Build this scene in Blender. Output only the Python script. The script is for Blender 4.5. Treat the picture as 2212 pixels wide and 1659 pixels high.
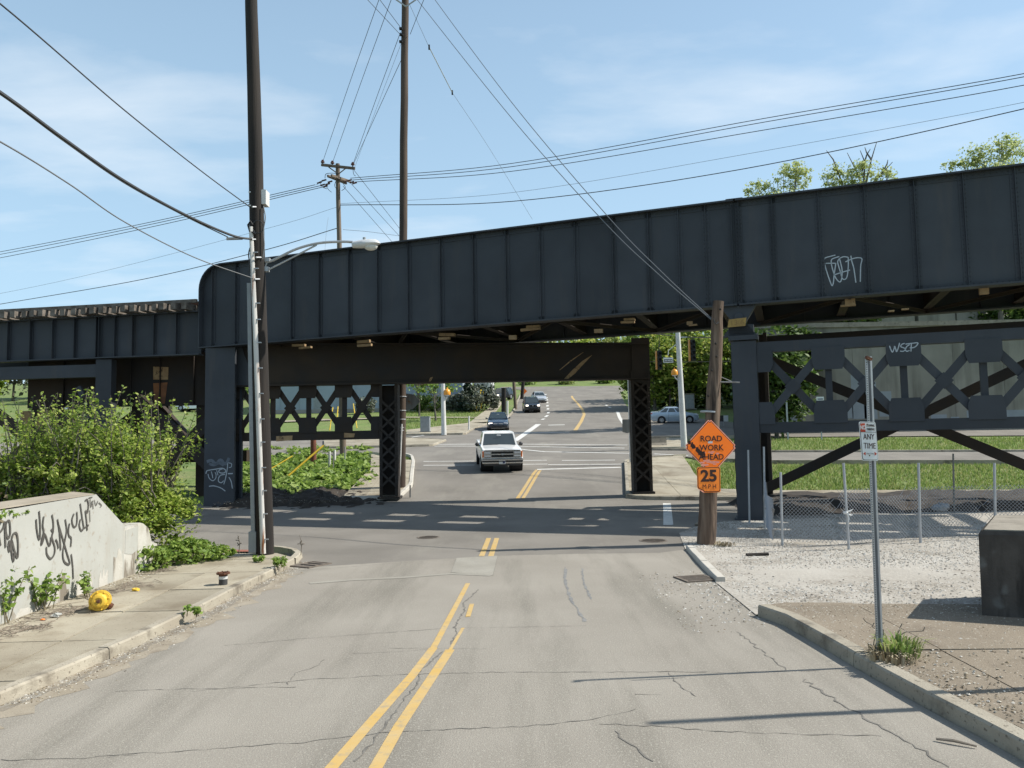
import bpy, bmesh, math, random
import numpy as np
from mathutils import Vector, Matrix
random.seed(7); rng = np.random.default_rng(7)
for o in list(bpy.data.objects): bpy.data.objects.remove(o)
S = bpy.context.scene
PI = math.pi; R = math.radians
# ------------------------------------------------------------------ camera
FOC, CX, CY, EYE = 1662.0, 1106.0, 829.5, 2.5        # measured on a 2212 x 1659 print of the photograph
pit, rol = math.atan(120.5/FOC), R(1.0)
vF = Vector((0, math.cos(pit), math.sin(pit))); r0 = Vector((1, 0, 0)); u0 = Vector((0, -math.sin(pit), math.cos(pit)))
vR = r0*math.cos(rol) - u0*math.sin(rol); vU = r0*math.sin(rol) + u0*math.cos(rol); CAM = Vector((0, 0, EYE))
cd = bpy.data.cameras.new('camera'); co = bpy.data.objects.new('camera', cd); S.collection.objects.link(co)
co.matrix_world = Matrix(((vR.x, vU.x, -vF.x, 0), (vR.y, vU.y, -vF.y, 0), (vR.z, vU.z, -vF.z, EYE), (0, 0, 0, 1)))
cd.sensor_width = 36; cd.lens = 36*FOC/2212; cd.clip_start = .1; cd.clip_end = 3000
S.camera = co
# ------------------------------------------------------------------ sky, sun, exposure
SUN_EL, SUN_AZ = R(45), math.atan2(1.0, .09)           # azimuth from +Y towards +X
W = bpy.data.worlds.new('World'); S.world = W; W.use_nodes = True
nt = W.node_tree; nt.nodes.clear()
def N(t, ty, **k):
    n = t.nodes.new(ty)
    for a, b in k.items():
        if a.startswith('i_'):
            key = a[2:]; n.inputs[int(key) if key.isdigit() else key].default_value = b
        else: setattr(n, a, b)
    return n
out = N(nt, 'ShaderNodeOutputWorld'); bg = N(nt, 'ShaderNodeBackground', i_1=.112)
sky = N(nt, 'ShaderNodeTexSky', sky_type='NISHITA', sun_disc=False, sun_elevation=SUN_EL, sun_rotation=SUN_AZ, air_density=1.0, dust_density=.5, ozone_density=1.0)
tc = N(nt, 'ShaderNodeTexCoord')
sep = N(nt, 'ShaderNodeSeparateXYZ'); nt.links.new(tc.outputs['Generated'], sep.inputs[0])
# flat cloud deck: project the direction on a plane overhead
mz = N(nt, 'ShaderNodeMath', operation='MAXIMUM', i_1=.03); nt.links.new(sep.outputs[2], mz.inputs[0])
mz2 = N(nt, 'ShaderNodeMath', operation='ADD', i_1=.10); nt.links.new(mz.outputs[0], mz2.inputs[0])
dx = N(nt, 'ShaderNodeMath', operation='DIVIDE'); nt.links.new(sep.outputs[0], dx.inputs[0]); nt.links.new(mz2.outputs[0], dx.inputs[1])
dy = N(nt, 'ShaderNodeMath', operation='DIVIDE'); nt.links.new(sep.outputs[1], dy.inputs[0]); nt.links.new(mz2.outputs[0], dy.inputs[1])
cmb = N(nt, 'ShaderNodeCombineXYZ'); nt.links.new(dx.outputs[0], cmb.inputs[0]); nt.links.new(dy.outputs[0], cmb.inputs[1])
mp = N(nt, 'ShaderNodeMapping'); mp.inputs['Scale'].default_value = (.55, 1.0, 1); mp.inputs['Location'].default_value = (4.0, 6.5, 0)
nt.links.new(cmb.outputs[0], mp.inputs[0])
n1 = N(nt, 'ShaderNodeTexNoise', i_Scale=.75, i_Detail=3.0, i_Roughness=.5); nt.links.new(mp.outputs[0], n1.inputs['Vector'])
n2 = N(nt, 'ShaderNodeTexNoise', i_Scale=3.6, i_Detail=7.0, i_Roughness=.55, i_Distortion=.15); nt.links.new(mp.outputs[0], n2.inputs['Vector'])
ad = N(nt, 'ShaderNodeMath', operation='MULTIPLY_ADD', i_1=.38); nt.links.new(n2.outputs[0], ad.inputs[0]); nt.links.new(n1.outputs[0], ad.inputs[2])
cr = N(nt, 'ShaderNodeValToRGB'); cr.color_ramp.elements[0].position = .73; cr.color_ramp.elements[1].position = 1.0
cr.color_ramp.elements[0].color = (0, 0, 0, 1); cr.color_ramp.elements[1].color = (.75, .75, .75, 1)
nt.links.new(ad.outputs[0], cr.inputs[0])
hzf = N(nt, 'ShaderNodeMapRange', i_1=0.0, i_2=.95, i_3=.88, i_4=.08); nt.links.new(sep.outputs[2], hzf.inputs[0])   # haze thins with height
hz = N(nt, 'ShaderNodeMix', data_type='RGBA'); hz.inputs[7].default_value = (3.6, 5.3, 6.65, 1); nt.links.new(hzf.outputs[0], hz.inputs[0])
nt.links.new(sky.outputs[0], hz.inputs[6])
cm = N(nt, 'ShaderNodeMix', data_type='RGBA'); cm.inputs[7].default_value = (6.6, 6.95, 7.25, 1)
nt.links.new(cr.outputs[0], cm.inputs[0]); nt.links.new(hz.outputs[2], cm.inputs[6])
nt.links.new(cm.outputs[2], bg.inputs[0]); nt.links.new(bg.outputs[0], out.inputs[0])
sl = bpy.data.lights.new('sun', 'SUN'); sl.energy = 5.0; sl.angle = R(.53); sl.color = (1, .955, .87)
so = bpy.data.objects.new('sun', sl); S.collection.objects.link(so)
sdir = Vector((math.cos(SUN_EL)*math.sin(SUN_AZ), math.cos(SUN_EL)*math.cos(SUN_AZ), math.sin(SUN_EL)))
so.rotation_euler = sdir.to_track_quat('Z', 'Y').to_euler(); so.location = (60, 0, 60)
S.view_settings.view_transform = 'Standard'; S.view_settings.look = 'None'
S.view_settings.exposure = 0.46; S.view_settings.gamma = 1; S.view_settings.use_curve_mapping = False
# ------------------------------------------------------------------ terrain height and photo measuring helpers
GP = [(-60, 0), (18, 0), (24, .0), (27, .03), (29, .12), (31, .34), (33, .6), (36, .98), (45, 1.65), (63, 3.1), (90, 5.6), (108, 7.5), (140, 11.6), (165, 15.2), (220, 21), (420, 32), (1500, 40)]
def g(y):
    if y <= GP[0][0]: return GP[0][1]
    for i in range(len(GP)-1):
        (x0, a), (x1, b) = GP[i], GP[i+1]
        if y <= x1:
            def sl_(j):
                if j <= 0 or j >= len(GP)-1: return 0
                return (GP[j+1][1]-GP[j-1][1])/(GP[j+1][0]-GP[j-1][0]) if GP[j][1] > 0 else 0
            h = x1-x0; t = (y-x0)/h; m0, m1 = sl_(i)*h, sl_(i+1)*h
            return (2*t**3-3*t*t+1)*a+(t**3-2*t*t+t)*m0+(3*t*t-2*t**3)*b+(t**3-t*t)*m1
    return GP[-1][1]
def ray(x, y): return vF + vR*((x-CX)/FOC) - vU*((y-CY)/FOC)
def at(x, y, Y):
    d = ray(x, y); return CAM + d*(Y/d.y)
def G(x, y, off=0.0, ymax=260):
    d = ray(x, y); s = d.z/d.y; Y = 2.0
    while Y < ymax and EYE+s*Y > g(Y)+off: Y += .25
    lo, hi = Y-.25, Y
    for _ in range(20):
        m = (lo+hi)/2
        if EYE+s*m > g(m)+off: lo = m
        else: hi = m
    return CAM + d*(hi/d.y)
def onplane(x, y, p, n):
    d = ray(x, y); t = (Vector(p)-CAM).dot(Vector(n))/d.dot(Vector(n)); return CAM + d*t
def pxm(P):                                               # metres per print pixel at a point
    return (Vector(P)-CAM).dot(vF)/FOC
# ------------------------------------------------------------------ materials
MATS = {}
def col(c): return (c[0], c[1], c[2], 1)
def mat(name, c1, c2=None, scale=4, rough=.8, metal=0, bump=0, bscale=60, c3=None, s3=1.5, t3=(.55, .7), st=(1, 1, 1), st3=(1, 1, 1), r2=(.35, .65), spec=.4,
        speck=None, sscale=150, stt=(.62, .7), coat=0, rnd=0, island=None, trans=0, emit=None, alpha=1, tmix=0, obj=False):
    if not name.startswith(('steel', 'pole', 'spray', 'sign', 'orange', 'tie', 'black', 'glass', 'wire', 'lens', 'chrome', 'leaf', 'grass_blade', 'amber', 'dome', 'galv', 'car', 'rubber')):
        K = .83; sc_ = lambda c: tuple(v*K for v in c) if c else c
        c1, c2, c3, speck = sc_(c1), sc_(c2), sc_(c3), sc_(speck); island = [sc_(c) for c in island] if island else None
    m = bpy.data.materials.new(name); m.use_nodes = True; t = m.node_tree; b = t.nodes['Principled BSDF']; MATS[name] = m
    L = t.links.new
    b.inputs['Roughness'].default_value = rough; b.inputs['Metallic'].default_value = metal
    b.inputs['Specular IOR Level'].default_value = spec; b.inputs['Coat Weight'].default_value = coat
    b.inputs['Base Color'].default_value = col(c1); b.inputs['Alpha'].default_value = alpha
    if trans: b.inputs['Transmission Weight'].default_value = trans
    if emit: b.inputs['Emission Color'].default_value = col(emit[0]); b.inputs['Emission Strength'].default_value = emit[1]
    src = None
    if obj: geo = N(t, 'ShaderNodeTexCoord'); pos = geo.outputs['Object']
    else: geo = N(t, 'ShaderNodeNewGeometry'); pos = geo.outputs['Position']
    def noise(sc, stv, det=5, rg=.55):
        mpn = N(t, 'ShaderNodeMapping'); mpn.inputs['Scale'].default_value = stv; L(pos, mpn.inputs[0])
        n = N(t, 'ShaderNodeTexNoise', i_Scale=sc, i_Detail=float(det), i_Roughness=rg); L(mpn.outputs[0], n.inputs['Vector']); return n.outputs[0]
    def ramp(f, a, bb):
        r = N(t, 'ShaderNodeMapRange', i_1=a, i_2=bb); L(f, r.inputs[0]); return r.outputs[0]
    def mix(fac, a, bb):
        x = N(t, 'ShaderNodeMix', data_type='RGBA'); L(fac, x.inputs[0])
        if isinstance(a, tuple): x.inputs[6].default_value = a
        else: L(a, x.inputs[6])
        if isinstance(bb, tuple): x.inputs[7].default_value = bb
        else: L(bb, x.inputs[7])
        return x.outputs[2]
    if c2: src = mix(ramp(noise(scale, st), *r2), col(c1), col(c2))
    if island:
        gi = N(t, 'ShaderNodeNewGeometry'); vr = N(t, 'ShaderNodeValToRGB'); e = vr.color_ramp.elements
        e[0].color = col(island[0]); e[1].color = col(island[-1])
        for k, cc in enumerate(island[1:-1]): e.new((k+1)/(len(island)-1)).color = col(cc)
        L(gi.outputs['Random Per Island'], vr.inputs[0]); src = vr.outputs[0]
    if c3: src = mix(ramp(noise(s3, st3, 7, .62), *t3), src or col(c1), col(c3))
    if speck: src = mix(ramp(noise(sscale, (1, 1, 1), 2, .5), *stt), src or col(c1), col(speck))
    if rnd:
        oi = N(t, 'ShaderNodeObjectInfo'); mr = N(t, 'ShaderNodeMapRange', i_3=1-rnd, i_4=1+rnd); L(oi.outputs['Random'], mr.inputs[0])
        hs = N(t, 'ShaderNodeHueSaturation'); L(mr.outputs[0], hs.inputs['Value'])
        if src: L(src, hs.inputs['Color'])
        else: hs.inputs['Color'].default_value = col(c1)
        src = hs.outputs[0]
    if src: L(src, b.inputs['Base Color'])
    if bump:
        bp = N(t, 'ShaderNodeBump', i_Strength=bump, i_Distance=.02); L(noise(bscale, st, 4, .6), bp.inputs['Height']); L(bp.outputs[0], b.inputs['Normal'])
    if tmix:
        tr = N(t, 'ShaderNodeBsdfTranslucent'); ms = N(t, 'ShaderNodeMixShader', i_0=tmix)
        if src: L(src, tr.inputs[0])
        else: tr.inputs[0].default_value = col(c1)
        L(b.outputs[0], ms.inputs[1]); L(tr.outputs[0], ms.inputs[2]); L(ms.outputs[0], t.nodes['Material Output'].inputs[0])
    return m
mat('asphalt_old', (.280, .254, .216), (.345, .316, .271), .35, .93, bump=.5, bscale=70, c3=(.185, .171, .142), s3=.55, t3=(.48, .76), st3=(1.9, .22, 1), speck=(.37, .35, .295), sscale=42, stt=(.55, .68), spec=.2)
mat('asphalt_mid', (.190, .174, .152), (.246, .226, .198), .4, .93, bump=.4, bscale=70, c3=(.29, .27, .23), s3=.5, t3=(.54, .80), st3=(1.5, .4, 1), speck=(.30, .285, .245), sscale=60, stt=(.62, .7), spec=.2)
mat('asphalt_patch', (.31, .29, .245), (.365, .345, .295), 1.5, .93, bump=.3, bscale=80, speck=(.23, .22, .21), sscale=50, stt=(.60, .68), spec=.2)
mat('crack', (.13, .12, .105), (.22, .205, .18), 9, .95)
mat('grime', (.19, .165, .13), (.27, .235, .185), 3, .95, bump=.5, bscale=40, c3=(.30, .28, .24), s3=4, t3=(.5, .6))
mat('gutter', (.30, .255, .19), (.36, .315, .245), 2.5, .95, bump=.4, bscale=40, c3=(.24, .20, .15), s3=3, t3=(.5, .65))
mat('tyre_mark', (.16, .16, .16), (.26, .255, .24), 9, .9)
mat('walk', (.325, .285, .215), (.41, .37, .285), .9, .9, bump=.35, bscale=60, c3=(.22, .18, .125), s3=1.1, t3=(.50, .74), speck=(.2, .17, .13), sscale=26, stt=(.64, .7), rnd=.13, spec=.25)
mat('walk_brown', (.21, .172, .125), (.28, .232, .172), 1.1, .93, bump=.5, bscale=50, c3=(.18, .145, .105), s3=2.2, t3=(.5, .68), speck=(.5, .47, .4), sscale=38, stt=(.66, .7), rnd=.06)
mat('kerb', (.33, .29, .225), (.42, .38, .30), 1.6, .9, bump=.4, bscale=50, c3=(.17, .145, .11), s3=2.2, t3=(.52, .68), speck=(.2, .17, .13), sscale=24, stt=(.62, .7), rnd=.1)
mat('kerb_far', (.50, .47, .41), (.56, .53, .47), 1.4, .9)
mat('paint_yellow', (.57, .375, .12), (.55, .40, .19), 3, .75, c3=(.29, .27, .225), s3=9, t3=(.50, .85), spec=.3)
mat('paint_white', (.70, .69, .65), (.62, .61, .57), 3, .75, c3=(.26, .25, .23), s3=6, t3=(.58, .72), spec=.3)
mat('grass', (.145, .21, .05), (.195, .26, .07), .5, .95, bump=.8, bscale=14, c3=(.26, .24, .11), s3=.35, t3=(.48, .72), speck=(.085, .13, .03), sscale=9, stt=(.5, .62))
mat('grass_blade', (.1, .17, .04), rough=.8, island=[(.12, .19, .04), (.19, .28, .065), (.28, .345, .10), (.37, .35, .16)], tmix=.35)
mat('soil', (.12, .095, .065), (.19, .155, .11), 1.2, .95, bump=.8, bscale=9, c3=(.08, .07, .055), s3=2.5, t3=(.5, .65), speck=(.24, .21, .16), sscale=22, stt=(.6, .66))
mat('shaded_soil', (.030, .025, .021), (.058, .046, .036), 2, .95, bump=.9, bscale=8, c3=(.09, .075, .06), s3=3, t3=(.58, .68))  # mound soil with the bridge's shade put into its colour
mat('lot', (.35, .32, .275), (.46, .43, .38), .5, .95, bump=.9, bscale=18, c3=(.21, .18, .14), s3=.6, t3=(.50, .70), speck=(.47, .44, .385), sscale=17, stt=(.56, .64))
mat('stone', (.55, .53, .49), rough=.9, island=[(.18, .155, .125), (.37, .34, .29), (.52, .49, .435), (.66, .64, .59)])
mat('litter_bits', (.3, .25, .18), rough=.9, island=[(.10, .075, .05), (.24, .19, .12), (.42, .38, .3), (.62, .6, .55)])
mat('steel', (.031, .0345, .0405), (.041, .0455, .053), .7, .62, bump=.05, bscale=30, c3=(.062, .056, .053), s3=1.3, t3=(.54, .88), st3=(1.6, 1.6, .18), spec=.35, rnd=.16)
mat('steel_rust', (.030, .023, .018), (.046, .032, .021), .8, .75, bump=.08, bscale=30, c3=(.028, .027, .028), s3=.5, t3=(.45, .7), spec=.25, rnd=.06)
mat('steel_tan', (.40, .27, .14), (.30, .18, .09), 4, .8, c3=(.08, .05, .03), s3=6, t3=(.55, .65))
mat('steel_orange', (.30, .12, .045), (.16, .07, .035), 2.5, .85)
mat('gusset_sunlit', (.42, .29, .16), (.30, .20, .11), 6, .85, c3=(.1, .07, .05), s3=9, t3=(.6, .7))
mat('tie_wood', (.085, .07, .055), (.16, .14, .12), 5, .9, rnd=.25)
mat('pole_dark', (.013, .011, .010), (.027, .021, .017), 5, .9, bump=.5, bscale=30, st=(1, 1, .08), c3=(.06, .036, .022), s3=3, t3=(.62, .78), st3=(1, 1, .15))
mat('pole_brown', (.045, .032, .024), (.085, .06, .044), 6, .9, bump=.5, bscale=30, st=(1, 1, .07), c3=(.05, .035, .027), s3=5, t3=(.55, .7), st3=(1, 1, .1))
mat('pole_old', (.085, .052, .034), (.20, .145, .105), 7, .9, bump=1.0, bscale=34, st=(1, 1, .06), c3=(.03, .021, .016), s3=5, t3=(.50, .62), st3=(1, 1, .07))
mat('pole_far', (.10, .075, .055), (.16, .125, .095), 4, .9, st=(1, 1, .1))
mat('galv', (.42, .43, .44), (.33, .34, .35), 6, .5, metal=.5, st=(1, 1, .3))
mat('galv_dark', (.24, .24, .23), (.16, .155, .145), 6, .55, metal=.5, st=(1, 1, .2), c3=(.22, .12, .06), s3=4, t3=(.62, .72))
mat('conduit', (.66, .64, .60), (.55, .53, .50), 5, .5, st=(1, 1, .15), c3=(.30, .12, .045), s3=2.2, t3=(.53, .62), st3=(3, 3, .35))
mat('grey_paint', (.33, .35, .36), (.27, .29, .30), 4, .6)
mat('white_paint', (.72, .71, .68), (.62, .61, .58), 3, .55)
mat('lamp_grey', (.62, .63, .63), (.55, .56, .56), 4, .45)
mat('lamp_glass', (.62, .60, .55), rough=.25, spec=.6)
mat('wire', (.035, .035, .036), rough=.6); mat('wire_grey', (.13, .135, .14), rough=.6); mat('wire_old', (.06, .05, .045), rough=.8)
mat('insulator', (.12, .05, .04), rough=.3); mat('insulator_pale', (.6, .58, .52), rough=.4)
mat('wall_paint', (.46, .46, .425), (.41, .41, .375), 1.1, .85, bump=.12, bscale=24, c3=(.36, .33, .27), s3=2.2, t3=(.52, .82), st3=(1, 1, .28), speck=(.36, .33, .28), sscale=9, stt=(.62, .74))
mat('wall_bare', (.46, .435, .375), (.56, .54, .49), 3, .9, bump=.3, bscale=24, c3=(.22, .19, .15), s3=3.2, t3=(.50, .60), st3=(1, 1, .25))
mat('wall_cap', (.36, .31, .24), (.28, .24, .18), 2.5, .95, bump=.4, bscale=20)
mat('spray_dark', (.06, .055, .05), (.085, .08, .07), 12, .7); mat('spray_pale', (.42, .46, .49), (.33, .37, .40), 10, .6); mat('spray_faint', (.085, .10, .12), (.12, .14, .165), 8, .7)
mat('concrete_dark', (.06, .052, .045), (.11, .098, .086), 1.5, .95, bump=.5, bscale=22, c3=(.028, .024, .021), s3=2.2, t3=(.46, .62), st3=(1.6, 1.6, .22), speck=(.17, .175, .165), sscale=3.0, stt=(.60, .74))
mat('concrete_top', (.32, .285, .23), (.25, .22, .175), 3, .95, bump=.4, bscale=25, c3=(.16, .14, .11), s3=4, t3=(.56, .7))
mat('concrete', (.34, .325, .29), (.29, .275, .24), .5, .92, bump=.15, bscale=20, c3=(.23, .21, .18), s3=.6, t3=(.56, .76), st3=(1, 1, .2))
mat('wall_concrete', (.30, .28, .24), (.23, .215, .185), .4, .95, bump=.2, bscale=12, c3=(.10, .092, .075), s3=.5, t3=(.50, .76), st3=(1.4, 1, .15))
mat('concrete_pale', (.30, .325, .35), (.26, .285, .31), 1, .9)
mat('hydrant', (.78, .52, .055), (.70, .45, .05), 5, .5, c3=(.25, .14, .04), s3=7, t3=(.64, .74))
mat('rust', (.16, .065, .03), (.09, .04, .025), 12, .9, bump=.4, bscale=40)
mat('black_paint', (.035, .035, .035), (.06, .058, .055), 8, .6); mat('black', (.012, .012, .013), rough=.7); mat('rubber', (.018, .018, .019), rough=.85)
mat('orange_sign', (1.0, .20, .005), (1.0, .185, .005), 2, .5); mat('orange_plate', (.92, .24, .02), (.85, .21, .02), 3, .5); mat('orange_pale', (.92, .33, .22), (.95, .42, .30), 12, .5)
mat('sign_black', (.035, .012, .008), rough=.5); mat('sign_white', (.70, .71, .70), (.63, .64, .63), 6, .5); mat('sign_red', (.40, .035, .02), (.48, .06, .02), 9, .5); mat('sign_green', (.05, .22, .17), rough=.5)
mat('sign_yellow', (.34, .22, .06), (.26, .165, .055), 6, .7); mat('sign_faded', (.20, .12, .045), (.24, .155, .055), 8, .8)
mat('glass', (.035, .05, .055), rough=.06, spec=.9); mat('glass_view', (.05, .07, .075), rough=.04, spec=.8)
mat('chrome', (.62, .62, .62), rough=.22, metal=1); mat('lens', (.68, .69, .70), rough=.12, spec=.8); mat('amber', (.75, .18, .02), rough=.3); mat('lens_lit', (.95, .9, .8), rough=.3, emit=((1, .85, .7), 2.2))
mat('car_white', (.78, .78, .76), rough=.28, coat=.6); mat('car_navy', (.012, .020, .035), rough=.2, coat=1); mat('car_black', (.012, .013, .015), rough=.25, coat=.8)
mat('car_silver', (.50, .52, .54), rough=.3, metal=.35, coat=.7); mat('car_pale_blue', (.42, .50, .58), rough=.3, metal=.3, coat=.8); mat('plastic_grey', (.06, .06, .062), rough=.6)
mat('leaf_bush', (.10, .17, .03), rough=.55, island=[(.13, .20, .035), (.26, .37, .055), (.38, .47, .085), (.50, .53, .17)], tmix=.52)
mat('leaf_weed', (.08, .16, .03), rough=.55, island=[(.12, .20, .035), (.23, .34, .065), (.34, .43, .11)], tmix=.45)
mat('leaf_tree', (.05, .10, .015), rough=.55, island=[(.10, .17, .03), (.22, .32, .055), (.34, .41, .08), (.44, .44, .12)], tmix=.48)
mat('leaf_dark', (.03, .07, .015), rough=.6, island=[(.03, .065, .014), (.07, .12, .025), (.12, .18, .04)], tmix=.35)
mat('leaf_pale', (.17, .21, .07), rough=.6, island=[(.26, .31, .09), (.40, .46, .16), (.52, .55, .28)], tmix=.5)
mat('leaf_grey', (.13, .15, .12), rough=.8, island=[(.08, .09, .06), (.14, .16, .12), (.22, .22, .18)], tmix=.2)
mat('leaf_fir', (.02, .045, .025), rough=.7, island=[(.012, .028, .014), (.028, .055, .028)], tmix=.1)
mat('bark', (.10, .085, .07), (.17, .15, .125), 6, .9, st=(1, 1, .3)); mat('stem', (.16, .13, .08), (.22, .19, .12), 8, .8)
mat('dead_twig', (.20, .16, .12), (.30, .25, .2), 9, .9); mat('straw', (.3, .25, .16), rough=.9, island=[(.20, .155, .09), (.34, .28, .18), (.46, .40, .28)])
mat('building', (.34, .40, .46), (.30, .36, .42), .3, .6); mat('metal_roof', (.45, .46, .46), rough=.5); mat('tank', (.74, .74, .72), (.66, .66, .64), .7, .6, st=(3, 3, .2))
mat('cabinet', (.33, .36, .38), (.28, .31, .33), 3, .6); mat('guard_yellow', (.72, .50, .04), rough=.5); mat('dome_orange', (.72, .30, .03), rough=.35); mat('post_red', (.24, .085, .05), (.16, .06, .04), 5, .85)
mat('signal_black', (.012, .012, .012), rough=.5); mat('signal_orange', (.5, .22, .04), rough=.5); mat('fence_white', (.62, .64, .63), rough=.7)
mat('brick_red', (.34, .13, .09), (.28, .105, .075), 6, .9); mat('iron', (.13, .11, .09), (.19, .155, .125), 12, .85, bump=.3, bscale=60); mat('cloth', (.78, .78, .76), rough=.9)
mat('driver', (.10, .10, .11), rough=.9); mat('skin', (.42, .27, .2), rough=.7); mat('plate_text', (.06, .07, .16), rough=.6)
# ------------------------------------------------------------------ mesh builder
COL = S.collection
def link(o): COL.objects.link(o); return o
def tag(o, label=None, cat=None, group=None, kind=None):
    if label: o['label'] = label
    if cat: o['category'] = cat
    if group: o['group'] = group
    if kind: o['kind'] = kind
    return o
def thing(name, label, cat, loc, group=None, rot=None):
    o = bpy.data.objects.new(name, None); o.location = loc; o.empty_display_size = .2
    if rot: o.rotation_euler = rot
    link(o); return tag(o, label, cat, group)
def setting(name, loc=(0, 0, 0)):
    o = bpy.data.objects.new(name, None); o.location = loc; link(o); o['kind'] = 'structure'; return o
def origin(p):
    v = Vector((0, 0, 0))
    while p is not None: v += p.location; p = p.parent
    return v
def V(p): return Vector((p[0], p[1], p[2] if len(p) > 2 else 0))
class MB:
    def __init__(s): s.v = []; s.f = []
    def add(s, vs, fs):
        k = len(s.v); s.v += [tuple(v) for v in vs]; s.f += [tuple(i+k for i in f) for f in fs]; return s
    def hexa(s, p): return s.add(p, [(0, 3, 2, 1), (4, 5, 6, 7), (0, 1, 5, 4), (1, 2, 6, 5), (2, 3, 7, 6), (3, 0, 4, 7)])
    def box(s, c, sz, M=None):
        c = V(c); p = []
        for dz in (-.5, .5):
            for dx_, dy_ in ((-.5, -.5), (.5, -.5), (.5, .5), (-.5, .5)):
                q = Vector((dx_*sz[0], dy_*sz[1], dz*sz[2])); p.append(c+(M @ q if M else q))
        return s.hexa(p)
    def beam(s, a, b, w, h, up=(0, 0, 1)):                      # box from a to b, w across, h along up
        a, b = V(a), V(b); d = (b-a).normalized(); up = Vector(up); sd = d.cross(up).normalized(); up = sd.cross(d).normalized()
        p = []
        for e in (a, b):
            for i, j in ((-1, -1), (1, -1), (1, 1), (-1, 1)): p.append(e+sd*(i*w/2)+up*(j*h/2))
        return s.add(p, [(0, 1, 2, 3), (4, 7, 6, 5), (0, 4, 5, 1), (1, 5, 6, 2), (2, 6, 7, 3), (3, 7, 4, 0)])
    def tube(s, pts, r, n=8, cap=True):
        pts = [V(p) for p in pts]; m = len(pts); rs = r if isinstance(r, (list, tuple)) else [r]*m
        k = len(s.v); ref = None
        for i, p in enumerate(pts):
            t = (pts[min(i+1, m-1)]-pts[max(i-1, 0)]).normalized()
            if ref is None:
                ref = t.orthogonal().normalized()
            x = (ref - t*ref.dot(t)); x = x.normalized() if x.length > 1e-6 else t.orthogonal().normalized(); ref = x; y = t.cross(x)
            for j in range(n):
                a = 2*PI*j/n; s.v.append(tuple(p+(x*math.cos(a)+y*math.sin(a))*rs[i]))
        for i in range(m-1):
            for j in range(n):
                j2 = (j+1) % n; s.f.append((k+i*n+j, k+i*n+j2, k+(i+1)*n+j2, k+(i+1)*n+j))
        if cap: s.f.append(tuple(k+j for j in range(n-1, -1, -1))); s.f.append(tuple(k+(m-1)*n+j for j in range(n)))
        return s
    def lathe(s, prof, base, axis=(0, 0, 1), n=14):
        base = V(base); ax = Vector(axis).normalized(); x = ax.orthogonal().normalized(); y = ax.cross(x); k = len(s.v); m = len(prof)
        for r, z in prof:
            for j in range(n):
                a = 2*PI*j/n; s.v.append(tuple(base+ax*z+(x*math.cos(a)+y*math.sin(a))*max(r, 1e-4)))
        for i in range(m-1):
            for j in range(n):
                j2 = (j+1) % n; s.f.append((k+i*n+j, k+i*n+j2, k+(i+1)*n+j2, k+(i+1)*n+j))
        s.f.append(tuple(k+j for j in range(n-1, -1, -1))); s.f.append(tuple(k+(m-1)*n+j for j in range(n))); return s
    def prism(s, poly, o, ex, ey, dep):                          # polygon in (ex,ey) at o, extruded by vector dep
        o, ex, ey, dep = V(o), Vector(ex), Vector(ey), Vector(dep); n = len(poly); k = len(s.v)
        for q in (Vector((0, 0, 0)), dep):
            for x, y in poly: s.v.append(tuple(o+ex*x+ey*y+q))
        flip = ex.cross(ey).dot(dep) > 0
        area = sum(poly[i][0]*poly[(i+1) % n][1]-poly[(i+1) % n][0]*poly[i][1] for i in range(n))
        if area < 0: flip = not flip
        a, b = list(range(n)), [n+i for i in range(n)]
        fs = [tuple(reversed(a)), tuple(b)] + [(i, (i+1) % n, n+(i+1) % n, n+i) for i in range(n)]
        if not flip: fs = [tuple(reversed(f)) for f in fs]
        s.f += [tuple(i+k for i in f) for f in fs]; return s
    def ribbon(s, pts, w, nrm, off=.004):                       # flat stroke on a surface with normal nrm
        pts = [V(p)+Vector(nrm)*off for p in pts]; nrm = Vector(nrm); k = len(s.v); m = len(pts); ws = w if isinstance(w, (list, tuple)) else [w]*m
        for i, p in enumerate(pts):
            t = (pts[min(i+1, m-1)]-pts[max(i-1, 0)]); sd = t.cross(nrm).normalized()
            s.v.append(tuple(p-sd*ws[i]/2)); s.v.append(tuple(p+sd*ws[i]/2))
        for i in range(m-1): s.f.append((k+2*i, k+2*i+1, k+2*i+3, k+2*i+2))
        return s
    def ball(s, c, r, n=8, m=5, sc=(1, 1, 1), M=None):
        c = V(c); k = len(s.v)
        for i in range(m+1):
            th = PI*i/m
            for j in range(n):
                a = 2*PI*j/n; q = Vector((math.sin(th)*math.cos(a)*r*sc[0], math.sin(th)*math.sin(a)*r*sc[1], math.cos(th)*r*sc[2])); s.v.append(tuple(c+(M @ q if M else q)))
        for i in range(m):
            for j in range(n):
                j2 = (j+1) % n; s.f.append((k+i*n+j, k+(i+1)*n+j, k+(i+1)*n+j2, k+i*n+j2))
        return s
    def mesh(s, name, m, smooth=False):
        me = bpy.data.meshes.new(name); me.from_pydata(s.v, [], s.f); me.update()
        me.materials.append(MATS[m])
        if smooth: me.polygons.foreach_set('use_smooth', [True]*len(me.polygons))
        return me
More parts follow.
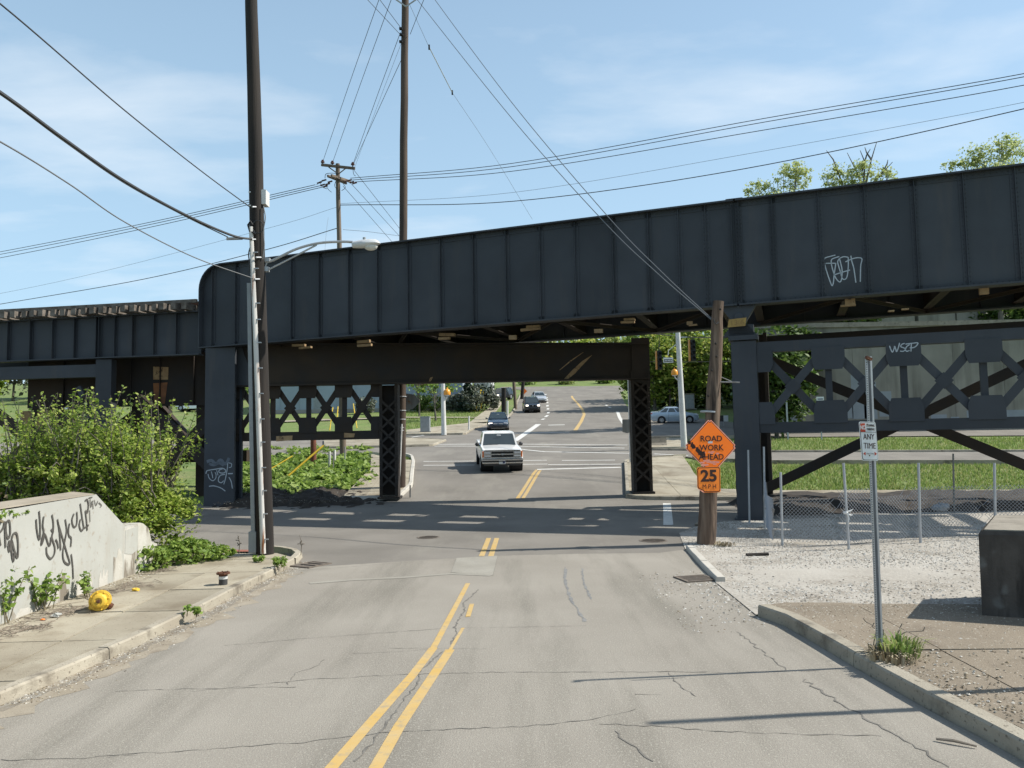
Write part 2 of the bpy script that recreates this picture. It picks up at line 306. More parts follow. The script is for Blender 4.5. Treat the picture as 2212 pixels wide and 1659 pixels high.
    def build(s, name, m, parent=None, smooth=False, kind=None, local=False):
        if parent is None:
            a = np.array(s.v); o = Vector(((a[:, 0].min()+a[:, 0].max())/2, (a[:, 1].min()+a[:, 1].max())/2, a[:, 2].min())) if not local else Vector((0, 0, 0))
        else: o = origin(parent) if not local else Vector((0, 0, 0))
        if o.length: s.v = [(v[0]-o.x, v[1]-o.y, v[2]-o.z) for v in s.v]
        ob = bpy.data.objects.new(name, s.mesh(name, m, smooth))
        if parent is None: ob.location = o
        else: ob.parent = parent
        link(ob)
        if smooth and hasattr(ob.data, 'set_sharp_from_angle'): ob.data.set_sharp_from_angle(angle=R(40))
        if kind: ob['kind'] = kind
        return ob
def inst(name, me, parent, loc, rot=None):
    ob = bpy.data.objects.new(name, me); ob.location = loc
    if rot: ob.rotation_euler = rot
    ob.parent = parent; return link(ob)
def catmull(pts, n=6):
    P = [V(p) for p in pts]; P = [P[0]*2-P[1]]+P+[P[-1]*2-P[-2]]; o = []
    for i in range(1, len(P)-2):
        for k in range(n):
            t = k/n; a, b, c, d = P[i-1], P[i], P[i+1], P[i+2]
            o.append(.5*((2*b)+(c-a)*t+(2*a-5*b+4*c-d)*t*t+(3*b-a-3*c+d)*t**3))
    o.append(P[-2]); return o
def text(body, size, m, parent, M, name='lettering', sx=1.0, bold=0.0, depth=.0015, align='CENTER'):
    cu = bpy.data.curves.new('t', 'FONT'); cu.body = body; cu.size = size; cu.align_x = align; cu.align_y = 'CENTER'; cu.offset = bold*size; cu.extrude = depth; cu.resolution_u = 3
    tmp = bpy.data.objects.new('t', cu); COL.objects.link(tmp); bpy.context.view_layer.update()
    me = bpy.data.meshes.new_from_object(tmp.evaluated_get(bpy.context.evaluated_depsgraph_get())); bpy.data.objects.remove(tmp)
    me.transform(Matrix.Diagonal((sx, 1, 1, 1))); me.transform(M); me.transform(Matrix.Translation(-origin(parent)))
    me.materials.clear(); me.materials.append(MATS[m]); me.name = name
    ob = bpy.data.objects.new(name, me); ob.parent = parent; return link(ob)
def frame(o, ex, ey):                                      # matrix whose local x,y are ex,ey at o
    ex = Vector(ex).normalized(); ey = Vector(ey).normalized(); ez = ex.cross(ey).normalized(); ey = ez.cross(ex)
    return Matrix(((ex.x, ey.x, ez.x, o[0]), (ex.y, ey.y, ez.y, o[1]), (ex.z, ey.z, ez.z, o[2]), (0, 0, 0, 1)))
# ------------------------------------------------------------------ draped ground sheets
def ysteps(a, b):
    o = []; y = 22.0
    while y < b:
        if y > a: o.append(y)
        y += .75 if y < 50 else (2 if y < 140 else 8)
    return o
def drape(name, poly, off, m, parent=None, skirt=0, zf=None, kind=None, smooth=False):
    bm = bmesh.new(); vs = [bm.verts.new((p[0], p[1], 0)) for p in poly]; bm.faces.new(vs)
    a, b = min(p[1] for p in poly), max(p[1] for p in poly)
    for y in ysteps(a, b):
        if a < y < b: bmesh.ops.bisect_plane(bm, geom=bm.verts[:]+bm.edges[:]+bm.faces[:], plane_co=(0, y, 0), plane_no=(0, 1, 0), dist=1e-5)
    bmesh.ops.triangulate(bm, faces=[f for f in bm.faces if len(f.verts) > 4])
    for v in bm.verts: v.co.z = (zf(v.co.x, v.co.y) if zf else g(v.co.y))+off
    bmesh.ops.recalc_face_normals(bm, faces=bm.faces[:])
    for f in bm.faces:
        if f.normal.z < 0: f.normal_flip()
    if skirt:
        be = [e for e in bm.edges if e.is_boundary]
        r = bmesh.ops.extrude_edge_only(bm, edges=be)
        for v in r['geom']:
            if isinstance(v, bmesh.types.BMVert): v.co.z -= skirt
    me = bpy.data.meshes.new(name); 
    o = origin(parent) if parent else Vector((sum(p[0] for p in poly)/len(poly), sum(p[1] for p in poly)/len(poly), 0))
    if parent is None: o.z = g(o.y)+off
    for v in bm.verts: v.co -= o
    bm.to_mesh(me); bm.free(); me.materials.append(MATS[m])
    ob = bpy.data.objects.new(name, me); link(ob)
    if parent: ob.parent = parent
    else: ob.location = o
    if kind: ob['kind'] = kind
    return ob
def clip(poly, p, n):                                      # keep the side where (q-p).n >= 0
    o = []; m = len(poly)
    for i in range(m):
        a, b = poly[i], poly[(i+1) % m]; da = (a[0]-p[0])*n[0]+(a[1]-p[1])*n[1]; db = (b[0]-p[0])*n[0]+(b[1]-p[1])*n[1]
        if da >= 0: o.append(a)
        if (da >= 0) != (db >= 0): t = da/(da-db); o.append((a[0]+(b[0]-a[0])*t, a[1]+(b[1]-a[1])*t))
    return o
def slabs(parent, poly, ang, du, dv, off, m, gap=.012, skirt=.14, jit=.006):
    c, s_ = math.cos(ang), math.sin(ang); U = [p[0]*c+p[1]*s_ for p in poly]; Vv = [-p[0]*s_+p[1]*c for p in poly]
    u = min(U)
    while u < max(U):
        v = min(Vv)
        while v < max(Vv):
            q = [(p[0], p[1]) for p in poly]
            for (nx, ny, k) in ((c, s_, u+gap/2), (-c, -s_, -(u+du-gap/2)), (-s_, c, v+gap/2), (s_, -c, -(v+dv-gap/2))):
                q = clip(q, (nx*k, ny*k), (nx, ny))
                if len(q) < 3: break
            if len(q) >= 3:
                ar = abs(sum(q[i][0]*q[(i+1) % len(q)][1]-q[(i+1) % len(q)][0]*q[i][1] for i in range(len(q))))/2
                if ar > .06: drape('slab', q, off+random.uniform(-jit, jit), m, parent, skirt)
            v += dv
        u += du
def kerb(parent, path, side, h=.13, w=.16, seg=2.4, m='kerb', gap=.012, name='kerb_stone'):
    P = [Vector((p[0], p[1], 0)) for p in path]; dist = [0]
    for i in range(1, len(P)): dist.append(dist[-1]+(P[i]-P[i-1]).length)
    def pt(s):
        for i in range(1, len(P)):
            if s <= dist[i] or i == len(P)-1:
                t = (s-dist[i-1])/max(dist[i]-dist[i-1], 1e-6); d = (P[i]-P[i-1]).normalized(); return P[i-1].lerp(P[i], t), d
    s = 0
    while s < dist[-1]-.05:
        e = min(s+seg, dist[-1]); k = max(2, int((e-s)/.5)+1); mb = MB(); base = 0
        dz = random.uniform(-.006, .006)
        for i in range(k):
            q, d = pt(s+gap/2+(e-s-gap)*i/(k-1)); n = Vector((-d.y, d.x, 0))*side; z = g(q.y)
            mb.v += [tuple(q+Vector((0, 0, z-.15))), tuple(q+n*.02+Vector((0, 0, z+h-.02+dz))), tuple(q+n*.04+Vector((0, 0, z+h+dz))), tuple(q+n*w+Vector((0, 0, z+h+dz))), tuple(q+n*w+Vector((0, 0, z-.15)))]
        for i in range(k-1):
            for j in range(4):
                a = 5*i+j; f = (a, a+5, a+6, a+1); mb.f.append(f if side > 0 else f[::-1])
        mb.f += [(0, 1, 2, 3, 4), tuple(5*(k-1)+j for j in (4, 3, 2, 1, 0))]
        mb.build(name, m, parent); s = e
def px(*pts, off=0): return [tuple(G(x, y, off)[:2]) for x, y in pts]
def strip(parent, pts, w, off, m, name, wob=0, seg=.35):       # draped painted line / crack along world points
    P = [Vector((p[0], p[1], 0)) for p in pts]; Q = []
    for i in range(len(P)-1):
        L_ = (P[i+1]-P[i]).length; k = max(1, int(L_/seg))
        for j in range(k): Q.append(P[i].lerp(P[i+1], j/k))
    Q.append(P[-1]); mb = MB(); m_ = len(Q)
    for i, q in enumerate(Q):
        t = (Q[min(i+1, m_-1)]-Q[max(i-1, 0)]).normalized(); n = Vector((-t.y, t.x, 0))
        ww = w*(1 if not wob else random.uniform(.25, 1.5)); c = q+n*(random.uniform(-1, 1)*wob)
        for sgn in (-1, 1): p = c+n*(sgn*ww/2); mb.v.append((p.x, p.y, g(p.y)+off))
    for i in range(m_-1): mb.f.append((2*i, 2*i+1, 2*i+3, 2*i+2)[::-1])
    return mb.build(name, m, parent)
# ------------------------------------------------------------------ foliage
def leafmesh(name, C, size, m, parent=None, kind=None, asp=1.5, flat=.5, jit=.35):
    C = np.asarray(C, float); n = len(C); sz = size*rng.uniform(1-jit, 1+jit, n)
    nrm = rng.normal(size=(n, 3)); nrm[:, 2] = np.abs(nrm[:, 2])+flat; nrm /= np.linalg.norm(nrm, axis=1)[:, None]
    t = rng.normal(size=(n, 3)); t -= nrm*(t*nrm).sum(1)[:, None]; t /= np.linalg.norm(t, axis=1)[:, None]; b = np.cross(nrm, t)
    hl = (sz*asp/2)[:, None]; hw = (sz/2)[:, None]
    Vv = np.stack([C-t*hl, C+b*hw+nrm*hw*.25, C+t*hl, C-b*hw+nrm*hw*.25], 1).reshape(-1, 3)
    o = origin(parent) if parent else Vector(tuple(np.array([C[:, 0].mean(), C[:, 1].mean(), C[:, 2].min()])))
    Vv = Vv-np.array(o)
    me = bpy.data.meshes.new(name); me.vertices.add(4*n); me.vertices.foreach_set('co', Vv.ravel()); me.loops.add(4*n); me.loops.foreach_set('vertex_index', np.arange(4*n, dtype=np.int32))
    me.polygons.add(n); me.polygons.foreach_set('loop_start', np.arange(0, 4*n, 4, dtype=np.int32)); me.polygons.foreach_set('loop_total', np.full(n, 4, dtype=np.int32)); me.update(calc_edges=True); me.validate()
    me.materials.append(MATS[m]); ob = bpy.data.objects.new(name, me); link(ob)
    if parent: ob.parent = parent
    else: ob.location = o
    if kind: ob['kind'] = kind
    return ob
def clumps(c, r3, n, k, spread=.3, shell=.55, loose=.25):
    """n points in k clumps spread through the ellipsoid c,r3"""
    c = np.array(c, float); r3 = np.array(r3, float); q = rng.normal(size=(k, 3)); q /= np.linalg.norm(q, axis=1)[:, None]
    q *= (rng.uniform(shell, 1.0, k)**.6)[:, None]; cen = c+q*r3*(1-spread*.55); cr_ = spread*rng.uniform(.6, 1.25, k)*r3.mean()
    i = rng.integers(0, k, n); p = rng.normal(size=(n, 3)); p /= np.linalg.norm(p, axis=1)[:, None]; p *= rng.uniform(.15, 1, n)[:, None]**.45
    p[:, 2] *= .7
    out = cen[i]+p*cr_[i][:, None]; nl = int(n*loose)
    if nl: q2 = rng.normal(size=(nl, 3)); q2 /= np.linalg.norm(q2, axis=1)[:, None]; out[:nl] = c+q2*r3*(rng.uniform(.35, 1.04, nl)**.5)[:, None]
    return out, cen
def tree(name, label, loc, h, crown, nleaf, size, leaf, k=26, trunk_r=.18, spread=.3, group=None, cat='tree', bark='bark', limbs=9, shell=.45):
    t = thing(name, label, cat, loc, group); loc = V(loc); pts = []; cens = []
    for c, r3, wgt in crown:
        p, cc = clumps(np.array(loc)+np.array(c), r3, int(nleaf*wgt), max(4, int(k*wgt)), spread, shell); pts.append(p); cens += [Vector(x) for x in cc]
    leafmesh('crown', np.concatenate(pts), size, leaf, t)
    mb = MB(); top = loc+Vector((random.uniform(-.3, .3), random.uniform(-.3, .3), h*.62)); mid = loc.lerp(top, .5)+Vector((random.uniform(-.15, .15), 0, 0))
    mb.tube([loc-Vector((0, 0, .2)), loc+Vector((0, 0, h*.06)), mid, top], [trunk_r*1.5, trunk_r, trunk_r*.75, trunk_r*.35], 8)
    for c in random.sample(cens, min(limbs, len(cens))):
        a = loc.lerp(top, random.uniform(.35, .95)); m_ = a.lerp(c, .5)+Vector((0, 0, .06*h*random.random())); mb.tube([a, m_, c], [trunk_r*.42, trunk_r*.26, trunk_r*.08], 5)
    mb.build('trunk', bark, t); return t
def shrub(name, label, loc, blobs, nleaf, size, leaf, cat='shrub', group=None, k=14, stems=7, spread=.35, bark='stem', asp=1.5, shell=.3):
    t = thing(name, label, cat, loc, group); loc = V(loc); pts = []; cens = []
    tw = sum(b[2] for b in blobs)
    for c, r3, wgt in blobs:
        p, cc = clumps(np.array(loc)+np.array(c), r3, int(nleaf*wgt/tw), max(3, int(k*wgt/tw)), spread, shell); p[:, 2] = np.maximum(p[:, 2], loc.z+.02); pts.append(p); cens += [Vector(x) for x in cc]
    leafmesh('foliage', np.concatenate(pts), size, leaf, t, asp=asp)
    mb = MB()
    for c in random.sample(cens, min(stems, len(cens))):
        a = loc+Vector((random.uniform(-.15, .15), random.uniform(-.15, .15), -.05)); mb.tube([a, a.lerp(c, .5)+Vector((0, 0, .1*(c-a).length)), c], [.022, .015, .006], 4)
    mb.build('stem', bark, t, kind='stuff'); return t
def sprigs(t, base, n, hgt, spread, leafsize, leaf, per=16):   # upright leafy shoots under thing t
    mb = MB(); C = []
    for i in range(n):
        a = random.uniform(0, 2*PI); b = V(base)+Vector((random.uniform(-.1, .1), random.uniform(-.1, .1), 0)); tip = b+Vector((math.cos(a)*spread*random.uniform(.2, 1), math.sin(a)*spread*random.uniform(.2, 1), hgt*random.uniform(.55, 1)))
        m_ = b.lerp(tip, .5)+Vector((0, 0, .12*hgt)); mb.tube([b-Vector((0, 0, .03)), m_, tip], [.008, .006, .003], 4)
        for k in range(per):
            f = random.uniform(.2, 1); q = (b.lerp(m_, f*2) if f < .5 else m_.lerp(tip, f*2-1)); C.append(tuple(q+Vector((random.uniform(-1, 1), random.uniform(-1, 1), random.uniform(-.6, .6)))*leafsize*.8))
    mb.build('stem', 'stem', t, kind='stuff'); leafmesh('foliage', C, leafsize, leaf, t)
def tuft(name, label, loc, n, h, spread, m='grass_blade', cat='grass tuft', group=None):
    mb = MB(); loc = V(loc)
    for i in range(n):
        a = random.uniform(0, 2*PI); r_ = spread*random.random()**.7; b = loc+Vector((math.cos(a)*r_*.6, math.sin(a)*r_*.6, 0)); ln = h*random.uniform(.5, 1.1); o = Vector((math.cos(a), math.sin(a), 0)); w = Vector((-o.y, o.x, 0))*.012
        lean = random.uniform(.15, .9); m_ = b+o*ln*lean*.4+Vector((0, 0, ln*.7)); tp = b+o*ln*lean+Vector((0, 0, ln*random.uniform(.55, 1)))
        mb.add([b-w-Vector((0, 0, .01)), b+w-Vector((0, 0, .01)), m_+w*.8, m_-w*.8, tp], [(0, 1, 2, 3), (3, 2, 4)])
    return tag(mb.build(name, m), label, cat, group)
# ================================================================== THE GROUND
def cropc(x0, y0, s): return lambda *p: [((x0+a/s)/1.8228, (y0+b/s)/1.8228) for a, b in p]
c3 = cropc(1700, 1350, 1.8433); c4 = cropc(1200, 2100, 1.58); c6 = cropc(2500, 1900, 1.4439); c5 = cropc(1500, 1450, 4.148); c2 = cropc(900, 1300, 1.8436); cw = cropc(0, 1950, 2.765); cfar = cropc(1800, 1450, 3.686)
mb = MB(); xs = [-700, -300, -150, -80, -40, -20, 0, 20, 40, 80, 150, 300, 700]; ys = [-60, -20, 0, 18]+ysteps(20, 420)+[500, 800, 1500]
for y in ys:
    for x in xs: mb.v.append((x, y, g(y)-.07))
nx = len(xs)
for i in range(len(ys)-1):
    for j in range(nx-1): mb.f.append((i*nx+j, i*nx+j+1, (i+1)*nx+j+1, (i+1)*nx+j))
mb.build('ground', 'grass', kind='structure', smooth=True)
KL = px((-150, 1590), (0, 1525), (150, 1462), (300, 1395), (430, 1330), (520, 1280), (600, 1240), (646, 1214))
KR = px((2330, 1712), (2140, 1605), (2000, 1530), (1860, 1450), (1760, 1390), (1690, 1350), (1635, 1331))
KR2 = px((1545, 1258), (1510, 1222), (1480, 1187))
seam = px((660, 1226), (860, 1213), (1064, 1200.5), (1250, 1196), (1426, 1194))
road = setting('road')
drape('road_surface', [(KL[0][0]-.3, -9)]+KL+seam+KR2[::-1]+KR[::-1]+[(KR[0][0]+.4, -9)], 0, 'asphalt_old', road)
mid = seam[::-1]+px((646, 1214), (602, 1190), (440, 1189))
yl = mid[-1][1]
mid += [(-34, yl), (-34, 27.4)]+px((560, 1084), (740, 1079), (862, 1079), (893, 1050), (897, 1000), (893, 988), (872, 983), (800, 982))
ya = mid[-1][1]; mid += [(-80, ya)]; yb = G(876, 941)[1]; mid += [(-80, yb)]
mid += px((876, 941), (1006, 939), (1017, 931), (1024, 927.5), (1060, 915), (1099, 902.5), (1111, 889), (1119, 868), (1126, 853), (1127, 842), (1080, 838), (1082, 836), (1123, 835.5), (1362, 833), (1340, 848), (1350, 872), (1368, 890), (1420, 892), (1500, 903), (1600, 914), (2300, 929),
          (2300, 940), (1640, 944), (1500, 947), (1404, 947), (1400, 972), (1480, 972.5), (1640, 976), (2300, 975), (2300, 997), (1640, 998), (1500, 989), (1480, 987), (1400, 993), (1347, 999.5), (1349, 1040), (1351, 1077), (1410, 1080), (1595, 1081))
mid += [(9.5, mid[-1][1]), (9.5, 23.4)]+px((1560, 1128), (1500, 1140), (1467, 1152), (1480, 1187))
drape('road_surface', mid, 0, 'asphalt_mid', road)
# patches, seams, cracks
drape('patch', px(*c4((945, 155), (1200, 140), (1170, 262), (910, 245))), .006, 'asphalt_patch', road)
strip(road, px(*c4((30, 312), (300, 290), (620, 275), (910, 252), (1160, 262))), .16, .005, 'asphalt_patch', 'patch')
for pts, w, wob in ((c4((-1300, 1385), (-900, 1365), (0, 1300), (600, 1230), (1180, 1210), (1550, 1190), (1760, 1160), (2060, 1095)), .018, .012), (c4((-700, 985), (0, 912), (620, 880), (1200, 865), (2212, 862), (2500, 866)), .016, .012),
                    (c4((-500, 700), (0, 655), (890, 590), (1300, 585), (1750, 575)), .015, .01), (c4((300, 750), (820, 722)), .012, .01), (c4((-60, 235), (240, 212), (945, 155)), .02, .01), (c4((1200, 140), (1700, 128), (2212, 124)), .02, .008),
                    (c4((320, 1420), (420, 1310), (500, 1190), (600, 1060), (700, 940), (720, 860), (850, 735)), .04, .012), (c4((915, 690), (950, 600), (930, 585), (1000, 470), (985, 440), (1080, 350)), .04, .012), (c4((910, 245), (945, 155)), .02, 0), (c4((1170, 262), (1200, 140)), .02, 0),
                    (c6((590, 850), (640, 895), (720, 960), (790, 1015), (860, 1065)), .035, .02), (c6((950, 1120), (1080, 1195), (1200, 1275), (1320, 1340), (1420, 1400), (1500, 1450), (1650, 1530), (1790, 1620)), .04, .025), (c6((-200, 1370), (0, 1380), (400, 1410), (950, 1435), (1400, 1440)), .018, .012), (c6((130, 1075), (520, 1078), (1060, 1072)), .014, .012),
                    (c6((190, 1080), (240, 1140), (340, 1220)), .02, .015), (c6((0, 1205), (150, 1205)), .014, .01), (c4((1920, 1230), (1990, 1290), (2100, 1360), (2180, 1420)), .03, .02),
                    ([(0, 1643), (160, 1640), (300, 1630)], .016, .012), ([(250, 1494), (420, 1488), (640, 1484)], .016, .012), ([(620, 1480), (640, 1455), (690, 1437), (700, 1425)], .018, .015), ([(840, 1400), (1050, 1402)], .012, .01), ([(1150, 1040), (1290, 1036)], .02, .01)):
    strip(road, px(*pts), w*.5, .004, 'crack', 'crack', wob*1.5, seg=.07)
strip(road, px((0, 1537), (150, 1474), (300, 1405), (430, 1340), (520, 1289), (590, 1252)), .16, .003, 'grime', 'gutter_dirt', .03, seg=.2)
strip(road, [(p[0]+.22, p[1]) for p in KL[:-1]], .48, .0022, 'gutter', 'gutter_dirt', .06, seg=.16)
for pts, w in ((c4((1622, 212), (1620, 300), (1650, 400), (1745, 550)), .05), (c4((1725, 220), (1735, 310), (1780, 410)), .04)):
    strip(road, px(*pts), w, .003, 'tyre_mark', 'tyre_mark', .012, seg=.12)
# painted markings
def line(pts, w, m='paint_white', nm='road_marking'): return strip(road, px(*pts), w, .005, m, nm)
line(c4((150, 1480), (400, 1190), (670, 885), (800, 715)), .105, 'paint_yellow'); line(c4((800, 715), (915, 500), (1015, 312)), .08, 'paint_yellow')
line(c4((430, 1480), (590, 1200), (790, 900), (905, 725)), .11, 'paint_yellow'); line(c4((905, 725), (985, 590)), .045, 'paint_yellow'); line(c4((1015, 520), (1040, 440)), .07, 'paint_yellow')
line(c4((1100, 143), (1145, 30)), .12, 'paint_yellow'); line(c4((1158, 143), (1195, 30)), .12, 'paint_yellow')
line(c3((622, 1130), (762, 922)), .14, 'paint_yellow'); line(c3((662, 1130), (788, 926)), .14, 'paint_yellow')
line(c3((1042, 635), (1085, 570), (1107, 520), (1092, 480), (1060, 440), (1022, 400), (1016, 385)), .32, 'paint_yellow')
for pts, w in ((c3((765, 919), (1370, 904)), .3), (c3((-60, 861), (310, 858)), .2), (c3((620, 855), (835, 852)), .2), (c3((945, 854), (1330, 851)), .2), (c3((-60, 889), (310, 887)), .2), (c3((625, 882), (840, 880)), .2), (c3((845, 884), (1380, 881)), .2),
               (c3((0, 737), (340, 735)), .3), (c3((20, 750), (330, 750)), .25), (c3((640, 735), (1420, 742)), .25), (c3((640, 752), (1400, 764)), .25), (c3((612, 770), (820, 790), (1440, 802)), .25), (c3((1612, 806), (1860, 818)), .25), (c3((1610, 848), (1650, 852)), .2),
               (c3((600, 712), (690, 650), (775, 590)), .5), (c3((845, 597), (965, 595)), .55), (c3((560, 657), (1000, 648)), .3), (c3((1348, 500), (1365, 545), (1412, 610)), .35),
               (c3((1707, 1165), (1712, 1240), (1717, 1322)), .28), ([(880, 946), (930, 938), (985, 931)], .25), ([(1640, 1082), (1590, 1083)], .15)):
    line(pts, w)
for a, b in (((800, 558), (815, 550)), ((825, 538), (842, 525)), ((845, 512), (848, 502)), ((842, 484), (845, 474)), ((838, 462), (842, 452)), ((838, 438), (840, 430)), ((836, 418), (838, 410)), ((834, 402), (836, 395)), ((825, 378), (828, 372)), ((1260, 450), (1275, 458)), ((1285, 465), (1300, 472))):
    line(c3(a, b), .3)
# ironwork
def manhole(x, y, r_, label):
    p = G(x, y); t = thing('manhole_cover', label, 'manhole cover', p)
    MB().lathe([(r_, 0), (r_, .012), (r_-.04, .014), (r_-.045, .006), (.001, .008)], p-Vector((0, 0, .002)), n=24).build('cover', 'iron', t)
    m2 = MB()
    for i in range(-3, 4):
        hw = math.sqrt(max(.01, (r_-.06)**2-(i*.08)**2)); m2.box(p+Vector((0, i*.08, .010)), (2*hw, .02, .006))
    m2.build('rib', 'iron', t)
manhole(925, 1161, .30, 'round iron manhole cover in the left lane before the bridge shadow'); manhole(1411, 1168, .34, 'round manhole cover near the leaning timber pole')
def grate(x, y, w, d, ang, label, n=6):
    p = G(x, y); t = thing('storm_drain', label, 'drain grate', p); M = Matrix.Rotation(ang, 3, 'Z')
    fr = MB()
    for sx in (-1, 1): fr.box(p+M @ Vector((sx*w/2, 0, .008)), (.05, d+.05, .03), M)
    for sy in (-1, 1): fr.box(p+M @ Vector((0, sy*d/2, .009)), (w-.05, .05, .03), M)
    fr.build('frame', 'iron', t); MB().box(p+Vector((0, 0, .005)), (w-.06, d-.06, .004), M).build('pit', 'black', t)
    for i in range(n): MB().box(p+M @ Vector((0, -d/2+d*(i+.5)/n, .012)), (w-.06, d/n*.45, .016), M).build('bar', 'iron', t)
grate(671, 1221, .50, .60, R(-30), 'rusty storm drain grate at the left kerb corner by the street lamp pole', 3); grate(1503, 1251, .55, .50, R(14), 'brown square storm drain grate beside the right kerb', 7)
# left pavement
lw = setting('left_pavement')
kerb(lw, KL+px((656, 1203), (640, 1195), (600, 1189.5), (560, 1188)), 1)
def inset(path, d, side):
    P = [Vector(p).to_2d() if len(p) > 2 else Vector(p) for p in path]; o = []
    for i in range(len(P)):
        t = (P[min(i+1, len(P)-1)]-P[max(i-1, 0)]).normalized(); o.append(tuple(P[i]+Vector((-t.y, t.x))*d*side))
    return o
KLi = inset(KL, .172, 1)
LWP = [(KLi[0][0]-.1, 0)]+KLi+px((640, 1206), (598, 1195), (440, 1195), off=.12)+[(-7.35, 16.4), (-7.2, 14), (-7.08, 11), (-7.05, 0)]
slabs(lw, LWP, R(92), 1.62, 1.30, .118, 'walk', gap=.022)
ramp = drape('tactile_strip', px((452, 1192.5), (548, 1192.5), (548, 1188.5), (462, 1188.5)), .012, 'brick_red', lw)
# right pavement and lot
rw = setting('right_pavement')
kerb(rw, KR, -1, h=.15, w=.19, seg=3.0)
KRi = inset(KR, .202, -1)
slabs(rw, [(KRi[0][0], 2.0)]+KRi+[(KRi[-1][0]+.25, KRi[-1][1]+.12), (6.9, 10.75), (12, 10.9), (12, 2.0)], R(88), 2.2, 1.9, .138, 'walk_brown', jit=.01)
k2 = setting('driveway_kerb'); kerb(k2, KR2, -1, h=.09, w=.17, seg=.9, m='kerb_far')
KR2i = inset(KR2, .172, -1)
lotp = [(KRi[-1][0]+.25, KRi[-1][1]+.13), (KR[-1][0], KR[-1][1]+.05), KR2[0]]+KR2i+px((1480, 1187), (1467, 1152), (1500, 1140), (1560, 1128))+[(9.5, 23.4), (9.6, 24.6), (22, 24.4), (22, 10.9), (6.9, 10.76)]
drape('gravel_lot', lotp, .012, 'lot', kind='structure')
# loose gravel on the lot (uncountable)
def scatter(name, m, pts, s0, s1, kind='stuff', flat=.6, zoff=0):
    pts = np.asarray(pts); n = len(pts); base = np.array([[1, 0, 0], [0, 1, 0], [-1, 0, 0], [0, -1, 0], [0, 0, 1]], float); sz = rng.uniform(s0, s1, n)
    a = rng.uniform(0, 2*PI, n); st_ = rng.uniform(.6, 1.3, (n, 2)); b = base[None]*np.stack([st_[:, 0], st_[:, 1], np.full(n, flat)], 1)[:, None]*sz[:, None, None]
    b = b+rng.normal(size=b.shape)*sz[:, None, None]*.15
    ca, sa = np.cos(a)[:, None], np.sin(a)[:, None]; x = b[:, :, 0]*ca-b[:, :, 1]*sa; y = b[:, :, 0]*sa+b[:, :, 1]*ca
    Vv = np.stack([x+pts[:, :1], y+pts[:, 1:2], b[:, :, 2]+pts[:, 2:3]-.2*sz[:, None]], 2).reshape(-1, 3)
    F = (np.array([[0, 1, 4], [1, 2, 4], [2, 3, 4], [3, 0, 4]])[None]+5*np.arange(n)[:, None, None]).reshape(-1, 3)
    o = np.array([pts[:, 0].mean(), pts[:, 1].mean(), pts[:, 2].min()]); me = bpy.data.meshes.new(name); me.from_pydata((Vv-o).tolist(), [], F.tolist()); me.materials.append(MATS[m])
    ob = bpy.data.objects.new(name, me); ob.location = o; link(ob); ob['kind'] = kind; return ob
def inpoly(x, y, poly):
    c = False; j = len(poly)-1
    for i in range(len(poly)):
        if (poly[i][1] > y) != (poly[j][1] > y) and x < (poly[j][0]-poly[i][0])*(y-poly[i][1])/(poly[j][1]-poly[i][1])+poly[i][0]: c = not c
        j = i
    return c
P = []
while len(P) < 21000:
    x, y = random.uniform(3.5, 13), random.uniform(10.6, 23)
    d = 1.1*math.sin(x*.9+y*1.3)+math.sin(y*1.9-x*.5)+1.0*(y > 14.5)+(x > 6)*.4-1.1*(y < 12.2)
    if random.random() < .33+.28*d and inpoly(x, y, lotp): P.append((x, y, .014))
for i in range(260):
    f = random.random(); a, b = KR[-1], KR2[0]; x, y = a[0]+(b[0]-a[0])*f-abs(random.gauss(0, .45)), a[1]+(b[1]-a[1])*f+random.gauss(0, .5); P.append((x, y, .004))
tag(scatter('gravel', 'stone', P, .010, .032), 'loose pale limestone gravel strewn over the lot', 'gravel')
P = []
while len(P) < 4200:
    x, y = random.uniform(3.3, 9), random.uniform(4.5, 11.4); e = min(KRi, key=lambda q: abs(q[1]-y))[0]
    if x > e+.02 and random.random() < .25+.75*math.exp(-((x-e-.15)/.35)**2): P.append((x, y, g(y)+.142))
while len(P) < 5800:
    i = random.randrange(len(KL)-2); t = random.random(); a, b = KL[i+1], KL[min(i+2, len(KL)-1)]; x, y = a[0]+(b[0]-a[0])*t+abs(random.gauss(0, .16)), a[1]+(b[1]-a[1])*t; P.append((x, y, .004))
while len(P) < 6800:
    t = random.random(); y = 9+7*t; x = -7.1+abs(random.gauss(0, .22)); P.append((x, y, .12))
while len(P) < 8200:
    x, y = (random.uniform(-11.2, -5), random.uniform(28.8, 31.5)); P.append((x, y, g(y)+.12+(.25 if x > 0 else .08)))
while len(P) < 8900:
    x, y = random.uniform(2.2, 4.4), random.uniform(10, 14.5); P.append((x, y, .004))
for i in range(900): P.append((random.uniform(3.75, 7.2), 10.75-abs(random.gauss(0, .35)), .142))
tag(scatter('ground_litter', 'litter_bits', P, .006, .019, flat=.5), 'fine grit and crumbs along the kerbs and wall foot', 'litter')
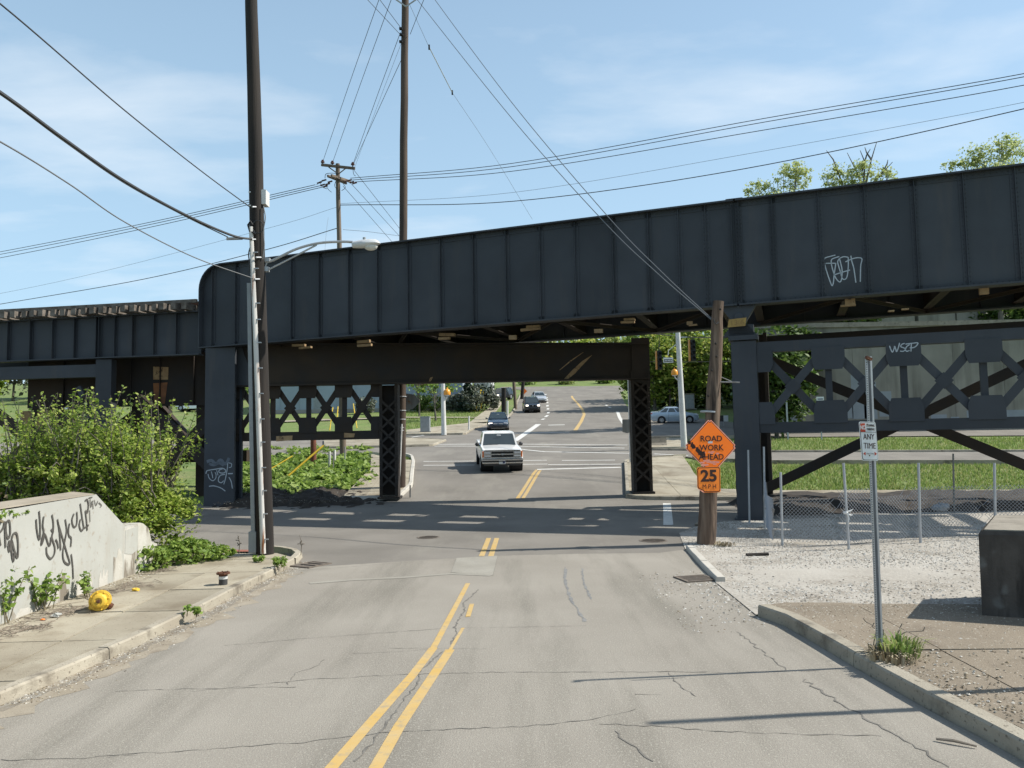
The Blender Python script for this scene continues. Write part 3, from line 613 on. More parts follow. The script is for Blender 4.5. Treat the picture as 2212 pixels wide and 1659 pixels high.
# far pavements
fl = setting('far_left_pavement')
FL = px((742, 1077), (862, 1077.5), (891, 1049), (895, 1000), (890, 998), (862, 997.5), (802, 985), (800, 1020))
slabs(fl, FL, R(92), 1.9, 1.6, .12, 'walk'); kerb(fl, px((742, 1079), (862, 1079.5), (893, 1050), (897, 1000), (893, 987.5), (872, 982.5), (800, 981.5)), 1, h=.14, w=.17, m='kerb_far', seg=1.8)
fr_ = setting('far_right_pavement')
slabs(fr_, px((1352, 1001), (1400, 994), (1474, 989.5), (1498, 1026), (1531, 1062), (1592, 1064), (1592, 1078.5), (1410, 1078), (1354, 1075.5)), R(88), 2.2, 2.4, .13, 'walk')
kerb(fr_, px((1600, 1081.5), (1500, 1081), (1410, 1080.2), (1351, 1077.3), (1349, 1040), (1347, 999.2), (1400, 992.5), (1478, 986.5)), -1, h=.15, w=.17, seg=2.2)
cs = setting('far_corner_pavement')
slabs(cs, px((878, 939.8), (1006, 938), (1016, 930.5), (1022, 927), (1050, 917), (1012, 916), (960, 922), (878, 931.5)), 0, 3.5, 3.0, .12, 'walk', skirt=.2)
kerb(cs, px((760, 942), (876, 941), (1006, 939), (1017, 931), (1024, 927.5), (1060, 915), (1099, 902.5), (1111, 889), (1119, 868), (1126, 853)), 1, h=.14, w=.2, seg=6, m='kerb')
drape('footpath', px((1012, 915), (1053, 912), (1084, 872.5), (1080, 866), (1070, 870), (1040, 893)), .05, 'walk', kind='structure')
drape('footpath', px((560, 914), (870, 903), (1060, 903), (1062, 901.5), (870, 901), (560, 911)), .05, 'walk', kind='structure')
il = setting('left_median'); ip = px((700, 953), (867, 948), (962, 952.5), (934, 963), (874, 965), (700, 967.5))
slabs(il, ip, 0, 3, 3, .12, 'walk', skirt=.2); kerb(il, px((700, 968.5), (874, 966), (935, 964), (965, 952.5), (867, 946.8), (700, 952)), 1, h=.13, w=.15, m='kerb', seg=4)
ir = setting('right_median'); slabs(ir, px((1404, 970.5), (1478, 971), (1478, 950), (1406, 949)), 0, 3, 3, .13, 'walk', skirt=.2); kerb(ir, px((1640, 977), (1480, 973.5), (1400, 972.8), (1403, 947), (1500, 946.5), (1640, 943.5)), -1, h=.15, w=.2, seg=5)
kerb(setting('ramp_kerb'), px((2300, 999), (1900, 999), (1640, 999), (1560, 994), (1500, 990)), 1, h=.12, w=.2, seg=5); kerb(setting('verge_kerb'), px((1640, 977), (1900, 976.5), (2300, 975.8)), 1, h=.12, w=.2, seg=5)
drape('footpath', px((1645, 1060), (2400, 1058), (2400, 1078), (1645, 1080)), .02, 'walk', kind='structure')
# soil behind the white wall, mounds under the bridge
def patch(name, x0, x1, y0, y1, zf, m, nx=24, ny=18, kind='structure', rough=.05, parent=None):
    mb = MB()
    for j in range(ny+1):
        for i in range(nx+1):
            x = x0+(x1-x0)*i/nx; y = y0+(y1-y0)*j/ny; e = min(i, nx-i, j, ny-j) > 0; mb.v.append((x+(random.uniform(-.4, .4)*(x1-x0)/nx if e else 0), y+(random.uniform(-.4, .4)*(y1-y0)/ny if e else 0), zf(x, y)+(random.uniform(-rough, rough) if e else 0)))
    for j in range(ny):
        for i in range(nx): a = j*(nx+1)+i; mb.f.append((a, a+1, a+nx+2, a+nx+1))
    return mb.build(name, m, parent, smooth=True, kind=kind)
def sm(a, b, x): t = min(1, max(0, (x-a)/(b-a))); return t*t*(3-2*t)
patch('soil_bank', -40, -7.32, 2, 17.0, lambda x, y: .02+1.5*(1-sm(13.6, 16.8, y))*sm(0, .15, -7.3-x), 'soil', 50, 34)
patch('dirt_mound', -11.6, -4.4, 28.6, 33.2, lambda x, y: g(y)-.05+.34*sm(28.7, 29.8, y)*(1-sm(31.2, 33, y))*sm(-11.6, -10.6, x)*(1-sm(-7.6, -4.9, x))*(.75+.25*math.sin(x*3)), 'shaded_soil', 40, 28, rough=.10)
patch('dirt_mound', 7.6, 24, 24.0, 29.2, lambda x, y: g(y)-.04+.42*sm(24.0, 25.2, y)*(1-sm(28.0, 29.0, y))*sm(7.6, 8.4, x)*(.9+.1*math.sin(x*1.3+1)), 'shaded_soil', 60, 26, rough=.035)
# ================================================================== THE RAILWAY BRIDGE
BL = Vector((-11.22, 29.61, 0)); BR = Vector((6.96, 23.1, 0)); bu = (BR-BL).normalized(); bv = Vector((-bu.y, bu.x, 0)); GRADE = .00777
def B(u, v, z): return BL+bu*u+bv*v+Vector((0, 0, z))
def zb(u): return 6.27+GRADE*u
def zt(u): return 9.53+GRADE*u
def ub(x, y): return (onplane(x, y, BL, bv)-BL).dot(bu)
MBR = Matrix(((bu.x, bv.x, 0), (bu.y, bv.y, 0), (0, 0, 1)))
def quadbox(mb, u0, u1, v0, v1, za0, za1, zb0, zb1):       # box between u0..u1 whose bottom/top heights differ at its ends
    return mb.hexa([B(u0, v0, za0), B(u1, v0, za1), B(u1, v1, za1), B(u0, v1, za0), B(u0, v0, zb0), B(u1, v0, zb1), B(u1, v1, zb1), B(u0, v1, zb0)])
def rivets(pts, nrm, r_=.017, parent=None, m='steel'):
    mb = MB(); nrm = Vector(nrm); a = nrm.orthogonal().normalized(); b = nrm.cross(a)
    for p in pts:
        p = V(p); mb.add([p+a*r_, p+b*r_, p-a*r_, p-b*r_, p+nrm*r_*.8], [(0, 1, 4), (1, 2, 4), (2, 3, 4), (3, 0, 4)])
    return mb.build('rivets', m, parent, kind='stuff')
V0, V1 = 0.0, 4.75
def girder(t, u0, u1, stiff, v, face, round_left=False, detail=True):
    gd = MB(); w2 = .22; H = lambda u: (zb(u), zt(u))
    quadbox(gd, u0, u1, v-w2, v+w2, zb(u0), zb(u1), zb(u0)+.05, zb(u1)+.05); lower = gd.build('lower_flange', 'steel', t)
    uu = u0+(.95 if round_left else 0); gd = MB(); quadbox(gd, uu, u1, v-w2, v+w2, zt(uu)-.05, zt(u1)-.05, zt(uu), zt(u1)); 
    if round_left:
        arc = [(u0+.95-.95*math.sin(a), zt(u0)-.95+.95*math.cos(a)) for a in [R(90)*i/8 for i in range(9)]]+[(u0, zb(u0)+.05)]
        for i in range(len(arc)-1):
            (ua, za), (ud, zd) = arc[i], arc[i+1]; du, dz = ud-ua, zd-za; l_ = math.hypot(du, dz); nu, nz = dz/l_*.05, -du/l_*.05
            gd.hexa([B(ua, v-w2, za), B(ud, v-w2, zd), B(ud, v+w2, zd), B(ua, v+w2, za), B(ua-nu, v-w2, za-nz), B(ud-nu, v-w2, zd-nz), B(ud-nu, v+w2, zd-nz), B(ua-nu, v+w2, za-nz)])
    gd.build('upper_flange', 'steel', t)
    gd = MB(); hu = .12
    quadbox(gd, u0+.1, u1-.02, v+face*.012, v+face*.03, zb(u0)+.05, zb(u1)+.05, zb(u0)+.05+hu, zb(u1)+.05+hu)
    us = u0+(1.0 if round_left else .1); quadbox(gd, us, u1-.02, v+face*.012, v+face*.03, zt(us)-.05-hu*1.3, zt(u1)-.05-hu*1.3, zt(us)-.05, zt(u1)-.05)
    gd.build('flange_angle', 'steel', t)
    # web panels between the stiffeners
    es = [u0]+sorted(stiff)+[u1]
    for a, b in zip(es[:-1], es[1:]):
        mb = MB()
        if round_left and a == u0:
            R0 = .93; arc = [(u0+.02+R0-R0*math.sin(x), zt(u0)-.03-R0+R0*math.cos(x)) for x in [R(90)*i/8 for i in range(9)]]
            poly = [(p[0], p[1]) for p in arc if p[0] <= b]+[(u0+.02, zb(u0)+.05), (b, zb(b)+.05), (b, zt(b)-.05 if b > u0+R0 else arc[-1][1])]
            o = BL+bv*(v-.01); mb.prism(poly, o, bu, Vector((0, 0, 1)), bv*.02)
        else: quadbox(mb, a, b, v-.01, v+.01, zb(a)+.05, zb(b)+.05, zt(a)-.05, zt(b)-.05)
        mb.build('web_panel', 'steel', t)
    riv = []
    for s_ in stiff:
        mb = MB(); zt_ = zt(s_)-.055
        if round_left and s_ < u0+.93: zt_ = zt(u0)-.03-.93+math.sqrt(max(0, .93**2-(u0+.95-s_)**2))-.03
        mb.box(B(s_-.055, v+face*.021, (zb(s_)+.055+zt_)/2), (.10, .018, zt_-zb(s_)-.06), MBR); mb.box(B(s_, v+face*.07, (zb(s_)+.055+zt_)/2), (.014, .12, zt_-zb(s_)-.06), MBR); mb.box(B(s_+.055, v+face*.021, (zb(s_)+.055+zt_)/2), (.10, .018, zt_-zb(s_)-.06), MBR)
        mb.build('stiffener', 'steel', t)
        if detail:
            z = zb(s_)+.18
            while z < zt_-.1: riv += [B(s_-.06, v+face*.03, z), B(s_+.06, v+face*.03, z)]; z += .13
    if detail:
        u = u0+.2
        while u < u1-.1:
            riv += [B(u, v+face*.03, zb(u)+.11)]
            if u > us: riv += [B(u, v+face*.03, zt(u)-.13)]
            u += .14
        rivets(riv, bv*face, .021, t)
st1 = [ub(x, 640) for x in (462, 512, 566, 632, 692, 756, 818, 884, 954, 1025, 1096, 1170, 1246, 1328, 1405, 1471, 1530)]
st2 = [ub(x, 540) for x in (1671, 1772, 1872, 1980, 2087, 2200, 2322, 2450)]
uj = ub(1591, 550); u_l = ub(437, 660); u_r = ub(2620, 550)
def floor(t, u0, u1):
    # floor beams, stringers, sleepers, lateral bracing; openings beside the sleepers let light through
    n = max(2, round((u1-u0-.6)/2.75)); fb = [u0+.4+(u1-u0-.8)*i/n for i in range(n+1)]
    for u in fb:
        mb = MB()
        mb.beam(B(u, V0+.02, zb(u)+.56), B(u, V1-.02, zb(u)+.56), .016, .9); mb.beam(B(u, V0+.3, zb(u)+.13), B(u, V1-.3, zb(u)+.13), .26, .03); mb.beam(B(u, V0+.05, zb(u)+1.0), B(u, V1-.05, zb(u)+1.0), .26, .03); mb.build('floor_beam', 'steel_rust', t)
    for v in (1.5, 3.2):
        for a, b in zip(fb[:-1], fb[1:]):
            mb = MB(); mb.beam(B(a+.14, v, zb(a)+.72), B(b-.14, v, zb(b)+.72), .02, .5); mb.beam(B(a+.14, v, zb(a)+.49), B(b-.14, v, zb(b)+.49), .2, .03); mb.build('stringer', 'steel_rust', t)
    tm = MB().box((0, 0, 0), (.36, 1.10, .24)).mesh('tie', 'tie_wood'); tm2 = MB().box((0, 0, 0), (.36, 1.30, .24)).mesh('tie', 'tie_wood'); u = u0+.5
    rz = math.atan2(bu.y, bu.x)
    while u < u1-.3:
        inst('sleeper', tm, t, B(u, 1.8, zb(u)+1.15)-origin(t), (0, 0, rz)); inst('sleeper', tm2, t, B(u, 3.6, zb(u)+1.15)-origin(t), (0, 0, rz)); u += .46
    for v in (1.75, 3.18):
        mb = MB(); mb.beam(B(u0+.4, v, zb(u0)+1.34), B(u1-.3, v, zb(u1)+1.34), .07, .16); mb.build('rail', 'rust', t)
    for i, (a, b) in enumerate(zip(fb[:-1], fb[1:])):          # walkway plates leave an opening in every bay
        m_ = a+.95
        for va, vb in ((.50, 1.24), (2.36, 2.94)):
            mb = MB(); quadbox(mb, a, m_, va, vb, zb(a)+1.03, zb(m_)+1.03, zb(a)+1.07, zb(m_)+1.07); quadbox(mb, b-.3, b, va, vb, zb(b)+1.03, zb(b)+1.03, zb(b)+1.07, zb(b)+1.07); mb.build('deck_plate', 'steel_rust', t)
        mb = MB(); quadbox(mb, a, b, .03, .49, zb(a)+1.03, zb(b)+1.03, zb(a)+1.07, zb(b)+1.07); mb.build('deck_plate', 'steel_rust', t)
        mb = MB(); quadbox(mb, a, b, 4.26, V1-.03, zb(a)+1.03, zb(b)+1.03, zb(a)+1.07, zb(b)+1.07); mb.build('deck_plate', 'steel_rust', t)
        if i % 2: p, q = (a, V0+.25), (b, V1-.25)
        else: p, q = (a, V1-.25), (b, V0+.25)
        mb = MB(); mb.beam(B(p[0], p[1], zb(p[0])+.09), B(q[0], q[1], zb(q[0])+.09), .16, .02); mb.beam(B(p[0], p[1], zb(p[0])+.04), B(q[0], q[1], zb(q[0])+.04), .02, .1); mb.build('lateral_brace', 'steel_rust', t)
def fill_back(t, u0, u1):
    mb = MB(); quadbox(mb, u0, u1, V1-.01, V1+.01, zb(u0)+.05, zb(u1)+.05, zt(u0)-.05, zt(u1)-.05); mb.build('back_web', 'steel', t)
    for z0, z1, w in ((0, .05, .22), (3.21, 3.26, .22)):
        mb = MB(); quadbox(mb, u0, u1, V1-w, V1+w, zb(u0)+z0, zb(u1)+z0, zb(u0)+z1, zb(u1)+z1); mb.build('back_flange', 'steel', t)
    u = u0+.6
    while u < u1:
        mb = MB(); mb.box(B(u, V1-.08, (zb(u)+zt(u))/2), (.02, .14, 3.1), MBR); mb.build('back_stiffener', 'steel', t); u += 1.35
sp1 = thing('bridge_span', 'long dark grey riveted plate girder span with rounded left end over the road', 'bridge span', B(5, 0, zb(5)))
girder(sp1, u_l, uj-.03, st1, V0, -1, round_left=True); fill_back(sp1, u_l+2.0, uj-.03); floor(sp1, u_l+.3, uj-.1)
sp2 = thing('bridge_span', 'dark grey plate girder span with pale graffiti tag at the right', 'bridge span', B(24, 0, zb(24)))
girder(sp2, uj+.03, u_r, [uj+.1]+st2, V0, -1); fill_back(sp2, uj+.03, u_r); floor(sp2, uj+.1, u_r-.2)
quadbox(MB(), uj-.2, uj+.2, .012, .03, zb(uj)+.06, zb(uj)+.06, zt(uj)-.06, zt(uj)-.06).build('splice_plate', 'steel', sp1); MB().box(B(uj, 0, zt(uj)+.012), (.5, .44, .02), MBR).build('splice_plate', 'steel', sp1); MB().box(B(uj-.1, -.09, (zb(uj)+zt(uj))/2), (.014, .16, 3.0), MBR).build('end_stiffener', 'steel', sp1)
# tan blocks below the girders; sunlight on gusset faces put into their colour
def blockat(t, x, y, w, h, v, ang=0, m='gusset_sunlit'):
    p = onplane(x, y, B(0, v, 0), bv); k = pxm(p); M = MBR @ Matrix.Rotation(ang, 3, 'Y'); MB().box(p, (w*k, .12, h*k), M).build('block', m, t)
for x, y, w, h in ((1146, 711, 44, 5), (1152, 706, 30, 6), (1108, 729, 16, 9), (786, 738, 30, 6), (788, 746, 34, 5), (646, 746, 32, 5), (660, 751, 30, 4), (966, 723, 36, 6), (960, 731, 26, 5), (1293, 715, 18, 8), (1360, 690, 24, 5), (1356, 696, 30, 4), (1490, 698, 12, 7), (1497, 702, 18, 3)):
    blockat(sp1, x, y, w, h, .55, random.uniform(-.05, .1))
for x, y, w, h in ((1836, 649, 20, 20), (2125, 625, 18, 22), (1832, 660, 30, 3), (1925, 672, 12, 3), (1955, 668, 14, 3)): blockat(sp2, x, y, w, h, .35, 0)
# graffiti on the right span
def stroke_px(t, pts, w, p, n, m, nm='graffiti', k=5, label=None, off=.006):
    q = [onplane(x, y, p, n) for x, y in pts]; q = catmull(q, k) if len(q) > 2 else q
    o = MB().ribbon(q, w, -Vector(n), off).build(nm, m, t)
    if label: o['label'] = label
    return o
cg = cropc(3150, 950, 6.32)
for s_ in (((880, 345), (740, 380), (640, 410), (605, 450), (610, 560), (680, 800), (760, 1030), (800, 1105), (830, 1030), (850, 830), (885, 580), (870, 550), (640, 550)), ((980, 380), (850, 420), (785, 460), (780, 560), (830, 760), (900, 930), (990, 1015), (1035, 930), (1045, 700), (980, 420)),
           ((1200, 400), (1090, 385), (985, 430), (940, 500), (950, 580), (1010, 780), (1050, 920), (1110, 950), (1170, 880), (1200, 640), (1200, 400)), ((840, 840), (1040, 775), (1245, 715)), ((1265, 360), (1290, 500), (1340, 680), (1390, 1030)), ((1130, 515), (1280, 445), (1430, 410), (1540, 440), (1510, 620), (1500, 1010))):
    stroke_px(sp2, cg(*s_), .030, B(0, -.012, 0), bv, 'spray_pale')
# ------------------------------------------------------------------ columns with lacing
def column(t, c, w, d, z0, z1, ax, lace=True, front=True, name='column', m='steel', lace_m=None, pitch=.62, side_lace=False):
    """two side plates plus laced front, w across ax, d deep"""
    c = V(c); ax = Vector(ax); dp = Vector((-ax.y, ax.x, 0)); M = Matrix(((ax.x, dp.x, 0), (ax.y, dp.y, 0), (0, 0, 1)))
    col_ = MB(); zc = (z0+z1)/2; hh = z1-z0
    def bx_(x, y, sx, sy, zz=zc, sz=hh): col_.box(c+M @ Vector((x, y, zz)), (sx, sy, sz), M)
    if front:                                                    # solid plate towards the street
        bx_(0, -d/2, w, .02); bx_(0, d/2, w, .02); bx_(-w/2+.05, -d/2+.06, .1, .1); bx_(w/2-.05, -d/2+.06, .1, .1); bx_(-w/2+.05, d/2-.06, .1, .1); bx_(w/2-.05, d/2-.06, .1, .1); bx_(w*.1, 0, .03, d-.03)
    else:
        bx_(-w/2, 0, .025, d); bx_(w/2, 0, .025, d); bx_(0, d/2-.03, w-.03, .02)
        for sx in (-1, 1): bx_(sx*(w/2-.06), -d/2+.012, .095, .02); bx_(sx*(w/2-.06), d/2-.012, .095, .02)
    o = col_.build(name, m, t); 
    MB().box(c+M @ Vector((0, 0, z0+.03)), (w+.16, d+.16, .08), M).build('base_plate', m, t)
    if lace:
        z = z0+.45; riv = []
        ends = []
        while z+pitch < z1-.1:
            if front: f = [(-w/2-.004, s_*(d/2-.06), 1) for s_ in (1,)]
            a, b = w/2-.05, d/2-.05
            if front:
                for sg in (-1, 1):
                    p, q = c+M @ Vector((-w/2-.012, -sg*b, z)), c+M @ Vector((-w/2-.012, sg*b, z+pitch)); MB().beam(p, q, .018, .075, up=M @ Vector((0, sg*pitch, -2*sg*sg*b)) if False else ax.cross(q-p)).build('lacing_bar', lace_m or m, o)
            else:
                for sg in (-1, 1):
                    off = .012*sg
                    p, q = c+M @ Vector((-sg*a, -d/2-.012+off*.6, z)), c+M @ Vector((sg*a, -d/2-.012+off*.6, z+pitch)); MB().beam(p, q, .012, .085, up=dp.cross(q-p)).build('lacing_bar', lace_m or m, o)
                riv += [c+M @ Vector((sx*a, -d/2-.026, z+dz)) for sx in (-1, 1) for dz in (-.05, .05)]+[c+M @ Vector((0, -d/2-.03, z+pitch/2))]
                riv += [c+M @ Vector((sx*(w/2-.03), -d/2-.004, z+pitch/2)) for sx in (-1, 1)]
            z += pitch
        if riv: rivets(riv, -dp, .024, o, lace_m or m)
    return o
X = Vector((1, 0, 0)); Y1 = Vector((0, 1, 0)); Z1 = Vector((0, 0, 1))
def truss(t, A, Bq, z0, z1, n, m, chord=.30, gus=(.75, .6), dp=.28, dg=.2, skipv=()):
    """lattice strut between two columns: chords, X diagonals, posts, gusset plates"""
    A, Bq = V(A), V(Bq); ax = (Bq-A).normalized(); nn = Vector((-ax.y, ax.x, 0)); L_ = (Bq-A).length
    def P(s, z, v=0): return A+ax*s+nn*v+Vector((0, 0, z))
    for z in (z0+chord/2, z1-chord/2): MB().beam(P(0, z), P(L_, z), dp, chord).build('chord', m, t)
    pw = L_/n; fv = -dp/2-.012
    for i in range(n):
        a, b = i*pw, (i+1)*pw
        for k, (s0, s1) in enumerate(((a, b), (b, a))):
            p, q = P(s0, z0+chord*.6, -.09+.06*k), P(s1, z1-chord*.6, -.09+.06*k); MB().beam(p, q, .055, dg, up=nn.cross(q-p)).build('diagonal', m, t)
        cx_ = (a+b)/2; zc = (z0+z1)/2; MB().box(P(cx_, zc, fv+.05), (.34, .02, .34), Matrix(((ax.x, nn.x, 0), (ax.y, nn.y, 0), (0, 0, 1))) @ Matrix.Rotation(R(45), 3, 'Y')).build('gusset', m, t)
        if i and i not in skipv: MB().beam(P(a, z0+chord), P(a, z1-chord), .10, .18, up=ax).build('post', m, t)
    for i in range(n+1):
        for s_, zz in ((1, z0+chord), (-1, z1-chord)):
            w, h = gus; s = i*pw; lo, hi = max(-w/2, -s), min(w/2, L_-s)
            poly = [(lo, -.06*s_), (hi, -.06*s_), (hi, s_*h*.62), (hi*.82 if hi > .1 else hi, s_*h), (lo*.82 if lo < -.1 else lo, s_*h), (lo, s_*h*.62)]
            MB().prism(poly, P(s, zz, fv), ax, Z1, -nn*.02).build('gusset', m, t)
# left bent: three columns, cap beam, lattice strut
yB = 30.0
bent = thing('bridge_bent', 'dark steel portal bent with deep brown cap beam across the road', 'bridge bent', (0, yB, g(yB)))
cL = at(478, 1100, 29.7); cM = at(840, 1060, yB); cRt = at(1390, 1060, yB-.1)
kL, kM, kR = pxm(cL), pxm(cM), pxm(cRt)
lc = column(bent, (cL.x, cL.y+.2, 0), 68*kL, .7, -.05, zb(0)-.02, Vector((bu.x*.35+.65, bu.y*.35, 0)).normalized(), lace=False)
mc = column(bent, (cM.x, cM.y+.3, 0), 39*kM, .62, g(yB)+.1, 4.75, X, front=False, m='steel_rust', pitch=.56)
rc = column(bent, (cRt.x, cRt.y+.3, 0), 40*kR, .62, g(yB)+.13, 5.1, X, front=False, m='steel_rust', pitch=.56)
pa, pb = at(505, 836, yB), at(1404, 822, yB); zl, zr = at(700, 833, yB).z, at(1349, 820, yB).z; ztl, ztr = at(700, 740, yB).z, at(1340, 742, yB).z
cap = MB(); cap.hexa([(pa.x, yB-.02, zl+.06), (pb.x, yB-.02, zr+.06), (pb.x, yB+.02, zr+.06), (pa.x, yB+.02, zl+.06), (pa.x, yB-.02, ztl-.06), (pb.x, yB-.02, ztr-.06), (pb.x, yB+.02, ztr-.06), (pa.x, yB+.02, ztl-.06)]); cap = cap.build('cap_beam', 'steel_rust', bent)
for z_l, z_r in ((zl, zr), (ztl-.06, ztr-.06)): MB().hexa([(pa.x, yB-.22, z_l), (pb.x, yB-.22, z_r), (pb.x, yB+.26, z_r), (pa.x, yB+.26, z_l), (pa.x, yB-.22, z_l+.06), (pb.x, yB-.22, z_r+.06), (pb.x, yB+.26, z_r+.06), (pa.x, yB+.26, z_l+.06)]).build('flange', 'steel_rust', cap)
rivets([(pa.x+(pb.x-pa.x)*i/150, yB-.025, zl+(zr-zl)*i/150+.14) for i in range(1, 150)]+[(pa.x+(pb.x-pa.x)*i/150, yB-.025, ztl+(ztr-ztl)*i/150-.16) for i in range(1, 150)], (0, -1, 0), .018, cap, 'steel_rust')
MB().prism([(p[0]-cRt.x, p[1]) for p in ((pb.x-1.05, zr+.05), (pb.x, zr-.28), (pb.x, ztr+.2), (pb.x-.7, ztr+.2), (pb.x-.7, zr+.06))], (cRt.x, yB-.06, 0), X, Z1, (0, -.02, 0)).build('gusset', 'steel_rust', cap)
MB().prism([(0, zl-.02), (.9, zl-.02), (.9, zl+.02), (.28, ztl), (0, ztl)], (pa.x, yB-.07, 0), X, Z1, (0, -.02, 0)).build('gusset', 'steel', cap)
for s_, w in ((c3((965, 270), (1030, 210), (1100, 140), (1162, 90)), (.10, .17, .12, .01)), (c3((928, 198), (1010, 130), (1100, 68)), (.02, .05, .015)), (c2((1455, 385), (1470, 350), (1482, 340)), (.06, .09, .01)), (c2((1370, 398), (1415, 394)), (.03, .03))):
    q = [onplane(x, y, (0, yB-.02, 0), (0, 1, 0)) for x, y in s_]; MB().ribbon(q, list(w), (0, -1, 0), .006).build('scrape_mark', 'steel_tan', cap)
tl, tr_ = at(512, 925, yB+.25), at(822, 925, yB+.25); truss(bent, (tl.x, yB+.25, 0), (tr_.x, yB+.25, 0), 2.62, 5.15, 4, 'steel_rust', chord=.34, gus=(.7, .55))
for pts in (c2((345, 770), (465, 765), (462, 800), (345, 808)), c2((838, 745), (918, 750), (910, 778), (838, 780))):
    q = [onplane(x, y, (0, yB+.09, 0), (0, 1, 0)) for x, y in pts]; MB().add(q, [(0, 1, 2, 3)]).build('rust_sun_patch', 'steel_tan', bent)
# cap beam continues as a deep strut to the left tower
pz = at(66, 780, 32.0); MB().box(((pz.x-11.4)/2, 31.9, 5.25), (abs(pz.x+11.4), .05, 2.2)).build('deep_strut', 'steel_rust', bent)
for x in (-13.2, -14.6, -15.8, -17.2, -18.6): MB().box((x, 31.84, 5.25), (.02, .14, 2.1)).build('stiffener', 'steel_rust', bent)
q = [onplane(x, y, (0, 31.86, 0), (0, 1, 0)) for x, y in ((331, 792), (364, 793), (363, 820), (331, 820))]; MB().add(q, [(3, 2, 1, 0)]).build('rust_sun_patch', 'steel_tan', bent)  # sun falling through gaps onto the strut plate, painted as a tan patch
q = [onplane(x, y, (0, 31.86, 0), (0, 1, 0)) for x, y in ((331, 828), (362, 826), (356, 872), (333, 874))]; MB().add(q, [(3, 2, 1, 0)]).build('rust_sun_patch', 'steel_orange', bent)  # second painted sun patch, on rusty plate
for sg in (0, 1):
    p, q = ((-15.2, 31.2, 4.4), (-10.9, 30.6, .7)) if sg else ((-15.2, 31.4, .6), (-11.0, 30.7, 4.5)); MB().beam(p, q, .3, .5).build('brace', 'steel_rust', bent)
    p, q = ((-15.4, 33.4, 4.2), (-12.2, 33.0, .9)) if sg else ((-15.4, 33.5, .9), (-12.2, 33.1, 4.2)); MB().beam(p, q, .3, .4).build('brace', 'steel_rust', bent)
for x in (-12.9, -15.6): MB().box((x, 32.3, 2.3), (.55, .5, 4.4)).build('rear_column', 'steel_rust', bent)
# graffiti low on the left column
cgl = cropc(780, 1750, 7.9); pl = Vector((cL.x, cL.y+.2-.36, 0)); ln = Vector((-bu.y*.35, bu.x*.35+.65, 0)).normalized()
for s_, w, m in ((((245, 910), (270, 830), (350, 800), (600, 760), (750, 740), (850, 790), (840, 870), (740, 890), (650, 860), (670, 790), (760, 760)), .035, 'spray_pale'), (((310, 920), (350, 1050), (460, 1130), (550, 1050), (560, 930), (530, 870)), .03, 'spray_pale'), (((410, 840), (440, 940), (460, 1050)), .03, 'spray_pale'), (((580, 800), (620, 960)), .03, 'spray_pale'),
                 (((840, 930), (700, 960), (640, 1050), (640, 1150), (720, 1190), (800, 1130)), .035, 'spray_pale'), (((920, 570), (915, 720), (880, 920), (850, 1080), (800, 1240)), .035, 'spray_pale'), (((940, 570), (1040, 600), (1030, 700), (960, 720)), .025, 'spray_pale'), (((960, 1020), (1030, 1150), (1070, 1370)), .035, 'spray_pale'), (((340, 1300), (500, 1290), (700, 1350), (850, 1450)), .035, 'spray_pale'), (((930, 910), (1080, 905)), .04, 'spray_pale'),
                 (((270, 540), (420, 500), (560, 600), (700, 480), (820, 600), (900, 560), (970, 420)), .12, 'spray_faint'), (((340, 600), (500, 640), (650, 580), (800, 650)), .10, 'spray_faint')):
    stroke_px(bent, cgl(*s_), w, pl, ln, m)
# right tower: front column, long lattice strut, bracing
tw = thing('bridge_tower', 'dark grey steel tower legs joined by a lattice strut beside the fence', 'bridge tower', B(ub(1615, 1000), .3, 0))
uR = ub(1612, 900); cR = B(uR, .35, 0); kc = pxm(cR)
rcol = column(tw, (cR.x, cR.y, 0), 52*kc, .7, -.02, 5.35, bu, front=True, pitch=.6)
MB().box(B(uR, .35, 5.45), (.86, .86, .14), MBR).build('cap_plate', 'steel', tw); MB().box(B(uR-.05, .3, 5.68), (.72, .6, .34), MBR).build('bearing_block', 'steel', tw)
MB().prism([(-.52, 6.27+GRADE*uR), (.5, 6.27+GRADE*uR), (.12, 5.82), (-.12, 5.82)], BL+bu*(uj)+bv*(-.05), bu, Z1, bv*.3).build('bearing_shoe', 'steel', tw); MB().lathe([(.13, 0), (.13, .06), (.10, .07), (.001, .075)], B(uj, -.05, 6.08), -bv, 14).build('bearing_pin', 'steel', tw)
MB().prism([(-.5, 5.5), (.5, 5.5), (.2, 5.9), (-.2, 5.9)], BL+bu*uj+bv*.0, bu, Z1, bv*.25).build('bearing_shoe', 'steel', tw)
pp = onplane(1592, 697, B(0, -.24, 0), bv); kp = pxm(pp); Mp = frame(pp, bu, Z1)
plate = MB().prism([(-20*kp, -9*kp), (17*kp, -8*kp), (20*kp, 10*kp), (-17*kp, 8*kp)], pp, bu, Z1, bv*.02).build('clearance_plate', 'sign_yellow', tw)
text('13 6', .21, 'sign_faded', tw, frame(pp-bv*.004, bu, Z1), sx=1.1)
uE = uR+10.6; z0t, z1t = onplane(1700, 934, B(0, .2, 0), bv).z, onplane(1700, 737, B(0, .2, 0), bv).z
uA = ub(1640, 900); truss(tw, B(uA, .2, 0), B(uE-.35, .2, 0), z0t, z1t, 5, 'steel', chord=.31, gus=(.9, .60), dp=.3, dg=.23)
column(tw, B(uE, .35, 0), .8, .7, -.02, 5.5, bu, front=True, lace=False)
vb = 5.2; uS = uR+.2
for uq in (uS, uE-.6): column(tw, B(uq, vb, 0), .7, .6, 0.0, 6.2, bu, front=False, lace=False, m='steel_rust', name='rear_column')
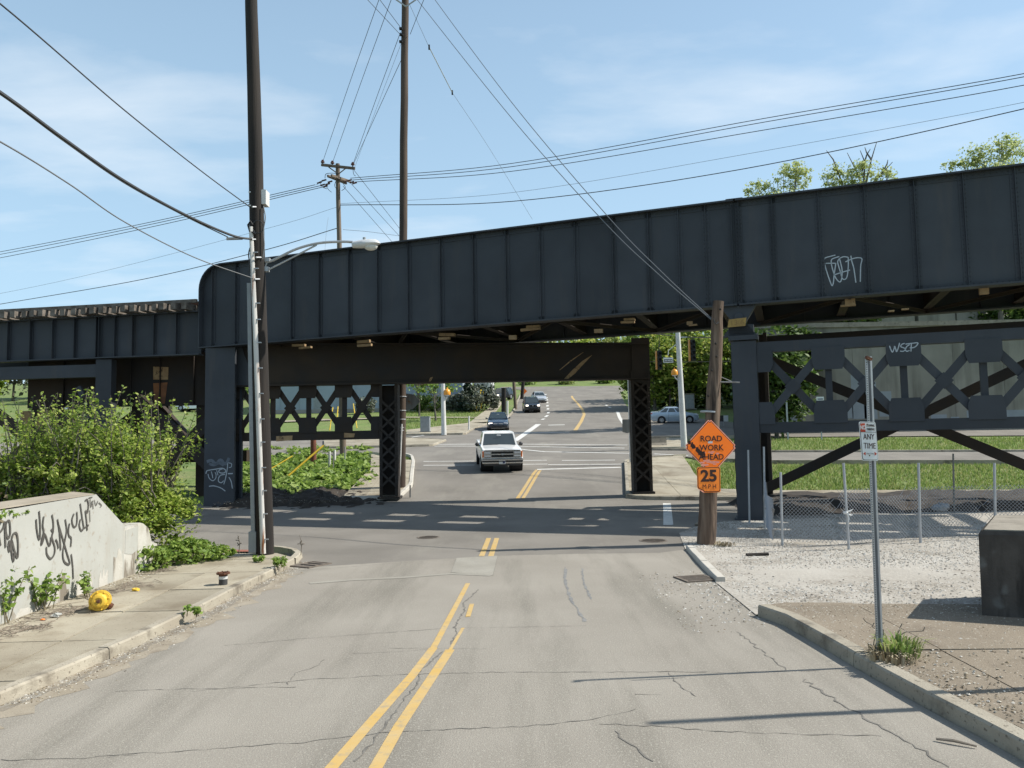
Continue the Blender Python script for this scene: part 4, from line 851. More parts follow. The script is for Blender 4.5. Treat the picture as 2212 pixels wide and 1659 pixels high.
for (ua, za), (uc, zc) in (((uS, 5.4), (uE-.6, .55)), ((uS, .55), (uE-.6, 5.4))):
    p, q = B(ua, vb-.35+(.12 if za > zc else 0), za), B(uc, vb-.35+(.12 if za > zc else 0), zc); MB().beam(p, q, .12, .34, up=bv.cross(q-p)).build('brace', 'steel_rust', tw)
MB().box(B((uS+uE-.6)/2, vb-.36, 3.0), (1.0, .02, .7), MBR).build('gusset', 'steel_rust', tw)
MB().beam(B(uS, vb, 5.9), B(uE-.6, vb, 5.9), .3, .35).build('rear_strut', 'steel_rust', tw)
for uq in (uR, uE): MB().beam(B(uq, .7, 5.2), B(uq, vb-.3, 5.2), .25, .3).build('cross_strut', 'steel_rust', tw)
cws = cropc(3300, 1350, 3.0175)
for s_ in (((610, 35), (625, 75), (645, 110), (665, 70), (672, 40), (685, 75), (695, 105), (715, 60), (730, 0)), ((790, 5), (755, 20), (745, 45), (780, 60), (800, 75), (775, 100), (735, 98)), ((850, 20), (815, 45), (800, 80), (815, 100), (850, 90)), ((870, 10), (868, 55), (865, 103)), ((800, 15), (880, 5), (945, 0), (935, 30), (900, 55), (850, 60))):
    stroke_px(tw, cws(*s_), .028, B(0, .2-.15-.035, 0), bv, 'spray_pale')
# ------------------------------------------------------------------ left trestle (timber deck on plate girders)
TA, TZ = at(438, 700, 29.95), at(-160, 720, 31.3); tu = Vector((TA.x-TZ.x, TA.y-TZ.y, 0)); TL_ = tu.length; tu.normalize(); tv = Vector((-tu.y, tu.x, 0)); T0 = Vector((TZ.x, TZ.y, 0))
def T(s, v, z): return T0+tu*s+tv*v+Vector((0, 0, z))
ZB = lambda s: at(-160, 789, 31.3).z*(1-s/TL_)+at(438, 767, 29.95).z*s/TL_
ZT = lambda s: at(-160, 703, 31.3).z*(1-s/TL_)+at(438, 672, 29.95).z*s/TL_
def tbox(mb, s0, s1, v0, v1, f0, f1): return mb.hexa([T(s0, v0, f0(s0)), T(s1, v0, f0(s1)), T(s1, v1, f0(s1)), T(s0, v1, f0(s0)), T(s0, v0, f1(s0)), T(s1, v0, f1(s1)), T(s1, v1, f1(s1)), T(s0, v1, f1(s0))])
trs = thing('railway_trestle', 'low dark plate girder trestle with timber sleepers joining the bridge on the left', 'trestle', T(4, 0, ZB(4)))
tst = [(onplane(x, 730, T0, tv)-T0).dot(tu) for x in (-90, -25, 22, 70, 118, 165, 212, 218, 252, 290, 336)]+[(onplane(384, 730, T0, tv)-T0).dot(tu)]
for v in (0, 2.1):
    mb = MB(); tbox(mb, 0, TL_-.05, v-.2, v+.2, ZB, lambda s: ZB(s)+.05); mb.build('lower_flange', 'steel', trs); mb = MB(); tbox(mb, 0, TL_-.05, v-.2, v+.2, lambda s: ZT(s)-.05, ZT); mb.build('upper_flange', 'steel', trs)
    es = [0]+sorted(tst)+[TL_-.05]
    for a, b in zip(es[:-1], es[1:]): mb = MB(); tbox(mb, a, b, v-.01, v+.01, lambda s: ZB(s)+.05, lambda s: ZT(s)-.05); mb.build('web_panel', 'steel', trs)
    if v == 0:
        for s_ in tst: mb = MB(); tbox(mb, s_-.06, s_+.06, -.03, -.01, lambda s: ZB(s)+.055, lambda s: ZT(s)-.055); tbox(mb, s_-.01, s_+.01, -.17, -.03, lambda s: ZB(s)+.055, lambda s: ZT(s)-.055); mb.build('stiffener', 'steel', trs)
tm = MB().box((0, 0, 0), (.2, 3.2, .26)).mesh('tie', 'tie_wood'); s_ = .1; ang = math.atan2(tu.y, tu.x)
while s_ < TL_-.1:
    inst('sleeper', tm, trs, T(s_, .95+random.uniform(-.09, .09), ZT(s_)+.135)-origin(trs), (0, random.uniform(-.02, .02), ang+random.uniform(-.02, .02))); s_ += random.choice((.40, .42, .42, .44))
for v in (-.42, .25, 1.75, 2.3):
    mb = MB(); tbox(mb, 0, TL_-.02, v-.06, v+.06, lambda s: ZT(s)+.265, lambda s: ZT(s)+(.40 if v in (-.42, 2.3) else .44)); mb.build('guard_timber' if v in (-.42, 2.3) else 'rail', 'tie_wood' if v in (-.42, 2.3) else 'rust', trs)
tt = thing('trestle_tower', 'rust stained trestle tower with crossed braces behind the big bush', 'trestle tower', T(3, 0, .1))
sC = (onplane(226, 800, T0, tv)-T0).dot(tu)
for s_, w in ((sC, .62), (sC-6.0, .6)):
    for v in (.1, 4.2):
        p = T(s_, v, 0); MB().box(T(s_, v, (g(p.y)-.1+ZB(s_))/2-.02), (w, .4, ZB(s_)-g(p.y)+.06)).build('column', 'steel' if v < 1 else 'steel_rust', tt)
MB().beam(T(sC-6, .1, ZB(3)-.45), T(sC, .1, ZB(3)-.45), .35, .5).build('strut', 'steel', tt)
for v in (.1, 4.2):
    for za, zc in ((4.8, .6), (.6, 4.8)): p, q = T(sC-6, v-.1+.1*(za > 1), za), T(sC, v-.1+.1*(za > 1), zc); MB().beam(p, q, .1, .5, up=tv.cross(q-p)).build('brace', 'steel_rust', tt)
for za, zc in ((4.9, 2.9), (2.9, 4.9)): p, q = T(sC-1.1, 0, za), T(sC, 0, zc); MB().beam(p, q, .1, .22, up=tv.cross(q-p)).build('brace', 'steel', tt)
MB().beam(T(sC-6, 4.2, 2.0), T(sC+4, 4.2, 2.0), .3, .5).build('strut', 'steel_rust', tt)
q = [T(s, 4.0, z) for s, z in ((sC-6.8, 4.2), (sC-5.2, 4.2), (sC-5.2, 3.2), (sC-6.8, 3.2))]; MB().add(q, [(3, 2, 1, 0)]).build('rust_sun_patch', 'steel_tan', tt)
MB().beam(T(sC-6, 4.2, 1.2), T(sC-6, 4.15, 2.8), .5, .5).build('rust_sun_patch', 'steel_orange', tt)
# ================================================================== POLES, CABLES, SIGNS
def pole(t, base, top, r0_, r1_, m, name='post', n=12, k=8):
    b, tp = V(base), V(top); pts = []; rs = []
    for i in range(k+1):
        f = i/k; pts.append(b.lerp(tp, f)+Vector((random.uniform(-1, 1), random.uniform(-1, 1), 0))*(.012 if 0 < i < k else 0)); rs.append((r0_+(r1_-r0_)*f)*(random.uniform(.97, 1.03) if i < k else 1))
    return MB().tube(pts, rs, n).build(name, m, t, smooth=True)
# --- near left pole
bp = G(573, 1197, .12); yP = bp.y
lp = thing('utility_pole', 'dark near timber utility pole with rusty white conduit on the left pavement', 'utility pole', bp)
tp = at(543, 0, yP-.15); tp = bp+(tp-bp)*1.12; pole(lp, bp-Vector((0, 0, .1)), tp, 18.5*pxm(bp), 12.5*pxm(tp)*1.0, 'pole_dark', n=14)
def lpx(x, y, dy=-.28): return at(x, y, yP+dy)
cdt = MB().tube([lpx(542, 490), lpx(551.5, 711), lpx(561, 980), lpx(568.5, 1196)], [.045, .052, .055, .058], 9).build('conduit', 'conduit', lp, smooth=True)
for y in (545, 580, 655, 690, 740, 795, 850, 905, 955, 1010, 1060, 1110, 1165):
    x = 542+(568.5-542)*max(0, (y-490)/706)**.85; MB().box(lpx(x+4, y, -.30), (.16, .03, .022)).build('strap', 'galv', cdt)
MB().tube([lpx(546, 486, -.3), lpx(541, 478, -.3), lpx(536, 486, -.3), lpx(540, 500, -.3), lpx(552, 505, -.3)], .025, 6).build('weatherhead', 'black', cdt)
MB().beam(lpx(538.5, 612, -.12), lpx(548, 1192, -.12), .07, .085).build('cable_guard', 'grey_paint', lp); MB().beam(lpx(547, 1148, -.10), lpx(547, 1193, -.10), .14, .16).build('guard_foot', 'grey_paint', lp)
MB().box(lpx(564.5, 429, -.05), (27*pxm(bp)*1.05, .26, 31*pxm(bp)*1.05)).build('junction_box', 'white_paint', lp)
for y in (415, 444): MB().beam(lpx(537, y, -.22), lpx(553, y, -.22), .02, .03).build('box_strap', 'white_paint', lp)
MB().tube(catmull([lpx(569, 445, -.2), lpx(573, 470, -.2), lpx(569, 500, -.2), lpx(571, 530, -.2), lpx(567, 560, -.2)]), .012, 5).build('cable_drop', 'wire_grey', lp)
MB().tube(catmull([lpx(540, 535, -.3), lpx(537, 550, -.3), lpx(539, 570, -.3), lpx(537, 590, -.3)]), .014, 5).build('cable_drop', 'wire', lp)
lo = [lpx(557+12*math.cos(a), 490+14*math.sin(a), -.27) for a in [2*PI*i/14 for i in range(15)]]; MB().tube(lo, .012, 5).build('cable_loop', 'wire', lp)
for x, y in ((551, 447), (550, 517), (556, 603), (559, 556)): MB().tube([lpx(x-6, y, -.33), lpx(x+5, y, -.20)], .02, 6).build('bracket', 'galv', lp)
# street lamp on it
sa = lpx(572, 566, -.05); lampt = thing('street_lamp', 'grey cobra head street lamp reaching over the road from the near left pole', 'street lamp', lpx(572, 578, -.05))
arm = MB().tube(catmull([lpx(572, 566, -.05), lpx(590, 562, -.05), lpx(640, 538, -.05), lpx(690, 525, -.05), lpx(740, 522, -.05), lpx(762, 523, -.05)]), .03, 8).build('arm', 'galv', lampt, smooth=True)
MB().tube([lpx(575, 585, -.05), lpx(640, 552, -.05), lpx(684, 529, -.05)], .02, 6).build('arm_brace', 'galv', lampt)
MB().box(lpx(574, 562, -.05), (.2, .12, .08)).build('arm_clamp', 'galv', lampt); MB().box(lpx(573, 582, -.05), (.16, .12, .10)).build('arm_clamp', 'galv', lampt)
MB().tube([lpx(577, 566, -.05), lpx(573, 575, -.05), lpx(575, 588, -.05)], .022, 6).build('arm_link', 'galv', lampt)
hc = lpx(790, 527, -.05); kk = pxm(hc); M_ = Matrix.Rotation(R(-1), 3, 'Y'); mb = MB(); ring = []
for i, (x, hw, zt_, zb_) in enumerate(((-30, 3, 3, -4), (-28, 7, 6, -8), (-10, 11, 9, -9), (8, 13, 10, -8), (22, 12, 9, -4), (29, 8, 5, 0), (31, 3, 2, 0))):
    for a in range(10):
        th = 2*PI*a/10; y_, z_ = math.cos(th)*hw, math.sin(th); z_ = z_*zt_ if z_ > 0 else -z_*zb_; mb.v.append(tuple(hc+M_ @ Vector((x*kk, y_*kk, z_*kk))))
for i in range(6):
    for a in range(10): b = (a+1) % 10; mb.f.append((i*10+a, i*10+b, i*10+10+b, i*10+10+a))
mb.f += [tuple(range(9, -1, -1)), tuple(60+a for a in range(10))]; mb.build('lamp_head', 'lamp_grey', lampt, smooth=True)
MB().ball(hc+Vector((11*kk, 0, -6*kk)), 1, 12, 6, (15*kk, 10*kk, 9*kk)).build('lens', 'lamp_glass', lampt, smooth=True); MB().lathe([(.035, 0), (.035, .06), (.02, .065)], hc+Vector((-3*kk, 0, 8.5*kk))).build('photocell', 'grey_paint', lampt)
# --- tall middle pole beyond the bridge
b2 = G(866, 1052, .12); p2 = thing('utility_pole', 'tall brown timber utility pole rising behind the girder beside the lane', 'utility pole', b2)
t2 = at(875.5, -55, b2.y+.1); pole(p2, b2-Vector((0, 0, .1)), t2, .19, .15, 'pole_brown', n=12, k=12)
def p2x(x, y, dy=0): return at(x, y, b2.y+dy)
arm2 = MB().beam(p2x(818, -6, -.2), p2x(935, -12, -.2), .1, .13).build('crossarm', 'pole_far', p2); 
for x in (848, 906): MB().tube([p2x(x, -6, -.25), p2x(877, 14, -.2)], .03, 6).build('arm_brace', 'galv', p2)
for x, y in ((866, 62), (867, 75), (866, 90)): MB().box(p2x(x, y, -.15), (.14, .12, .08)).build('cleat', 'black', p2)
for y in (857, 887, 906, 924, 930): MB().lathe([(.2, 0), (.205, .02), (.2, .04)], p2x(868-(y-857)*.03, y)-Vector((0, 0, .02)), n=12).build('band', 'galv', p2)
MB().beam(p2x(853, 842, -.15), p2x(858, 1074, -.9), .10, .05).build('cable_guard', 'galv', p2); MB().tube([p2x(868, 916, -.25), p2x(862, 1058, -.3)], .035, 8).build('conduit', 'white_paint', p2)
MB().prism([(0, -.35), (.32, -.30), (.62, 0), (.38, .3), (0, .35)], p2x(876, 868, .05), X, Z1, (0, .02, 0)).build('sign_back', 'galv_dark', p2)
# --- far pole with double crossarms
Y3 = 47.0; b3 = Vector((at(741, 900, Y3).x, Y3, g(Y3))); p3 = thing('utility_pole', 'distant timber pole with two crossarms and many insulators', 'utility pole', b3)
def p3x(x, y, dy=0): return at(x, y, Y3+dy)
pole(p3, b3-Vector((0, 0, .1)), p3x(729.5, 354), .20, .13, 'pole_far', n=10)
a3 = MB().beam(p3x(694, 356, -.2), p3x(767, 364, -.2), .12, .15).build('crossarm', 'pole_far', p3)
for x in (710, 750): MB().tube([p3x(x, 361, -.2), p3x(731, 376, -.18)], .035, 5).build('arm_brace', 'pole_far', p3)
for x, y in ((697, 352), (718, 354), (762, 357)): MB().lathe([(.04, -.12), (.04, 0), (.12, .02), (.12, .09), (.06, .11), (.09, .14), (.05, .2)], p3x(x, y, -.2), n=8).build('insulator', 'insulator', p3)
for (x0, y0, x1, y1) in ((708, 380, 748, 396), (716, 379, 756, 392)): MB().beam(p3x(x0, y0, -1.2), p3x(x1, y1, 1.0), .11, .14).build('crossarm', 'pole_far', p3)
for x, y in ((690, 394), (697, 399), (703, 402), (708, 397), (713, 392), (700, 389), (755, 389), (760, 393), (766, 395), (748, 391)): MB().tube([p3x(x-5, y+2), p3x(x+5, y-1)], [.05, .05], 6).build('insulator', 'insulator', p3); 
for pts in (((684, 399), (690, 393), (700, 390)), ((702, 385), (704, 376), (716, 374), (730, 375)), ((692, 396), (697, 404), (706, 408)), ((703, 400), (710, 410), (716, 415)), ((725, 392), (723, 402), (729, 410)), ((740, 395), (746, 405), (738, 412)), ((762, 362), (764, 376), (768, 380))):
    MB().tube(catmull([p3x(x, y, -.3) for x, y in pts], 4), .02, 4).build('jumper', 'wire', p3)
# --- cables: every one a thing
def cable(pts, r_, label, m='wire', group='overhead cables', n=5, k=10, name='cable'):
    q = catmull([at(x, y, Y) for x, y, Y in pts], k); return tag(MB().tube(q, r_, n).build(name, m), label, 'cable', group)
cable([(-260, -180, 6.5), (0, 8, 9.3), (265, 235, 12.6), (430, 366, 15), (538, 446, yP-.2)], .012, 'thin cable sloping from the upper left corner to the white box on the near pole')
cable([(-250, 40, 6.2), (0, 200, 8.6), (140, 302, 10.3), (270, 392, 12.2), (400, 464, 14.4), (500, 508, 16), (548, 517, yP-.25)], .026, 'thick twisted service cable drooping from the left edge to the near pole')
cable([(-250, 46, 6.22), (0, 203, 8.62), (140, 306, 10.32), (270, 396, 12.22), (400, 467, 14.42), (492, 512, 16)], .012, 'slim line wound along the thick service cable', 'wire_grey')
cable([(-250, 180, 6.3), (0, 306, 8.7), (150, 398, 10.8), (270, 480, 12.8), (420, 556, 15), (552, 603, yP-.25)], .011, 'kinked thin cable meeting the near pole just above the girder', 'wire_grey')
MB_ = MB().beam(lpx(489, 516, -.4), lpx(524, 515, -.3), .05, .05); tag(MB_.build('cable_clamp', 'galv_dark'), 'metal splice clamp hanging on the thick cable near the pole', 'clamp')
for i, (a, b) in enumerate((((681, 399), (0, 544)), ((692, 401), (0, 549.5)), ((697, 404), (0, 557)))):
    xm = 330; ym = b[1]+(a[1]-b[1])*xm/a[0]+5; cable([(a[0], a[1], Y3), (xm, ym, 53), (b[0], b[1], 60), (-260, b[1]+46, 65)], .022, ['highest', 'middle', 'lowest'][i]+' of three lines running left from the distant pole', 'wire')
for i, (a, m_, b) in enumerate((((757, 385), (1106, 353), (2212, 159)), ((760, 389), (1106, 360), (2212, 166)), ((767, 393), (1106, 370), (2212, 184)))):
    cable([(a[0], a[1], Y3), (m_[0], m_[1], 44), (1650, (256, 264, 281)[i], 39), (b[0], b[1], 34), (2500, b[1]-66, 31)], .02, ['highest', 'middle', 'lowest'][i]+' of three lines climbing right from the distant pole', 'wire')
cable([(735, 443, Y3), (1106, 435, 44), (1600, 366, 40), (2212, 235, 34), (2500, 152, 31)], .024, 'lower dark line climbing to the right edge above the trees'); cable([(735, 440, Y3), (1106, 416, 44), (1600, 335, 40), (2212, 221, 34), (2500, 150, 31)], .010, 'faint hair thin line just above the lower dark line', 'wire_grey')
cable([(729, 447, Y3), (575, 494, 51), (155, 602, 59), (-200, 672, 65)], .010, 'faint line going left from the distant pole behind the near pole', 'wire_grey'); cable([(731, 492, Y3), (572, 540, 51), (310, 603, 56), (0, 657, 62), (-200, 692, 66)], .026, 'lowest dark line going left just above the trestle')
for i, (a, b) in enumerate((((820, -5, 0), (697, 350, 0)), ((847, -6, 0), (718, 352, 0)), ((865, 70, 0), (762, 356, 0)), ((871, 120, 0), (763, 356, 0)), ((868, 90, 0), (766, 362, 0)))):
    cable([(a[0], a[1], b2.y), ((a[0]+b[0])/2-3, (a[1]+b[1])/2+6, 39), (b[0], b[1], Y3)], .013 if i < 4 else .007, ['leftmost', 'second from left', 'third from left', 'fourth from left', 'faint fifth'][i]+' line between the tall middle pole and the distant pole', 'wire' if i < 4 else 'wire_grey')
yC = G(1524, 1173, .02).y
cable([(878, -32, b2.y), (905, 4, 31.2), (1106, 256, 26), (1300, 474, 22), (1420, 590, 19.6), (1536, 690, yC)], .013, 'left one of two guy cables from the tall pole down to the leaning pole', 'wire_grey'); cable([(912, -42, b2.y), (940, 0, 31), (1106, 222, 26), (1310, 464, 22), (1430, 588, 19.6), (1540, 691, yC)], .013, 'right one of two guy cables from the tall pole down to the leaning pole', 'wire_grey')
gy = thing('guy_wire', 'thin guy wire with pale insulator rod right of the tall pole', 'guy wire', at(1150, 474, 45)); MB().tube([at(884, 8, b2.y), at(927, 102, 34)], .008, 5).build('wire', 'wire_grey', gy); MB().tube([at(927, 102, 34), at(977, 200, 37)], .02, 6).build('insulator_rod', 'insulator_pale', gy); MB().tube(catmull([at(977, 200, 37), at(1060, 325, 41), at(1150, 474, 45)]), .008, 5).build('wire', 'wire_grey', gy)
for x, y, Y in ((927, 102, 34), (977, 200, 37)): MB().box(at(x, y, Y), (.07, .07, .22)).build('coupling', 'black', gy)
for i, (a, b) in enumerate((((770, -26), (866, 76)), ((800, -28), (868, 63)), ((930, -38), (886, 74)))): cable([(a[0], a[1], 28.5), (b[0], b[1], b2.y)], .012, ['left one of the lines leaving the top of the frame at the tall pole', 'middle one of the lines leaving the top of the frame at the tall pole', 'line right of the tall pole leaving the top of the frame'][i], 'wire', k=2)
for i, (a, b) in enumerate((((765, 368), (872, 505)), ((757, 395), (872, 520)), ((741, 402), (850, 526)))): cable([(a[0], a[1], Y3), (b[0], b[1], 62)], .016, ['right', 'middle', 'left'][i]+' of three lines slanting down behind the girder from the distant pole', k=3)
cable([(741, 496, Y3), (800, 501, 50), (872, 511, 54)], .012, 'short line from the distant pole past the tall pole', 'wire'); cable([(709, 470, Y3-1), (705, 500, Y3-2), (702, 540, Y3-3)], .007, 'thin guy dropping left of the distant pole', 'wire_grey')
# --- leaning guy pole with the road work signs
bc = G(1524, 1174, .02); gp = thing('guy_pole', 'weathered brown timber guy pole leaning right, cut off at girder height', 'timber pole', bc); tpc = at(1552, 651, yC)
pole(gp, bc-Vector((0, 0, .12)), tpc, 20.5*pxm(bc), 11.5*pxm(tpc), 'pole_old', n=14, k=14)
MB().lathe([(.22, 0), (.225, .02), (.22, .04)], at(1533, 892, yC), axis=(tpc-bc), n=12).build('band', 'galv', gp)
MB().tube(catmull([at(1541, 688, yC-.16), at(1546, 700, yC-.17), at(1556, 692, yC-.1)]), .012, 5).build('wire_wrap', 'wire', gp); MB().tube([at(1550, 825, yC-.1), at(1598, 826, yC-.2)], .018, 5).build('spike', 'galv_dark', gp); MB().tube([at(1552, 812, yC), at(1580, 824, yC-.05)], .012, 5).build('spike', 'galv_dark', gp)
for x, y in ((1546, 742), (1538, 800), (1548, 770), (1530, 855), (1556, 668), (1527, 1120)): MB().ball(at(x, y, yC-.19), .03, 6, 4).build('knot', 'pole_dark', gp)
MB().tube([at(1546, 1060, yC+.15), G(1541, 1171, .0)+Vector((0, .1, -.05))], .045, 8).build('stake', 'pole_old', gp)
sgt = thing('road_work_sign', 'orange diamond road work ahead sign with black smears on the leaning pole', 'road sign', at(1535, 965, yC-.30))
sc_ = at(1535, 965, yC-.30); kS = pxm(sc_); h_ = 58.5*kS; Xs = Vector((1, .20, -.012)).normalized(); 
def diamond(h, rr=.12):
    o = []
    for i in range(4):
        a = PI/2*i
        for da in (-.06, 0, .06): r_ = h*(1-rr*.35*(1-abs(da)/.06)-.005); o.append((math.cos(a+da)*r_, math.sin(a+da)*r_))
    return o
MB().prism(diamond(h_), sc_, Xs, Z1, (0, .006, 0)).build('panel', 'orange_pale', sgt)
MB().prism(diamond(h_*.955), sc_-Vector((0, .003, 0)), Xs, Z1, (0, .002, 0)).build('border', 'sign_black', sgt); MB().prism(diamond(h_*.925), sc_-Vector((0, .006, 0)), Xs, Z1, (0, .002, 0)).build('face', 'orange_sign', sgt)
for w, dyy, sz, sx in (('ROAD', 17, 17.5, 1.0), ('WORK', -2.5, 17.5, .98), ('AHEAD', -22.5, 17.5, .96)): text(w, sz*kS, 'sign_black', sgt, frame(sc_+Xs*((2 if w != 'AHEAD' else 1)*kS)+Vector((0, -.009, dyy*kS)), Xs, Z1), sx=sx*1.04, bold=.014)
mb = MB()
for i in range(24):
    f = i/23*.85; x, z = -47+36*f+random.uniform(-4, 4), 8-32*f+random.uniform(-4, 4); s_ = random.uniform(2, 5); q = sc_+Xs*(x*kS)+Vector((0, -.0092-.0002*i, z*kS)); mb.add([q+Vector((-s_*kS*.6, 0, -s_*kS)), q+Vector((s_*kS*.7, 0, -s_*kS*.6)), q+Vector((s_*kS*.5, 0, s_*kS)), q+Vector((-s_*kS*.7, 0, s_*kS*.8))], [(0, 1, 2, 3)])
mb.build('paint_smear', 'sign_black', sgt)
mb = MB()
for i in range(30): x, z = random.uniform(-22, 14), random.choice((-34, -38, -31, -13)); q = sc_+Xs*(x*kS)+Vector((0, -.0088-.0001*i, (z+random.uniform(-2, 2))*kS)); s_ = random.uniform(1.5, 3.5); mb.add([q+Vector((-s_*kS*1.6, 0, -s_*kS*.6)), q+Vector((s_*kS*1.4, 0, -s_*kS*.5)), q+Vector((s_*kS*1.6, 0, s_*kS*.5)), q+Vector((-s_*kS*1.3, 0, s_*kS*.6))], [(0, 1, 2, 3)])
mb.build('scuff', 'orange_pale', sgt)
q = sc_+Xs*(-4*kS)+Vector((0, -.009, 9.5*kS)); MB().box(q, (16*kS, .002, 4.5*kS)).build('sticker', 'sign_white', sgt)
sp_ = at(1531.5, 1036, yC-.33); spl = thing('speed_plate', 'orange 25 MPH plate with a bent lower left corner under the diamond', 'road sign', sp_)
o_ = [(-24, 27), (-27, 24), (-27.5, -16), (-25, -20), (-15, -24), (-12, -27.5), (23, -27.5), (26, -25), (27, 24), (25, 27.5)]
for f_, y_, m_, nm in ((1, 0, 'orange_plate', 'panel'), (.955, .003, 'sign_black', 'border'), (.90, .006, 'orange_plate', 'face')): MB().prism([(a*kS*f_, b*kS*f_) for a, b in o_], sp_-Vector((0, y_, 0)), Xs, Z1, (0, .002, 0)).build(nm, m_, spl)
MB().prism([(-26*kS, -19*kS), (-15*kS, -24*kS), (-11.5*kS, -28*kS), (-16*kS, -26.5*kS)], sp_-Vector((0, .012, 0)), Xs, Z1, (0, .003, 0)).build('bent_corner', 'orange_pale', spl)
text('25', 34*kS, 'sign_black', spl, frame(sp_+Vector((0, -.010, 7*kS)), Xs, Z1), sx=1.12, bold=.035); text('M P H', 13*kS, 'sign_black', spl, frame(sp_+Vector((0, -.012, -15*kS)), Xs, Z1), sx=.98, bold=.0)
# --- parking sign on a perforated channel post
bs = G(1901, 1414, .13); ps = thing('parking_sign', 'white no stopping any time sign on a galvanised channel post', 'parking sign', bs); yS = bs.y
tS = at(1876, 770, yS); ax_ = (tS-bs).normalized()
mb = MB(); side = Vector((1, .25, 0)).normalized(); fw = Vector((.25, -1, 0)).normalized()
for (o1, o2, w, d) in ((-.030, .0, .018, .006), (.030, .0, .018, .006)): mb.beam(bs+side*o1-Vector((0, 0, .15)), tS+side*o1, .022, .006, up=fw)
for o1 in (-.02, .02): mb.beam(bs+side*o1-fw*.015-Vector((0, 0, .15)), tS+side*o1-fw*.015, .005, .03, up=fw)
mb.beam(bs-fw*.03-Vector((0, 0, .15)), tS-fw*.03, .042, .005, up=fw); mb.build('post', 'galv', ps)
mb = MB(); z = .2
L_ = (tS-bs).length
while z < L_-.05: mb.beam(bs+ax_*z+side*-.031+fw*.0045, bs+ax_*(z+.010)+side*-.031+fw*.0045, .010, .002, up=fw); z += .0254
mb.build('punched_holes', 'black', ps, kind='stuff')
MB().beam(tS-ax_*.01+side*-.05+fw*.02, tS-ax_*.035+side*.02+fw*.02, .03, .03).build('broken_bracket', 'rust', ps)
sc = at(1876.5, 953, yS-.06); kP = pxm(sc); sX = Vector((1, .14, -.03)).normalized(); sZ = (Z1+X*-.03).normalized(); sN = sX.cross(sZ)
def rrect(w, h, r_): return [(sx*(w-r_)+r_*math.cos(a), sy*(h-r_)+r_*math.sin(a)) for sx, sy, a0 in ((1, 1, 0), (-1, 1, 90), (-1, -1, 180), (1, -1, 270)) for a in [R(a0+b) for b in (0, 30, 60, 90)]]
w_, hh = 19.6*kP, 42*kP
for f_, o, m_, nm in ((1, 0, 'sign_white', 'panel'), (.93, .003, 'sign_black', 'border'), (.90, .006, 'sign_white', 'face')): MB().prism(rrect(w_-(1-f_)*w_*1.2, hh-(1-f_)*w_*1.2, 4*kP), sc+sN*o, sX, sZ, -sN*.002).build(nm, m_, ps)
def onS(x, z, o=.009): return sc+sX*(x*kP)+sZ*(z*kP)+sN*o
MB().prism([(-18*kP, 20*kP), (-6.5*kP, 20*kP), (-6.5*kP, 38.5*kP), (-14*kP, 38.5*kP), (-18*kP, 35*kP)], sc+sN*.0085, sX, sZ, -sN*.002).build('red_panel', 'sign_red', ps); MB().beam(onS(-18, 19.6), onS(18.4, 19.6), .8*kP, .002, up=sN).build('divider', 'sign_black', ps)
text('NO', 12.5*kP, 'sign_white', ps, frame(onS(-12.3, 29, .010), sX, sZ), sx=.62, bold=.02); text('STOPPING', 7.2*kP, 'sign_black', ps, frame(onS(6, 33.5), sX, sZ), sx=.56); text('PARKING', 7.2*kP, 'sign_black', ps, frame(onS(6, 25.5), sX, sZ), sx=.60)
text('ANY', 18*kP, 'sign_black', ps, frame(onS(0, 9), sX, sZ), sx=.70, bold=-.004); text('TIME', 18*kP, 'sign_black', ps, frame(onS(0.5, -10.5), sX, sZ), sx=.74, bold=-.004); text('TOW ZONE', 4.6*kP, 'galv', ps, frame(onS(0, -27), sX, sZ), sx=.7)
for sg in (-1, 1): MB().prism([(sg*10.5*kP, -31*kP), (sg*15.8*kP, -27*kP), (sg*10.5*kP, -23*kP)], sc+sN*.0085, sX, sZ, -sN*.002).build('arrow', 'sign_red', ps)
for z in (36.5, -31): MB().lathe([(1.3*kP, 0), (1.1*kP, .006), (.001, .008)], onS(-1.5, z, .008), sN, 8).build('bolt', 'rust', ps)
# slender pole just outside the frame on the right, whose shadow lies across the lane
op = thing('light_pole', 'slender galvanised pole standing beyond the right edge of the view', 'pole', (6.6, 7.45, .13)); pole(op, (6.6, 7.45, 0), (6.75, 7.45, 5.6), .06, .045, 'galv_dark', n=8)
# ================================================================== WALL, HYDRANT, FENCE, BLOCK
WX = lambda y: -7.02-.032*(y-11)                                    # street face of the white wall
wl = thing('concrete_wall', 'white painted concrete retaining wall with black graffiti and broken far end', 'wall', (-7.2, 11.5, .1))
def wpoly(pts, th, m, nm, base=None, xo=0.0):
    """pts (y,z) profile along the wall, th thickness"""
    mb = MB(); n = len(pts)
    for o in (0, -th):
        for y, z in pts: mb.v.append((WX(y)+o+xo, y, z))
    mb.f = [tuple(range(n)), tuple(range(2*n-1, n-1, -1))]+[((i+1) % n, i, n+i, n+(i+1) % n) for i in range(n)]
    return mb.build(nm, m, base or wl)
wpoly([(2, 0), (13.35, 0), (14.2, 0), (14.2, 1.06), (13.15, 1.70), (11, 1.66), (2, 1.6)], .34, 'wall_paint', 'wall_body')
wpoly([(14.2, 0), (15.55, 0), (15.6, .55), (15.35, .62), (15.2, .9), (14.95, 1.02), (14.8, 1.05), (14.2, 1.0)], .32, 'wall_bare', 'broken_end')
wpoly([(15.6, 0), (16.6, 0), (16.55, .3), (16.2, .42), (15.62, .45)], .25, 'wall_cap', 'wall_stub')
